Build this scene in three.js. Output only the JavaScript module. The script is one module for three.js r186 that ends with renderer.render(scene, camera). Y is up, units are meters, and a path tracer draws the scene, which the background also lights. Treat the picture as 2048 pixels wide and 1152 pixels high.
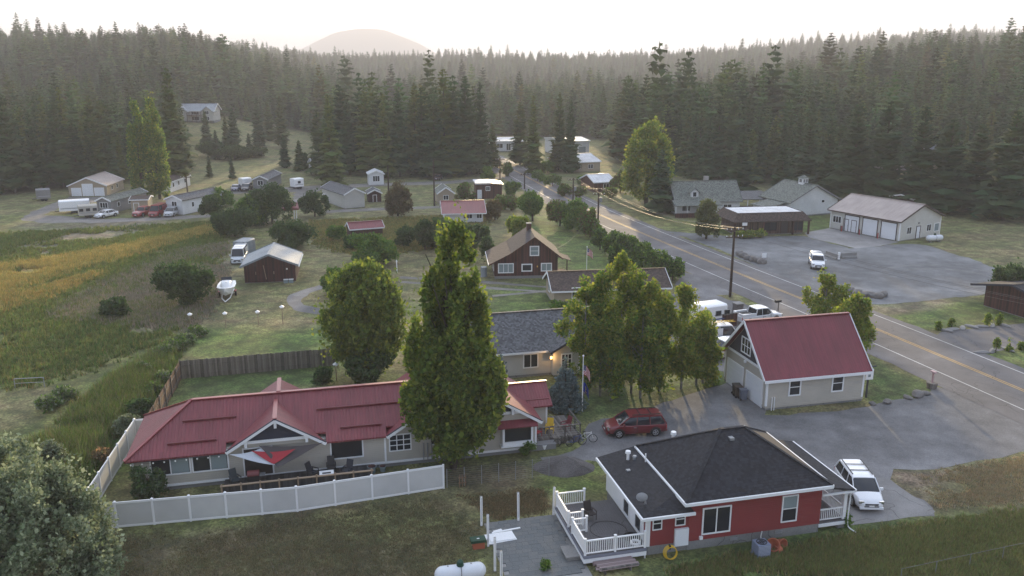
import * as THREE from 'three';
import { mergeGeometries, toCreasedNormals } from 'three/addons/utils/BufferGeometryUtils.js';

// ---------------------------------------------------------------- camera
const EYE = 29, FOC = 1700, PITCH = Math.atan(446 / FOC), CP = Math.cos(PITCH), SP = Math.sin(PITCH);
const scene = new THREE.Scene();
const camera = new THREE.PerspectiveCamera(2 * Math.atan(576 / FOC) * 180 / Math.PI, 16 / 9, 0.5, 12000);
camera.position.set(0, EYE, 0);
camera.rotation.x = -PITCH;
// ---------------------------------------------------------------- sky, sun, exposure
const SUN = (() => { const el = 8.5 * Math.PI / 180, az = 2.4 * Math.PI / 180; return new THREE.Vector3(Math.sin(az) * Math.cos(el), Math.sin(el), -Math.cos(az) * Math.cos(el)); })();
{
  const W = 512, Hh = 256, d = new Float32Array(W * Hh * 4);
  for (let j = 0; j < Hh; j++) for (let i = 0; i < W; i++) {
    const el = ((j + 0.5) / Hh - 0.5) * Math.PI, a = ((i + 0.5) / W - 0.5) * 2 * Math.PI;
    const x = Math.cos(el) * Math.cos(a), y = Math.sin(el), z = Math.cos(el) * Math.sin(a);
    const ang = Math.acos(Math.min(1, Math.max(-1, x * SUN.x + y * SUN.y + z * SUN.z)));
    const e = Math.max(0, el), hz = Math.exp(-e * 3.2), g1 = Math.exp(-ang / 0.3), g2 = Math.exp(-ang / 0.95);
    const o = (j * W + i) * 4;
    d[o] = 0.7 * (0.255 + 0.30 * hz + 3.6 * g1 + 0.98 * g2);
    d[o + 1] = 0.7 * (0.37 + 0.32 * hz + 3.4 * g1 + 0.95 * g2);
    d[o + 2] = 0.7 * (0.60 + 0.34 * hz + 3.1 * g1 + 0.90 * g2);
    d[o + 3] = 1;
  }
  const t = new THREE.DataTexture(d, W, Hh, THREE.RGBAFormat, THREE.FloatType);
  t.mapping = THREE.EquirectangularReflectionMapping; t.magFilter = t.minFilter = THREE.LinearFilter; t.needsUpdate = true;
  scene.background = t; scene.environment = t;
}
const sun = new THREE.DirectionalLight(new THREE.Color().setRGB(1, 0.76, 0.42), 5);
sun.position.copy(SUN).multiplyScalar(600); sun.castShadow = true;
sun.shadow.mapSize.set(4096, 4096);
Object.assign(sun.shadow.camera, { left: -250, right: 250, top: 200, bottom: -200, near: 1, far: 1600 });
sun.shadow.radius = 2;
scene.add(sun, sun.target);
const renderer = new THREE.WebGLRenderer({ antialias: true });
renderer.toneMapping = THREE.LinearToneMapping;
renderer.toneMappingExposure = 2.2;
renderer.shadowMap.enabled = true;
scene.fog = new THREE.FogExp2(new THREE.Color().setRGB(1, 0.965, 0.95), 0.0004);

// ---------------------------------------------------------------- small helpers
function RNG(s) { return () => { s |= 0; s = s + 0x6D2B79F5 | 0; let t = Math.imul(s ^ s >>> 15, 1 | s); t = t + Math.imul(t ^ t >>> 7, 61 | t) ^ t; return ((t ^ t >>> 14) >>> 0) / 4294967296; }; }
const V = (x, y, z) => new THREE.Vector3(x, y, z);
const R = a => a * Math.PI / 180, ss = (a, b, x) => { x = Math.min(1, Math.max(0, (x - a) / (b - a))); return x * x * (3 - 2 * x); }, lerp = (a, b, t) => a + (b - a) * t;
const hash = (x, y, z = 0) => { let h = Math.imul(x, 374761393) + Math.imul(y, 668265263) + Math.imul(z, 2147483647 ^ 0x5bd1e995) | 0; h = Math.imul(h ^ h >>> 13, 1274126177); h ^= h >>> 16; return (h >>> 0) / 4294967296; };
function noise(x, y, per = 0) {
  const xi = Math.floor(x), yi = Math.floor(y); let fx = x - xi, fy = y - yi; fx = fx * fx * (3 - 2 * fx); fy = fy * fy * (3 - 2 * fy);
  const m = per ? v => ((v % per) + per) % per : v => v, a = m(xi), b = m(xi + 1), c = m(yi), d = m(yi + 1);
  return lerp(lerp(hash(a, c), hash(b, c), fx), lerp(hash(a, d), hash(b, d), fx), fy);
}
function noise3(x, y, z) {
  const zi = Math.floor(z); let f = z - zi; f = f * f * (3 - 2 * f);
  return lerp(noise(x + zi * 17.31, y + zi * 9.7), noise(x + (zi + 1) * 17.31, y + (zi + 1) * 9.7), f);
}
const fbm = (x, y, o = 4) => { let s = 0, a = 0.5, n = 0; for (let i = 0; i < o; i++) { s += a * noise(x, y); n += a; a /= 2; x = x * 2.03 + 11.3; y = y * 2.03 + 5.7; } return s / n; };
// a photograph pixel (2048 x 1152) gives a direction; the ground (or a height h above it) gives the distance
function G(px, py, h = 0) { const a = (px - 1024) / FOC, b = -(py - 576) / FOC, ry = b * CP - SP, t = (h - EYE) / ry; return V(a * t, h, -(CP + b * SP) * t); }
// height of the point seen at pixel row py straight above the ground point g
function heightAt(g, py) { const b = -(py - 576) / FOC, t = -g.z / (CP + b * SP); return EYE + (b * CP - SP) * t; }
// the town grid: u to the right along the house fronts, d away from the drone
const TH = R(13.5), CT = Math.cos(TH), ST = Math.sin(TH);
const UD = (u, d, h = 0) => V(u * CT - d * ST, h, -(u * ST + d * CT));

const taken = {};
function numbered(n) { const k = taken[n] = (taken[n] ?? -1) + 1; return k ? `${n}_${String(k).padStart(3, '0')}` : n; }
function tag(o, label, category, group) { Object.assign(o.userData, { label, category }); if (group) o.userData.group = group; return o; }
function thing(name, label, category, pos, turn = 0, group) {
  const o = new THREE.Group(); o.name = numbered(name); scene.add(o); o.position.copy(pos); o.rotation.y = turn;
  return tag(o, label, category, group);
}
function prep(g) { // uv in metres from the dominant axis; u runs along the eave on slopes
  if (g.index) g = g.toNonIndexed();
  const p = g.attributes.position, n = g.attributes.normal, uv = new Float32Array(p.count * 2);
  for (let i = 0; i < p.count; i++) {
    const nx = Math.abs(n.getX(i)), ny = Math.abs(n.getY(i)), nz = Math.abs(n.getZ(i)), x = p.getX(i), y = p.getY(i), z = p.getZ(i);
    if (ny > 0.55) { if (nx > nz) { uv[2 * i] = z; uv[2 * i + 1] = x; } else { uv[2 * i] = x; uv[2 * i + 1] = z; } }
    else if (nx > nz) { uv[2 * i] = z; uv[2 * i + 1] = y; } else { uv[2 * i] = x; uv[2 * i + 1] = y; }
  }
  const q = new THREE.BufferGeometry(); q.setAttribute('position', p); q.setAttribute('normal', n); q.setAttribute('uv', new THREE.BufferAttribute(uv, 2));
  return q;
}
function part(name, geos, mat, parent, keepUV) {
  if (!Array.isArray(geos)) geos = [geos];
  const g = keepUV ? (geos.length > 1 ? mergeGeometries(geos) : geos[0]) : (geos = geos.map(prep), geos.length > 1 ? mergeGeometries(geos) : geos[0]);
  const m = new THREE.Mesh(g, mat); m.name = parent === scene ? numbered(name) : name; m.castShadow = m.receiveShadow = true; parent.add(m); return m;
}
const struct = (name, geos, mat, keep) => { const m = part(name, geos, mat, scene, keep); m.userData.kind = 'structure'; return m; };
function again(src, pos, turn, label, group) { const c = src.clone(); c.name = numbered(src.name.replace(/_\d{3}$/, '')); c.userData = { ...src.userData }; if (label) c.userData.label = label; if (group) c.userData.group = group; c.position.copy(pos); if (turn !== undefined) c.rotation.y = turn; scene.add(c); return c; }
const box = (x0, x1, y0, y1, z0, z1) => { const g = new THREE.BoxGeometry(Math.abs(x1 - x0), Math.abs(y1 - y0), Math.abs(z1 - z0)); g.translate((x0 + x1) / 2, (y0 + y1) / 2, (z0 + z1) / 2); return g; };
const cyl = (r0, r1, h, x = 0, y = 0, z = 0, seg = 12) => { const g = new THREE.CylinderGeometry(r1, r0, h, seg); g.translate(x, y + h / 2, z); return g; };
function bar(a, b, w, h = w) { // a beam from a to b
  const d = b.clone().sub(a), L = d.length(), g = new THREE.BoxGeometry(w, h, L), m = new THREE.Matrix4();
  m.lookAt(b, a, Math.abs(d.y) > 0.98 * L ? V(1, 0, 0) : V(0, 1, 0)); m.setPosition(a.clone().add(b).multiplyScalar(0.5)); g.applyMatrix4(m); return g;
}
function rod(a, b, r0, r1 = r0, seg = 6) { const d = b.clone().sub(a), L = d.length(), g = new THREE.CylinderGeometry(r1, r0, L, seg); g.applyQuaternion(new THREE.Quaternion().setFromUnitVectors(V(0, 1, 0), d.normalize())); const c = a.clone().add(b).multiplyScalar(0.5); g.translate(c.x, c.y, c.z); return g; }
const tube = (pts, r, seg = 24, rs = 5) => new THREE.TubeGeometry(new THREE.CatmullRomCurve3(pts), seg, r, rs, false);
function polyGeo(faces) { // faces: arrays of Vector3, convex, counter-clockwise seen from outside
  const P = []; for (const f of faces) for (let i = 1; i < f.length - 1; i++) P.push(...f[0].toArray(), ...f[i].toArray(), ...f[i + 1].toArray());
  const g = new THREE.BufferGeometry(); g.setAttribute('position', new THREE.Float32BufferAttribute(P, 3)); g.computeVertexNormals(); return g;
}
function slab(pts, t = 0.14) { // a roof plane: its top polygon (ccw from above) with thickness t downwards
  const lo = pts.map(p => V(p.x, p.y - t, p.z)), f = [pts, lo.slice().reverse()];
  pts.forEach((p, i) => { const j = (i + 1) % pts.length; f.push([p, lo[i], lo[j], pts[j]]); });
  return polyGeo(f);
}
function extr(pts, z0, z1) { // a polygon in x, y carried from z0 to z1
  const s = new THREE.Shape(pts.map(p => new THREE.Vector2(p[0], p[1]))), g = new THREE.ExtrudeGeometry(s, { depth: z1 - z0, bevelEnabled: false }); g.translate(0, 0, z0); return g;
}
function loft(rings) { // closed rings of [x, y, z], capped
  const P = [], n = rings[0].length, tri = (a, b, c) => P.push(...a, ...b, ...c);
  for (let k = 0; k < rings.length - 1; k++) for (let i = 0; i < n; i++) { const j = (i + 1) % n, a = rings[k][i], b = rings[k][j], c = rings[k + 1][j], d = rings[k + 1][i]; tri(a, b, c); tri(a, c, d); }
  for (const [r, s] of [[rings[0], 1], [rings[rings.length - 1], 0]]) for (let i = 1; i < n - 1; i++) s ? tri(r[0], r[i + 1], r[i]) : tri(r[0], r[i], r[i + 1]);
  const g = new THREE.BufferGeometry(); g.setAttribute('position', new THREE.Float32BufferAttribute(P, 3)); g.computeVertexNormals(); return toCreasedNormals(g, 0.7);
}

// ---------------------------------------------------------------- textures
function tex(n, tile, fn, srgb = true, tileY = tile) {
  const d = new Uint8Array(n * n * 4);
  for (let j = 0; j < n; j++) for (let i = 0; i < n; i++) { const c = fn(i / n, j / n, i, j), o = (j * n + i) * 4; const a = Array.isArray(c) ? c : [c, c, c]; for (let k = 0; k < 3; k++) d[o + k] = Math.max(0, Math.min(255, a[k] * 255)); d[o + 3] = 255; }
  const t = new THREE.DataTexture(d, n, n); t.wrapS = t.wrapT = THREE.RepeatWrapping; t.magFilter = THREE.LinearFilter; t.minFilter = THREE.LinearMipmapLinearFilter; t.generateMipmaps = true;
  if (srgb) t.colorSpace = THREE.SRGBColorSpace; t.repeat.set(1 / tile, 1 / tileY); t.needsUpdate = true; return t;
}
const pf = (u, v, f, o, seed = 0) => { let s = 0, a = 0.5, n = 0; for (let i = 0; i < o; i++) { s += a * noise(u * f + seed * 7, v * f + seed * 3, f); n += a; a *= 0.55; f *= 2; } return s / n; };
const T = {
  ground: tex(1024, 13, (u, v) => { const a = pf(u, v, 12, 6), b = pf(u, v, 6, 5, 1), c = pf(u, v, 96, 3, 2); const l = 0.50 + 0.62 * a * c * 1.9 - 0.03; return [l * (0.92 + 0.2 * b), l * (0.97 + 0.08 * (1 - b)), l * (0.8 + 0.2 * b)]; }),
  groundBump: tex(512, 6.5, (u, v) => 0.6 * pf(u, v, 16, 5, 5) + 0.4 * pf(u, v, 64, 3, 6), false),
  asphalt: (() => { // grain, worn patches and tarred cracks
    const n = 1024, k = new Uint8Array(n * n), r = RNG(12); for (let c = 0; c < 26; c++) { let x = r() * n, y = r() * n, a = r() * 6.28; const L = 80 + r() * 420; for (let i = 0; i < L; i++) { a += (r() - 0.5) * 0.5; x += Math.cos(a); y += Math.sin(a); for (let w = 0; w < 4; w++) k[(((Math.round(y) + (w >> 1)) % n + n) % n) * n + ((Math.round(x) + (w & 1)) % n + n) % n] = 1; } }
    return tex(n, 18, (u, v, i, j) => { const a = pf(u, v, 5, 7, 3), b = pf(u, v, 14, 4, 33), c = noise(u * 512, v * 512, 512); return (0.62 + 0.3 * a + 0.14 * b + 0.1 * (c - 0.5)) * (k[j * n + i] ? 0.66 : 1); }); })(),
  gravel: tex(1024, 26, (u, v) => { const a = pf(u, v, 5, 7, 4), b = pf(u, v, 24, 5, 8), c = noise(u * 512, v * 512, 512); const l = 0.45 + 0.42 * a + 0.22 * b + 0.14 * (c - 0.5); return [l, l * 0.985, l * 0.97]; }),
  gravelBump: tex(512, 6, (u, v) => 0.5 * pf(u, v, 24, 5, 9) + 0.5 * noise(u * 256, v * 256, 256), false),
  siding: tex(64, 2.4, (u, v) => { const k = (v * 16) % 1; return k < 0.9 ? 0.35 + 0.65 * (1 - k) : 0.1; }, false),
  wall: tex(256, 7, (u, v) => 0.9 + 0.1 * pf(u, v, 6, 5, 12)),
  shingle: tex(512, 3.2, (u, v) => { const row = Math.floor(v * 20), k = hash(Math.floor((u * 16 + (row % 2) * 0.5) % 16), row, 3), g = noise(u * 128, v * 128, 128); return 0.55 + 0.3 * k + 0.24 * (g - 0.3) + (v * 20 % 1 < 0.12 ? -0.06 : 0); }),
  shingleBump: tex(512, 3.2, (u, v) => { const k = (v * 20) % 1; return 0.3 + 0.5 * k + 0.2 * hash(Math.floor((u * 16 + (Math.floor(v * 20) % 2) * 0.5) % 16), Math.floor(v * 20)); }, false),
  rib: tex(128, 0.92, (u) => { const k = (u * 4) % 1; return k < 0.16 ? 1 : k < 0.22 ? 0.5 : k > 0.94 ? 0.5 : 0.05; }, false),
  metalTone: tex(256, 6, (u, v) => 0.76 + 0.16 * pf(u, v, 4, 6, 15) + 0.1 * noise(u * 48, v * 3, 48)),
  planks: tex(256, 2.4, (u, v) => { const i = Math.floor(u * 16), e = (u * 16) % 1; return (0.55 + 0.4 * hash(i, 3) + 0.16 * (noise(u * 128, v * 8, 128) - 0.5)) * (e < 0.06 ? 0.75 : 1); }),
  bark: tex(128, 1, (u, v) => 0.5 + 0.5 * pf(u, v, 8, 5, 20)),
};
// ---------------------------------------------------------------- materials (linear base colours)
const lin = (r, g, b) => new THREE.Color().setRGB(r, g, b);
const mat = (c, rough = 0.85, o = {}) => new THREE.MeshStandardMaterial({ color: lin(...c), roughness: rough, ...o });
const M = {
  wallCream: mat([0.46, 0.43, 0.37], 0.8, { map: T.wall, bumpMap: T.siding, bumpScale: 0.02 }),
  wallGreyCream: mat([0.48, 0.47, 0.43], 0.8, { map: T.wall, bumpMap: T.siding, bumpScale: 0.02 }),
  wallIvory: mat([0.56, 0.55, 0.5], 0.8, { map: T.wall, bumpMap: T.siding, bumpScale: 0.02 }),
  wallWhite: mat([0.66, 0.67, 0.67], 0.8, { map: T.wall, bumpMap: T.siding, bumpScale: 0.02 }),
  wallRed: mat([0.225, 0.032, 0.033], 0.75, { map: T.wall, bumpMap: T.siding, bumpScale: 0.015 }),
  wallBrown: mat([0.1, 0.036, 0.029], 0.85, { map: T.planks }),
  wallBarn: mat([0.075, 0.022, 0.02], 0.85, { map: T.planks }),
  wallDark: mat([0.028, 0.03, 0.045], 0.8, { bumpMap: T.siding, bumpScale: 0.02 }),
  wallGrey: mat([0.22, 0.22, 0.22], 0.85, { map: T.wall, bumpMap: T.siding, bumpScale: 0.02 }),
  wallTan: mat([0.36, 0.3, 0.22], 0.85, { map: T.wall }),
  trim: mat([0.74, 0.75, 0.75], 0.6), vinyl: mat([0.78, 0.78, 0.77], 0.45), vinylPanel: mat([0.58, 0.58, 0.56], 0.5, { map: T.wall }),
  navy: mat([0.02, 0.025, 0.045], 0.7),
  roofRed: mat([0.23, 0.042, 0.05], 0.42, { map: T.metalTone, bumpMap: T.rib, bumpScale: 0.025 }),
  roofRedFlat: mat([0.2, 0.028, 0.04], 0.5, { map: T.metalTone, bumpMap: T.rib, bumpScale: 0.01 }),
  roofRedDark: mat([0.13, 0.018, 0.025], 0.5),
  roofCap: mat([0.24, 0.05, 0.05], 0.4),
  shingleDark: mat([0.029, 0.03, 0.038], 0.9, { map: T.shingle, bumpMap: T.shingleBump, bumpScale: 0.02 }),
  shingleGrey: mat([0.17, 0.175, 0.185], 0.9, { map: T.shingle, bumpMap: T.shingleBump, bumpScale: 0.02 }),
  shingleBrown: mat([0.12, 0.085, 0.07], 0.9, { map: T.shingle, bumpMap: T.shingleBump, bumpScale: 0.02 }),
  shingleGreen: mat([0.25, 0.27, 0.23], 0.9, { map: T.shingle, bumpMap: T.shingleBump, bumpScale: 0.02 }),
  roofMetal: mat([0.27, 0.31, 0.34], 0.6, { map: T.metalTone, bumpMap: T.rib, bumpScale: 0.02 }),
  roofWhite: mat([0.72, 0.73, 0.74], 0.6, { map: T.metalTone }),
  roofPinkTan: mat([0.4, 0.33, 0.3], 0.5, { map: T.metalTone, bumpMap: T.rib, bumpScale: 0.03 }),
  glass: mat([0.02, 0.024, 0.03], 0.08, { metalness: 0 }), glassLight: mat([0.22, 0.27, 0.28], 0.15),
  doorWhite: mat([0.68, 0.7, 0.72], 0.55), doorDark: mat([0.03, 0.025, 0.025], 0.5),
  concrete: mat([0.36, 0.35, 0.33], 0.9, { map: T.asphalt }), foundation: mat([0.34, 0.34, 0.33], 0.9, { map: T.asphalt }),
  deckGrey: mat([0.135, 0.13, 0.135], 0.85, { map: T.asphalt }), deckDark: mat([0.06, 0.06, 0.065], 0.8, { map: T.planks }), deckTrim: mat([0.18, 0.19, 0.23], 0.7),
  woodOld: mat([0.21, 0.19, 0.17], 0.95, { map: T.planks }), woodWarm: mat([0.3, 0.19, 0.12], 0.9, { map: T.planks }), woodRaw: mat([0.3, 0.22, 0.15], 0.9), poleWood: mat([0.09, 0.06, 0.045], 0.95, { map: T.bark }),
  black: mat([0.015, 0.015, 0.016], 0.6), rubber: mat([0.012, 0.012, 0.013], 0.9), rim: mat([0.45, 0.46, 0.47], 0.35, { metalness: 0.7 }), chrome: mat([0.6, 0.6, 0.6], 0.25, { metalness: 0.9 }),
  steel: mat([0.3, 0.31, 0.32], 0.5, { metalness: 0.5 }), white: mat([0.78, 0.78, 0.77], 0.5), red: mat([0.35, 0.02, 0.025], 0.5), yellow: mat([0.6, 0.38, 0.02], 0.6), blue: mat([0.03, 0.06, 0.2], 0.6), terracotta: mat([0.36, 0.1, 0.05], 0.8), greenPaint: mat([0.01, 0.05, 0.025], 0.6),
  rock: mat([0.3, 0.29, 0.28], 0.95, { map: T.gravel }), rockPile: mat([0.2, 0.19, 0.19], 0.95, { map: T.gravel, bumpMap: T.gravelBump, bumpScale: 0.08 }),
  asphalt: mat([0.185, 0.176, 0.176], 0.92, { map: T.asphalt, bumpMap: T.gravelBump, bumpScale: 0.006 }),
  lot: mat([0.27, 0.285, 0.3], 0.95, { map: T.gravel, bumpMap: T.gravelBump, bumpScale: 0.02 }),
  lotPale: mat([0.33, 0.34, 0.345], 0.95, { map: T.gravel, bumpMap: T.gravelBump, bumpScale: 0.02 }),
  drive: mat([0.285, 0.29, 0.3], 0.95, { map: T.gravel, bumpMap: T.gravelBump, bumpScale: 0.02 }),
  track: mat([0.3, 0.29, 0.275], 0.95, { map: T.gravel, bumpMap: T.gravelBump, bumpScale: 0.02 }),
  apron: mat([0.34, 0.33, 0.32], 0.9, { map: T.asphalt }),
  paint: mat([0.7, 0.7, 0.68], 0.7, { map: T.asphalt }), paintYellow: mat([0.6, 0.37, 0.1], 0.7, { map: T.asphalt }),
  paver: [0, 1, 2].map(i => mat([0.2 + 0.02 * i, 0.215 + 0.015 * i, 0.215 + 0.01 * i], 0.9, { map: T.asphalt })),
};
const paints = {};
const paint = c => paints[c.join()] ??= new THREE.MeshPhysicalMaterial({ color: lin(...c), roughness: 0.4, clearcoat: 0.8, clearcoatRoughness: 0.12 });

// ---------------------------------------------------------------- terrain
const bearing = (x, z) => 1024 + 1757.6 * Math.max(-3, Math.min(3, x / Math.max(1, -z)));
function hill(x, z) {
  const r = -z; if (r < 150) return 0;
  const X = bearing(x, z), n = fbm(x / 90 + 3, z / 90 + 8, 3) - 0.5;
  let h = ss(760, 330, X) * ss(235, 640, r) * (36 - 6 * ss(300, 650, X)) + ss(1230, 2060, X) * ss(185, 460, r) * 27;
  h += ss(640, 1350, r) * (28 + 7 * ss(1250, 1700, X) + 9 * n - 16 * ss(760, 330, X));
  return h + n * 5 * ss(260, 420, r);
}
const at = (x, z) => V(x, hill(x, z), z);
// vegetation and soil patches, the golden ones with sunlight painted in, outlined in the photograph and laid on the flat ground
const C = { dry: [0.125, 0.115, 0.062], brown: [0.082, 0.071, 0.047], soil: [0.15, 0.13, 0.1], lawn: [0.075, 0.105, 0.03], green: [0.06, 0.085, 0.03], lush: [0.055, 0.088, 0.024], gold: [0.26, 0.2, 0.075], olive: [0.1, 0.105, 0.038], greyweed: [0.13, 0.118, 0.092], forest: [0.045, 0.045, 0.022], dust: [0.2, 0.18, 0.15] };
const zone = (c, soft, amp, ...pts) => ({ c, soft, amp, p: pts.map(([x, y]) => { const g = G(x, y); return [g.x, g.z]; }) });
const zones = [
  zone(C.olive, 4, 6, [-300, 430], [430, 430], [440, 620], [330, 760], [200, 1000], [-300, 1100]),
  zone(C.greyweed, 4, 5, [60, 450], [310, 440], [430, 452], [260, 485], [20, 520]),
  zone(C.gold, 3, 7, [-200, 540], [60, 520], [250, 487], [420, 448], [450, 465], [330, 500], [180, 535], [60, 570], [-200, 650]),  // dry grass strip, its low sunlight painted into the ground colour
  zone(C.gold, 4, 9, [-200, 590], [60, 575], [200, 535], [240, 545], [120, 600], [-20, 640], [-200, 720]),  // second strip: dry grass plus painted sunlight
  zone(C.gold, 3, 7, [-200, 475], [90, 462], [60, 480], [-200, 500]),  // far strip, dry grass coloured as if sunlit
  zone(C.olive, 3, 6, [330, 490], [520, 450], [560, 470], [420, 510]),
  zone(C.greyweed, 3, 4, [110, 600], [230, 545], [360, 495], [470, 480], [470, 560], [430, 640], [380, 665], [200, 660], [70, 640]),
  zone(C.olive, 3, 5, [-200, 660], [120, 655], [330, 690], [260, 760], [-200, 800]),
  zone(C.lush, 2, 3, [330, 680], [380, 660], [370, 720], [300, 840], [220, 960], [120, 1060], [-100, 1060], [20, 930], [100, 850], [200, 760]),
  zone(C.dry, 1.5, 2, [-200, 790], [110, 775], [60, 835], [-200, 900]),
  zone(C.lawn, 1, 1.5, [400, 655], [680, 648], [680, 702], [366, 722], [385, 690]),
  zone(C.green, 1, 1.5, [360, 735], [700, 700], [840, 760], [380, 800], [320, 840]),
  zone(C.dry, 2, 4, [440, 600], [680, 590], [680, 650], [400, 655], [430, 625]),
  zone(C.dry, 3, 4, [600, 500], [960, 480], [980, 560], [640, 580]),
  zone(C.lawn, 1.5, 2, [980, 585], [1140, 570], [1150, 640], [960, 655]),
  zone(C.lawn, 1.5, 2.5, [1120, 470], [1190, 465], [1330, 560], [1140, 565]),
  zone(C.lawn, 2, 3, [1000, 440], [1180, 430], [1190, 470], [1100, 480]),
  zone(C.dry, 3, 3, [470, 440], [1010, 415], [1010, 470], [600, 490]),
  zone(C.brown, 1.5, 3, [150, 1060], [450, 1042], [890, 978], [985, 1050], [990, 1300], [0, 1300]),
  zone(C.dry, 1.5, 3, [700, 1025], [900, 978], [1110, 970], [1110, 1040], [985, 1052], [975, 1160], [850, 1160], [760, 1080]),
  zone(C.brown, 1, 1.5, [880, 935], [1080, 925], [1090, 965], [890, 985]),
  zone(C.lawn, 1, 1.5, [1080, 945], [1200, 925], [1215, 975], [1080, 985]),
  zone(C.green, 1, 1.5, [1290, 1120], [1640, 1060], [2100, 1010], [2100, 1300], [1200, 1300]),
  zone(C.lush, 1.5, 3, [1600, 1110], [2100, 1030], [2100, 1180], [1700, 1180], [1450, 1200]),
  zone(C.soil, 1, 2, [1780, 945], [1830, 935], [2060, 900], [2060, 960], [1900, 1020], [1870, 1020]),
  zone(C.dry, 1.5, 3, [1900, 960], [2100, 900], [2100, 1010], [1900, 1030]),
  zone(C.green, 0.6, 1, [1730, 735], [1745, 715], [1870, 775], [1855, 790], [1735, 810]),
  zone(C.green, 1, 1.5, [1130, 800], [1450, 740], [1460, 770], [1160, 840]),
  zone(C.lawn, 1, 1.5, [1760, 640], [2000, 590], [2100, 590], [2100, 645], [1830, 660]),
  zone(C.soil, 0.8, 1.5, [1740, 610], [1900, 598], [1880, 618], [1760, 630]),
  zone(C.lawn, 0.8, 1, [1955, 705], [2100, 690], [2100, 745], [2030, 738]),
  zone(C.olive, 1.5, 2, [1240, 420], [1440, 420], [1470, 480], [1440, 480], [1290, 450]),
  zone(C.dry, 2, 3, [1820, 480], [2100, 440], [2100, 530], [1960, 525]),
  zone(C.lawn, 1.5, 2, [1440, 440], [1660, 430], [1660, 460], [1610, 465], [1440, 470]),
];
function inside(p, x, z) { // signed distance, positive inside
  let d = 1e9, s = -1;
  for (let i = 0, j = p.length - 1; i < p.length; j = i++) {
    const ax = p[j][0], az = p[j][1], bx = p[i][0], bz = p[i][1], ex = bx - ax, ez = bz - az, t = Math.max(0, Math.min(1, ((x - ax) * ex + (z - az) * ez) / (ex * ex + ez * ez)));
    d = Math.min(d, Math.hypot(x - ax - ex * t, z - az - ez * t));
    if ((bz > z) !== (az > z) && x < (ax - bx) * (z - bz) / (az - bz) + bx) s = -s;
  }
  return s * d;
}
for (const q of zones) { const xs = q.p.map(a => a[0]), zs = q.p.map(a => a[1]); q.b = [Math.min(...xs) - 12, Math.max(...xs) + 12, Math.min(...zs) - 12, Math.max(...zs) + 12]; }
const clearing = (X, r) => X > 352 && X < 645 && r < 372 - 0.00035 * (X - 470) ** 2; // grassy slope under the hill house
function forestEdge(X) { // metres from the drone to where the woods begin
  const k = [[-900, 180], [0, 196], [130, 205], [250, 222], [345, 228], [352, 250], [640, 250], [655, 236], [700, 238], [990, 240], [1005, 350], [1225, 350], [1240, 262], [1380, 232], [1420, 216], [1560, 205], [1680, 208], [1840, 236], [2048, 224], [3000, 200]];
  for (let i = 1; i < k.length; i++) if (X < k[i][0]) return lerp(k[i - 1][1], k[i][1], (X - k[i - 1][0]) / (k[i][0] - k[i - 1][0]));
  return 200;
}
function soil(x, z) {
  const n = fbm(x / 16, z / 16, 4), m = noise(x / 3.1, z / 3.1);
  let c = [0.11, 0.108, 0.052].map((v, i) => v * (0.7 + 0.45 * n + 0.2 * m));
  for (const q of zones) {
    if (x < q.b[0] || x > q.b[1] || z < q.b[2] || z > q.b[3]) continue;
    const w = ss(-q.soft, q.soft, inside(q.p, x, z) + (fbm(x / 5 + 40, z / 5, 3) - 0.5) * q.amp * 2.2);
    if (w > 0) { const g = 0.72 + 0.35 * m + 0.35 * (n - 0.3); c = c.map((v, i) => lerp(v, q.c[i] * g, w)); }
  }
  const r = -z;
  if (r > 140) {
    const X = bearing(x, z), e = forestEdge(X), f = clearing(X, r) ? 0 : ss(e - 6, e + 6, r + 10 * (n - 0.5));
    c = c.map((v, i) => lerp(v, C.forest[i] * (0.7 + 0.6 * n), f));
    if (clearing(X, r) && r > 240) c = c.map((v, i) => lerp(v, (n > 0.5 ? C.dry : C.olive)[i], 0.7));
  }
  return c;
}
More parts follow.
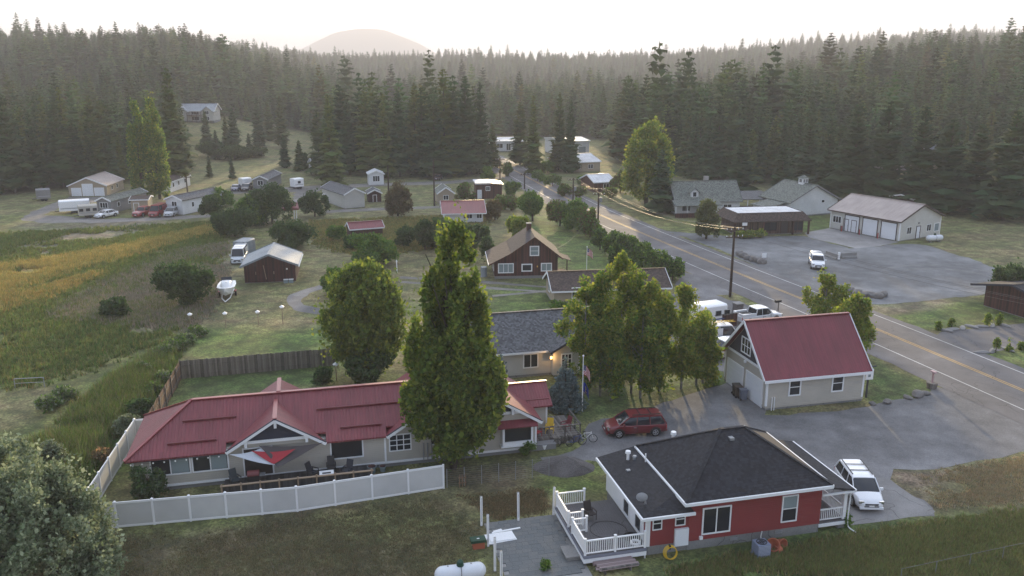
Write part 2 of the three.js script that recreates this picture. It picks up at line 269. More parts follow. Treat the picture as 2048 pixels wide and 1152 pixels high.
{
  const xs = [0], zs = []; let s = 0.9, x = 0; while (x < 3600) { x += s; if (x > 62) s *= 1.05; xs.push(x); }
  const X = [...xs.slice(1).reverse().map(v => -v), ...xs];
  s = 0.9; let z = -30; while (z > -4000) { zs.push(z); if (z < -125) s *= 1.03; z -= s; }
  const Z = [1500, 600, 200, 60, 20, 0, -10, -18, -24, ...zs], nx = X.length, nz = Z.length;
  const P = new Float32Array(nx * nz * 3), K = new Float32Array(nx * nz * 3), U = new Float32Array(nx * nz * 2), I = [];
  for (let j = 0; j < nz; j++) for (let i = 0; i < nx; i++) {
    const o = j * nx + i, c = soil(X[i], Z[j]); P[3 * o] = X[i]; P[3 * o + 1] = hill(X[i], Z[j]); P[3 * o + 2] = Z[j];
    K.set(c.map(v => v * 2.05), 3 * o); U[2 * o] = X[i]; U[2 * o + 1] = Z[j];
    if (i && j) { const a = o, b = o - 1, c2 = o - nx, d = o - nx - 1; I.push(d, b, c2, c2, b, a); }
  }
  const g = new THREE.BufferGeometry(); g.setAttribute('position', new THREE.BufferAttribute(P, 3)); g.setAttribute('color', new THREE.BufferAttribute(K, 3)); g.setAttribute('uv', new THREE.BufferAttribute(U, 2)); g.setIndex(I); g.computeVertexNormals();
  if (g.attributes.normal.getY(0) < 0) { for (let i = 0; i < I.length; i += 3) { const t = I[i]; I[i] = I[i + 1]; I[i + 1] = t; } g.setIndex(I); g.computeVertexNormals(); }
  const m = new THREE.MeshStandardMaterial({ vertexColors: true, roughness: 1, map: T.ground, bumpMap: T.groundBump, bumpScale: 0.12 });
  const o = new THREE.Mesh(g, m); o.name = 'ground'; o.userData.kind = 'structure'; o.receiveShadow = o.castShadow = true; scene.add(o);
}
{ // a far mountain, six kilometres off
  const n = 70, rows = 14, P = [], I = [], D = -6000, k = 6000 / 1757.6;
  for (let j = 0; j <= rows; j++) for (let i = 0; i <= n; i++) {
    const px = 380 + (700 * i) / n, top = (Math.max(0, 1 - ((px - 705) / 170) ** 2) ** 1.3 * 190 + Math.max(0, 1 - ((px - 800) / 210) ** 2) * 70) + 30 + 26 * (fbm(px / 26, 2, 4) - 0.5), t = j / rows;
    P.push((px - 1024) * k, -20 + (top + 20) * Math.sin(t * Math.PI / 2) + (t < 1 ? 6 : 0) * (noise(i * 0.7, j * 0.9) - 0.5), D + 900 * (1 - t) - 1100 * t * 0.3);
    if (i && j) { const a = j * (n + 1) + i; I.push(a - n - 2, a - 1, a - n - 1, a - n - 1, a - 1, a); }
  }
  const b = P.length / 3; for (let i = 0; i <= n; i++) { P.push(P[3 * (rows * (n + 1) + i)], -20, D - 1500); if (i) { const a = b + i, c = rows * (n + 1) + i; I.push(c - 1, c, a, c - 1, a, a - 1); } }
  const g = new THREE.BufferGeometry(); g.setAttribute('position', new THREE.Float32BufferAttribute(P, 3)); g.setIndex(I); g.computeVertexNormals();
  const o = new THREE.Mesh(g, mat([0.05, 0.06, 0.035], 1, { side: THREE.DoubleSide })); o.name = 'mountain'; o.userData.kind = 'structure'; scene.add(o);
}
// ---------------------------------------------------------------- road, lots, drives: sheets on the ground
function sheet(name, pts, y, m, jit = 0.25, world = false, step = 1.4) {
  const w = pts.map(p => { if (world) return [p[0], p[1]]; const g = G(p[0], p[1]); return [g.x, g.z]; }), q = [];
  w.forEach((a, i) => { const b = w[(i + 1) % w.length], n = Math.max(1, Math.round(Math.hypot(b[0] - a[0], b[1] - a[1]) / step)); for (let k = 0; k < n; k++) { const x = lerp(a[0], b[0], k / n), z = lerp(a[1], b[1], k / n); q.push(new THREE.Vector2(x + jit * 2 * (noise(x * 0.9, z * 0.9) + 0.6 * noise(x * 2.3, z * 2.3 + 9) - 0.8), -(z + jit * 2 * (noise(x * 0.9 + 50, z * 0.9) - 0.5)))); } });
  const g = new THREE.ShapeGeometry(new THREE.Shape(q)); g.rotateX(-Math.PI / 2); g.translate(0, y, 0);
  return struct(name, g, m);
}
const roadC = new THREE.CatmullRomCurve3([[66, -10], [57, -40], [47.1, -73.2], [41.4, -92], [32.1, -120.3], [24.1, -146], [16.6, -172], [9, -205], [1, -241], [-9, -285], [-24, -340], [-46, -410]].map(p => V(p[0], 0, p[1])));
function ribbon(c, off0, off1, y, n, t0 = 0, t1 = 1, dash = 0, wob = 0) {
  const P = [], L = c.getLength();
  for (let i = 0; i < n; i++) {
    const ta = lerp(t0, t1, i / n), tb = lerp(t0, t1, (i + 1) / n); if (dash && Math.floor(ta * L / dash) % 2) continue;
    const q = [ta, tb].map(t => { const p = c.getPointAt(t), d = c.getTangentAt(t), nx = d.z, nz = -d.x, w = wob * (noise(p.x * 0.6, p.z * 0.6) - 0.5), hh = hill(p.x, p.z) + y; return [V(p.x + nx * (off0 + w), hh, p.z + nz * (off0 + w)), V(p.x + nx * (off1 - w), hh, p.z + nz * (off1 - w))]; });
    P.push([q[0][0], q[1][0], q[1][1], q[0][1]]);
  }
  const g = polyGeo(P), nn = g.attributes.normal; if (nn.getY(0) < 0) { const r = polyGeo(P.map(f => f.slice().reverse())); return r; } return g;
}
struct('road', ribbon(roadC, -5.0, 6.6, 0.022, 220, 0, 1, 0, 0.5), M.asphalt);
// which side is nearer the drone: the left of travel
for (const [a, b, m, n] of [[-0.24, -0.09, M.paintYellow, 'centre_line'], [0.09, 0.24, M.paintYellow, 'centre_line'], [3.72, 3.86, M.paint, 'edge_line'], [-3.86, -3.72, M.paint, 'edge_line']]) struct(n, ribbon(roadC, a, b, 0.027, 260, 0.02, 0.9), m);
sheet('gravel_lot', [[1425, 470], [1475, 474], [1606, 472], [1700, 498], [1800, 487], [1850, 490], [1950, 520], [2005, 545], [2010, 570], [1960, 590], [1850, 602], [1760, 610], [1700, 606], [1640, 590], [1540, 545], [1440, 500], [1370, 475], [1330, 462]], 0.012, M.lot, 0.5);
sheet('concrete_apron', [[1608, 466], [1659, 456], [1797, 484], [1760, 492], [1712, 497], [1670, 487], [1620, 476]], 0.018, M.apron, 0.1);
sheet('gravel_driveway', [[1180, 845], [1240, 835], [1350, 800], [1440, 770], [1462, 760], [1540, 832], [1640, 822], [1735, 812], [1855, 790], [1862, 772], [1950, 795], [2120, 868], [2120, 905], [2030, 905], [1920, 928], [1800, 942], [1770, 960], [1880, 1022], [1855, 1030], [1700, 1050], [1640, 1035], [1560, 960], [1400, 930], [1290, 900], [1200, 920], [1100, 935], [1080, 915], [1175, 895]], 0.008, M.drive, 0.45);
sheet('parking_pad', [[1775, 955], [1872, 1024], [1858, 1030], [1698, 1052], [1640, 1000], [1690, 960]], 0.013, M.apron, 0.12);
sheet('gravel_yard', [[1330, 590], [1395, 575], [1460, 600], [1620, 640], [1600, 660], [1500, 700], [1455, 745], [1400, 735], [1330, 680], [1290, 640]], 0.012, M.drive, 0.4);
sheet('asphalt_drive', [[1880, 664], [2110, 640], [2110, 690], [1960, 706], [1930, 690], [1875, 672]], 0.016, M.asphalt, 0.15);
sheet('gravel_entrance', [[1370, 545], [1425, 560], [1470, 590], [1400, 590], [1350, 570]], 0.013, M.drive, 0.3);
sheet('gravel_lane', [[40, 440], [60, 425], [110, 405], [140, 394], [215, 393], [240, 400], [200, 402], [120, 415], [90, 430], [210, 438], [350, 432], [430, 429], [450, 433], [350, 439], [210, 446], [90, 446]], 0.012, M.track, 0.5);
sheet('gravel_street', [[450, 382], [620, 372], [760, 366], [900, 362], [1010, 352], [1010, 357], [900, 368], [760, 372], [640, 380], [600, 408], [585, 410], [590, 384], [460, 388]], 0.012, M.track, 0.5);
sheet('dirt_lane', [[655, 420], [760, 416], [900, 411], [1010, 404], [1120, 398], [1120, 403], [1010, 409], [900, 416], [760, 421], [650, 426]], 0.012, M.track, 0.4);
for (const p of [[[800, 553], [870, 556], [970, 562], [1100, 573], [1100, 576], [960, 566], [870, 560], [800, 557]], [[800, 562], [870, 566], [970, 573], [1100, 583], [1100, 586], [960, 577], [870, 570], [800, 566]], [[790, 497], [860, 493], [860, 496], [790, 500]]]) sheet('wheel_track', p, 0.011, M.track, 0.15);
for (const p of [[[985, 590], [1100, 580], [1100, 583], [985, 594]]]) sheet('garden_path', p, 0.014, M.track, 0.1);
{ const c = new THREE.CatmullRomCurve3([[700, 567], [655, 572], [610, 584], [588, 600], [604, 616], [650, 624], [705, 628]].map(q => G(...q))); struct('gravel_loop', ribbon(c, -1.15, 1.15, 0.013, 60, 0, 1, 0, 0.8), M.drive); }
{ const f = (X, r) => V((X - 1024) / 1757.6 * r, 0, -r), c = new THREE.CatmullRomCurve3([f(1770, 236), f(1815, 232), f(1870, 240), f(1960, 246), f(2080, 244)]); struct('hill_driveway', ribbon(c, -3.2, 3.2, 0.05, 40, 0, 1, 0, 1.5), M.track); }
for (const [rr, w, n] of [[7.6, 0.9, 'tyre_ring'], [5.4, 0.7, 'tyre_ring']]) { const o = G(1895, 555), pts = []; for (let i = 0; i <= 26; i++) { const a = -2.6 + i / 26 * 4.9; pts.push(V(o.x + Math.cos(a) * rr * 1.15, 0, o.z + Math.sin(a) * rr)); } struct(n, ribbon(new THREE.CatmullRomCurve3(pts), -w / 2, w / 2, 0.0165, 90, 0, 1, 0, 0.7), M.lotPale); }

// ---------------------------------------------------------------- building kit
function facing(g, face, c, y, off) { if (face === 'l') g.rotateY(-Math.PI / 2); else if (face === 'r') g.rotateY(Math.PI / 2); else if (face === 'b') g.rotateY(Math.PI); if (face === 'l' || face === 'r') g.translate(off, y, c); else g.translate(c, y, off); return g; }
function win(parent, face, off, c, y, w, h, o = {}) {
  const { nx = 2, ny = 1, f = 0.1, pane = M.glass, frame = M.trim, name = 'window' } = o, a = [], hw = w / 2, pr = 0.07;
  a.push(box(-hw - f, hw + f, -f, 0, 0, pr), box(-hw - f, hw + f, h, h + f, 0, pr), box(-hw - f, -hw, 0, h, 0, pr), box(hw, hw + f, 0, h, 0, pr));
  for (let i = 1; i < nx; i++) { const x = -hw + w * i / nx; a.push(box(x - 0.035, x + 0.035, 0, h, 0, pr - 0.02)); }
  for (let j = 1; j < ny; j++) { const yy = h * j / ny; a.push(box(-hw, hw, yy - 0.03, yy + 0.03, 0, pr - 0.024)); }
  const m = part(name, a.map(g => facing(g, face, c, y, off)), frame, parent);
  part('pane', facing(box(-hw, hw, 0, h, 0, 0.025), face, c, y, off), pane, m); return m;
}
function door(parent, face, off, c, y, w, h, m = M.doorWhite, o = {}) {
  const f = o.f ?? 0.1, a = [box(-w / 2 - f, w / 2 + f, h, h + f, 0, 0.08), box(-w / 2 - f, -w / 2, 0, h, 0, 0.08), box(w / 2, w / 2 + f, 0, h, 0, 0.08)];
  const d = part(o.name ?? 'door', facing(box(-w / 2, w / 2, 0, h, 0, 0.035), face, c, y, off), m, parent);
  part('door_frame', a.map(g => facing(g, face, c, y, off)), o.frame ?? M.trim, d);
  if (o.panels) for (let j = 0; j < o.panels; j++) part('door_panel', facing(box(-w / 2 + 0.04, w / 2 - 0.04, h * j / o.panels + 0.03, h * (j + 1) / o.panels - 0.02, 0.036, 0.055), face, c, y, off), m, d);
  else part('handle', facing(box(w / 2 - 0.14, w / 2 - 0.08, h * 0.45, h * 0.5, 0.036, 0.09), face, c, y, off), M.black, d);
  return d;
}
// a simple gabled building: front wall on z = 0 from x = 0 to L, depth W behind it; ridge along x or z
function gabled(parent, L, W, he, hr, o = {}) {
  const { axis = 'x', ov = 0.4, wall = M.wallWhite, roof = M.roofMetal, trim = M.trim, t = 0.14, base = 0.25 } = o;
  part('foundation', box(0.03, L - 0.03, -0.4, base, -W + 0.03, -0.03), M.foundation, parent);
  if (axis === 'z') {
    part('wall', extr([[0, base], [L, base], [L, he], [L / 2, hr], [0, he]], -W, 0), wall, parent);
    const k = (hr - he) / (L / 2), lo = he - k * ov, c = 0.05;
    part('roof', slab([V(L / 2, hr + t + c, ov), V(L / 2, hr + t + c, -W - ov), V(-ov, lo + t + c, -W - ov), V(-ov, lo + t + c, ov)], t), roof, parent);
    part('roof', slab([V(L / 2, hr + t + c, -W - ov), V(L / 2, hr + t + c, ov), V(L + ov, lo + t + c, ov), V(L + ov, lo + t + c, -W - ov)], t), roof, parent);
    for (const s of [0, 1]) { const z = s ? ov + 0.03 : -W - ov - 0.03; part('barge_board', [bar(V(-ov, lo + t, z), V(L / 2, hr + t, z), 0.05, 0.26), bar(V(L / 2, hr + t, z), V(L + ov, lo + t, z), 0.05, 0.26)], trim, parent); }
    part('ridge_cap', bar(V(L / 2, hr + t + c + 0.03, ov), V(L / 2, hr + t + c + 0.03, -W - ov), 0.3, 0.05), o.cap ?? roof, parent);
  } else {
    const g = extr([[0, base], [W, base], [W, he], [W / 2, hr], [0, he]], 0, L); g.rotateY(Math.PI / 2); part('wall', g, wall, parent);
    const k = (hr - he) / (W / 2), lo = he - k * ov, c = 0.05;
    part('roof', slab([V(-ov, lo + t + c, ov), V(L + ov, lo + t + c, ov), V(L + ov, hr + t + c, -W / 2), V(-ov, hr + t + c, -W / 2)], t), roof, parent);
    part('roof', slab([V(L + ov, lo + t + c, -W - ov), V(-ov, lo + t + c, -W - ov), V(-ov, hr + t + c, -W / 2), V(L + ov, hr + t + c, -W / 2)], t), roof, parent);
    for (const x of [-ov - 0.03, L + ov + 0.03]) part('barge_board', [bar(V(x, lo + t, ov), V(x, hr + t, -W / 2), 0.05, 0.26), bar(V(x, hr + t, -W / 2), V(x, lo + t, -W - ov), 0.05, 0.26)], trim, parent);
    part('eave_board', box(-ov, L + ov, lo - 0.02, lo + 0.17, ov + 0.005, ov + 0.05), trim, parent);
    part('ridge_cap', bar(V(-ov, hr + t + c + 0.03, -W / 2), V(L + ov, hr + t + c + 0.03, -W / 2), 0.3, 0.05), o.cap ?? roof, parent);
  }
}
const corners = (parent, L, W, he, y0 = 0.25, m = M.trim) => { for (const [x, z, sx, sz] of [[0, 0, -1, 1], [L, 0, 1, 1], [0, -W, -1, -1], [L, -W, 1, -1]]) part('corner_board', [box(x + sx * 0.03, x - sx * 0.14, y0, he, z, z + sz * 0.03), box(x, x + sx * 0.03, y0, he, z, z - sz * 0.14)], m, parent); };
// a building whose front base runs between two pixels
function frontage(name, label, cat, A, B, group) { const a = G(...A), b = G(...B), t = thing(name, label, cat, a, Math.atan2(-(b.z - a.z), b.x - a.x), group); t.L = a.distanceTo(b); return t; }

// ---------------------------------------------------------------- the long house with the red metal roof
{
  const t = thing('long_house', 'long cream house with red metal roof and dark gables behind the vinyl fence', 'house', UD(-13, 58.5), TH);
  // local x = u + 13, local z = 58.5 - d
  const he = 2.75, D = 7.6, S = 0.61;
  part('skirting', box(0.05, 30.6, -0.3, 0.45, -D, -0.06), M.wallGrey, t);
  part('wall', box(0, 17.4, 0.45, he, -D, 0), M.wallCream, t);
  part('wall', box(17.4, 28.95, 0.45, he, -D, -0.02), M.wallCream, t);
  part('wall', box(28.95, 30.6, 0.45, he, -6.3, -2.8), M.wallCream, t);
  part('base_board', box(-0.03, 28.98, 0.30, 0.47, 0.0, 0.04), M.trim, t);
  // main hipped roof: eave z = +0.45, ridge z = -3.7, left end hipped
  const e = 0.45, w = 4.15, h0 = 2.68, hr = h0 + w * S, xl = -0.42, xr = 27, zr = e - w, zb = e - 2 * w;
  const hz = z => h0 + (e - z) * S; // the front slope, stepped back behind the two gables
  part('roof', slab([V(xl, h0, e), V(6.25, h0, e), V(6.25, hr, zr), V(xl + w, hr, zr)], 0.12), M.roofRed, t);
  part('roof', slab([V(6.25, hz(-0.3), -0.3), V(13.15, hz(-0.3), -0.3), V(13.15, hr, zr), V(6.25, hr, zr)], 0.12), M.roofRed, t);
  part('roof', slab([V(13.15, h0, e), V(17.5, h0, e), V(17.5, hr, zr), V(13.15, hr, zr)], 0.12), M.roofRed, t);
  part('roof', slab([V(17.5, hz(-0.3), -0.3), V(xr, hz(-0.3), -0.3), V(xr, hr, zr), V(17.5, hr, zr)], 0.12), M.roofRed, t);
  part('roof', slab([V(xl, h0, zb), V(xl, h0, e), V(xl + w, hr, zr)], 0.12), M.roofRed, t);
  part('roof', slab([V(xr, h0, zb), V(xl, h0, zb), V(xl + w, hr, zr), V(xr, hr, zr)], 0.12), M.roofRed, t);
  part('ridge_cap', bar(V(xl + w, hr + 0.04, zr), V(xr, hr + 0.04, zr), 0.32, 0.07), M.roofCap, t);
  part('ridge_cap', bar(V(xl, h0 + 0.05, e), V(xl + w, hr + 0.05, zr), 0.26, 0.07), M.roofCap, t);
  part('ridge_cap', bar(V(xl, h0 + 0.05, zb), V(xl + w, hr + 0.05, zr), 0.26, 0.07), M.roofCap, t);
  part('eave_board', box(xl, 6.2, h0 - 0.16, h0 - 0.13, e - 0.3, e + 0.005), M.navy, t);
  const gableFront = (cx, hw, z0, zBack, hApex, face, full) => { // a gable facing the drone
    const hb = h0, rise = hApex - hb, over = 0.35;
    part('gable_wall', extr([[cx - hw + 0.4, he - 0.02], [cx + hw - 0.4, he - 0.02], [cx, he + (hw - 0.4) * S]], -1.4, z0 - 0.35), M.wallCream, t);
    const zz = z0 - 0.34, k = 0.26, gy = he + (hw - 0.4) * S * k, gx = (hw - 0.4) * (1 - k);
    part('gable_panel', extr([[cx - gx, gy], [cx + gx, gy], [cx, he + (hw - 0.4) * S - 0.06]], zz, zz + 0.06), M.navy, t);
    part('gable_band', box(cx - gx - 0.1, cx + gx + 0.1, gy - 0.22, gy - 0.004, zz, zz + 0.09), M.trim, t);
    for (const s of [-1, 1]) { const q = full ? [V(cx, hApex + 0.06, z0), V(cx, hApex + 0.06, zBack), V(cx + s * hw, hb + 0.06, zBack), V(cx + s * hw, hb + 0.06, z0)] : [V(cx, hApex + 0.06, z0), V(cx, hApex + 0.06, zBack), V(cx + s * hw, hb + 0.06, z0)]; part('roof', slab(s < 0 ? q : q.reverse(), 0.12), M.roofRed, t); }
    part('ridge_cap', bar(V(cx, hApex + 0.1, z0 + 0.02), V(cx, hApex + 0.1, zBack), 0.3, 0.07), M.roofCap, t);
    for (const s of [-1, 1]) { part('barge_board', bar(V(cx + s * hw, hb - 0.1, z0 + 0.03), V(cx, hApex - 0.06, z0 + 0.03), 0.06, 0.22), M.trim, t); part('drip_edge', bar(V(cx + s * hw, hb + 0.05, z0 + 0.03), V(cx, hApex + 0.07, z0 + 0.03), 0.07, 0.06), M.navy, t); }
    for (const k2 of face) part('bracket', [box(cx + k2 - 0.09, cx + k2 + 0.09, hApex - 0.16 - Math.abs(k2) * S - 0.5, hApex - 0.2 - Math.abs(k2) * S, z0 - 0.3, z0 - 0.02)], M.trim, t);
  };
  gableFront(9.7, 3.45, 0.5, zr + 0.55, h0 + 3.45 * S, [0, -2.1, 2.1]);
  // wide right cross gable, running right through the house
  gableFront(23.4, 5.9, 0.5, -8.2, h0 + 5.9 * S, [0, -3.6, 3.6], true);
  part('gable_wall', extr([[17.9, he], [28.9, he], [23.4, he + 5.5 * S]], -7.6, -7.4), M.wallCream, t);
  // rear gable peeping over the ridge
  part('roof', slab([V(9.9, hr + 0.02, zr), V(9.9, hr + 0.02, -6.6), V(6.5, h0 + 0.4, -6.6), V(6.5, h0 + 0.4, zr - 3)], 0.1), M.roofRed, t);
  part('roof', slab([V(9.9, hr + 0.02, -6.6), V(9.9, hr + 0.02, zr), V(13.3, h0 + 0.4, zr - 3), V(13.3, h0 + 0.4, -6.6)], 0.1), M.roofRed, t);
  part('ridge_cap', bar(V(9.9, hr + 0.09, zr), V(9.9, hr + 0.09, -6.6), 0.3, 0.07), M.roofCap, t);
  // right wing, lower, set back
  part('roof', slab([V(28.6, 2.7, -2.35), V(30.95, 2.7, -2.35), V(30.95, 3.98, -4.45), V(26.4, 3.98, -4.45)], 0.12), M.roofRed, t);
  part('roof', slab([V(30.95, 2.7, -6.6), V(28.6, 2.7, -6.6), V(26.4, 3.98, -4.45), V(30.95, 3.98, -4.45)], 0.12), M.roofRed, t);
  part('ridge_cap', bar(V(26.4, 4.02, -4.45), V(31, 4.02, -4.45), 0.26, 0.06), M.roofCap, t);
  part('gable_wall', (() => { const g = extr([[2.8, he - 0.1], [6.3, he - 0.1], [4.45, 3.85]], 28.95, 30.6); g.rotateY(Math.PI / 2); return g; })(), M.wallCream, t);
  // snow guards: dark bars along the slope
  const guard = (x0, x1, k) => part('snow_guard', bar(V(x0, h0 + w * k * S + 0.08, e - w * k), V(x1, h0 + w * k * S + 0.08, e - w * k), 0.16, 0.1), M.roofRedDark, t);
  guard(2.3, 5.6, 0.22); guard(3.2, 6.9, 0.6); guard(14.2, 17.2, 0.22); guard(12.6, 19.8, 0.6);
  part('snow_guard', bar(V(28.9, 3.05, -2.95), V(30.8, 3.05, -2.95), 0.12, 0.09), M.roofRedDark, t);
  // openings
  const pz = 0.0, curt = M.glassLight;
  const w1 = win(t, 'f', pz, 2.45, 1.25, 2.5, 1.3, { nx: 2 }); part('curtain', box(2.5, 3.65, 1.28, 2.5, 0.026, 0.04), curt, w1);
  const w2 = win(t, 'f', pz, 5.1, 1.25, 2.3, 1.35, { nx: 2 }); part('curtain', box(5.15, 6.2, 1.28, 2.55, 0.026, 0.04), curt, w2);
  door(t, 'f', pz, 8.35, 0.5, 1.9, 2.05, M.doorDark, { name: 'patio_door' });
  win(t, 'f', pz, 14.6, 1.15, 2.2, 1.3, { nx: 1 });
  win(t, 'f', pz, 18.5, 1.3, 1.5, 1.2, { nx: 3, ny: 3, f: 0.08 });
  win(t, 'f', -0.02, 21.0, 1.5, 1.3, 0.8, { nx: 1 });
  part('corner_board', box(-0.04, 0.1, 0.45, he, -0.1, 0.05), M.trim, t); part('corner_board', box(17.32, 17.46, 0.45, he, -0.1, 0.05), M.trim, t); part('corner_board', box(28.86, 29.0, 0.45, he, -0.16, 0.04), M.trim, t); part('corner_board', box(30.5, 30.64, 0.45, he - 0.1, -2.9, -2.76), M.trim, t);
  part('meter_panel', box(20.0, 20.8, 0.9, 2.3, -0.01, 0.14), M.wallCream, t); part('conduit', [cyl(0.04, 0.04, 1.3, 20.2, 0.4, 0.2, 8), cyl(0.04, 0.04, 1.3, 20.5, 0.4, 0.2, 8), cyl(0.04, 0.04, 1.3, 20.8, 0.4, 0.2, 8)], M.steel, t);
  // bay window with a little red roof
  const bay = part('bay_window', [box(26.2, 28.6, 0.95, 1.2, 0.0, 0.5), box(26.2, 26.36, 1.2, 2.5, 0.0, 0.5), box(28.44, 28.6, 1.2, 2.5, 0.0, 0.5), box(26.2, 28.6, 2.36, 2.5, 0.0, 0.5), box(26.1, 28.7, 0.8, 0.95, 0.0, 0.55)], M.trim, t);
  part('pane', box(26.36, 28.44, 1.2, 2.36, 0.3, 0.36), M.glass, bay); part('bay_roof', slab([V(25.8, 2.52, 0.8), V(28.9, 2.52, 0.8), V(28.9, 2.95, 0.02), V(25.8, 2.95, 0.02)], 0.08), M.roofRedFlat, bay);
  part('roof_vent', [box(1.9, 2.5, hr - 2.1, hr - 1.95, -6.4, -6.0)], M.steel, t);
}
{ // terrace in front of the long house
  const t = thing('terrace_deck', 'dark plank terrace with a low timber rail in front of the cream house', 'deck', UD(-7, 58.3), TH);
  for (let i = 0; i < 8; i++) part('deck_board', box(0, 10.2, 0.38, 0.46, -0.02 - i * -0.28, 0.24 + i * 0.28), M.deckDark, t);
  part('deck_frame', box(0.05, 10.15, 0.0, 0.37, 0.05, 2.3), M.deckDark, t);
  for (let i = 0; i <= 8; i++) part('post', box(i * 1.27 - 0.05, i * 1.27 + 0.06, 0, 1.25, 2.3, 2.41), M.woodRaw, t);
  part('rail', box(-0.1, 10.3, 1.1, 1.16, 2.26, 2.45), M.woodRaw, t); part('screen', box(0, 10.15, 0.5, 1.08, 2.33, 2.36), M.deckDark, t);
}
function sail(label, name, m, a, b, c) { // a sagging triangle of cloth
  const P = [], n = 10, f = (i, j) => { const u = i / n, v = j / n, w = 1 - u - v, q = V(0, 0, 0).addScaledVector(a, w).addScaledVector(b, u).addScaledVector(c, v); q.y -= 1.3 * (u * v + v * w + w * u) * 0.42; const cx = (a.x + b.x + c.x) / 3, cz = (a.z + b.z + c.z) / 3, pin = 1 - 0.5 * (u * v + v * w + w * u) * (1 - 27 * u * v * w); q.x = cx + (q.x - cx) * pin; q.z = cz + (q.z - cz) * pin; return q; };
  for (let i = 0; i < n; i++) for (let j = 0; j < n - i; j++) { P.push([f(i, j), f(i + 1, j), f(i, j + 1)]); if (i + j < n - 1) P.push([f(i + 1, j), f(i + 1, j + 1), f(i, j + 1)]); }
  const g = polyGeo(P), h = g.clone(); h.translate(0, -0.012, 0); const o = part(name, [g, h], m, scene); m.side = THREE.DoubleSide; return tag(o, label, 'shade sail', 'shade sails over the terrace');
}
sail('pale grey shade sail over the left of the terrace', 'shade_sail', mat([0.5, 0.53, 0.56], 0.9), UD(-6.5, 57.9, 2.55), UD(-3.4, 56.6, 2.0), UD(-4.0, 57.9, 2.9));
sail('red shade sail over the terrace door', 'shade_sail', mat([0.34, 0.03, 0.04], 0.9), UD(-5.0, 57.7, 2.75), UD(-2.0, 57.4, 2.7), UD(-3.5, 56.6, 2.1));
sail('dark grey shade sail tied to the right of the gable', 'shade_sail', mat([0.07, 0.06, 0.06], 0.9), UD(-4.5, 57.9, 3.0), UD(-3.3, 56.4, 1.9), UD(-0.1, 57.9, 2.75));

// ---------------------------------------------------------------- garage with the steep red roof
{
  const t = thing('garage', 'cream garage with steep red metal roof and dark gable by the road', 'garage', UD(37.35, 61.6), TH), L = 9.55, W = 7.6, he = 3.05, hr = 6.85, k = (hr - he) / (W / 2), ov = 0.35;
  part('foundation', box(0.02, L - 0.02, -0.5, 0.28, -W, -0.02), M.foundation, t);
  part('wall', (() => { const g = extr([[0, 0.28], [W, 0.28], [W, he], [W / 2, hr], [0, he]], 0, L); g.rotateY(Math.PI / 2); return g; })(), M.wallCream, t);
  part('base_board', [box(-0.03, L + 0.03, 0.2, 0.4, 0, 0.04), box(-0.04, 0, 0.2, 0.4, -W, 0)], M.wallCream, t);
  const yo = he - k * ov + 0.2, yr = hr + 0.2;
  part('roof', slab([V(-0.45, yo, ov), V(L + 0.5, yo, ov), V(L + 0.5, yr, -W / 2), V(-0.45, yr, -W / 2)], 0.14), M.roofRedFlat, t);
  part('roof', slab([V(L + 0.5, yo, -W - ov), V(-0.45, yo, -W - ov), V(-0.45, yr, -W / 2), V(L + 0.5, yr, -W / 2)], 0.14), M.roofRedFlat, t);
  part('ridge_cap', bar(V(-0.45, yr + 0.04, -W / 2), V(L + 0.5, yr + 0.04, -W / 2), 0.34, 0.07), M.roofRedFlat, t);
  for (const x of [-0.49, L + 0.53]) part('barge_board', [bar(V(x, yo - 0.05, ov), V(x, yr - 0.05, -W / 2), 0.06, 0.24), bar(V(x, yr - 0.05, -W / 2), V(x, yo - 0.05, -W - ov), 0.06, 0.24)], M.trim, t);
  part('eave_board', box(-0.45, L + 0.5, yo - 0.26, yo - 0.02, ov, ov + 0.07), M.trim, t);
  part('gable_panel', (() => { const a = 0.12, y0 = he + 0.55, x0 = (y0 - he) / k + a; const g = extr([[x0, y0], [W - x0, y0], [W / 2, hr - 0.15]], 0, 0.05); g.rotateY(Math.PI / 2); g.translate(-0.05, 0, 0); return g; })(), M.wallDark, t);
  part('gable_band', box(-0.1, 0, he + 0.33, he + 0.53, -W + 0.5, -0.5), M.trim, t);
  win(t, 'l', -0.05, -W / 2, he + 0.95, 1.5, 1.3, { nx: 3, ny: 2 });
  for (const z of [-2.05, -5.55]) door(t, 'l', 0, z, 0.02, 2.75, 2.35, M.doorWhite, { name: 'garage_door', panels: 4, f: 0.14 });
  win(t, 'f', 0, 2.7, 1.25, 0.95, 1.4, { nx: 1, ny: 2, f: 0.12 }); win(t, 'f', 0, 6.9, 1.25, 0.95, 1.4, { nx: 1, ny: 2, f: 0.12 });
  corners(t, L, W, he, 0.25);
  part('downpipe', [cyl(0.045, 0.045, 1.2, 0.55, 0, 0.1, 8), cyl(0.045, 0.045, 1.2, 0.78, 0, 0.1, 8)], M.trim, t);
  part('wall_lamp', box(-0.16, 0, he + 0.05, he + 0.25, -W / 2 - 0.12, -W / 2 + 0.12), M.trim, t);
}
{ // sign hung at the road side of the garage
  const t = thing('hanging_sign', 'white hanging sign on a bracket at the road end of the garage', 'sign', UD(47.75, 62.2), TH);
  part('post', box(-0.06, 0.06, 0, 2.9, -0.06, 0.06), M.wallDark, t); part('arm', box(-0.6, 0.7, 2.9, 3.0, -0.05, 0.05), M.wallDark, t); part('board', box(-0.36, 0.42, 1.75, 2.75, 0.07, 0.12), M.white, t); part('inset', box(-0.1, 0.16, 2.0, 2.6, 0.121, 0.135), M.glassLight, t);
}
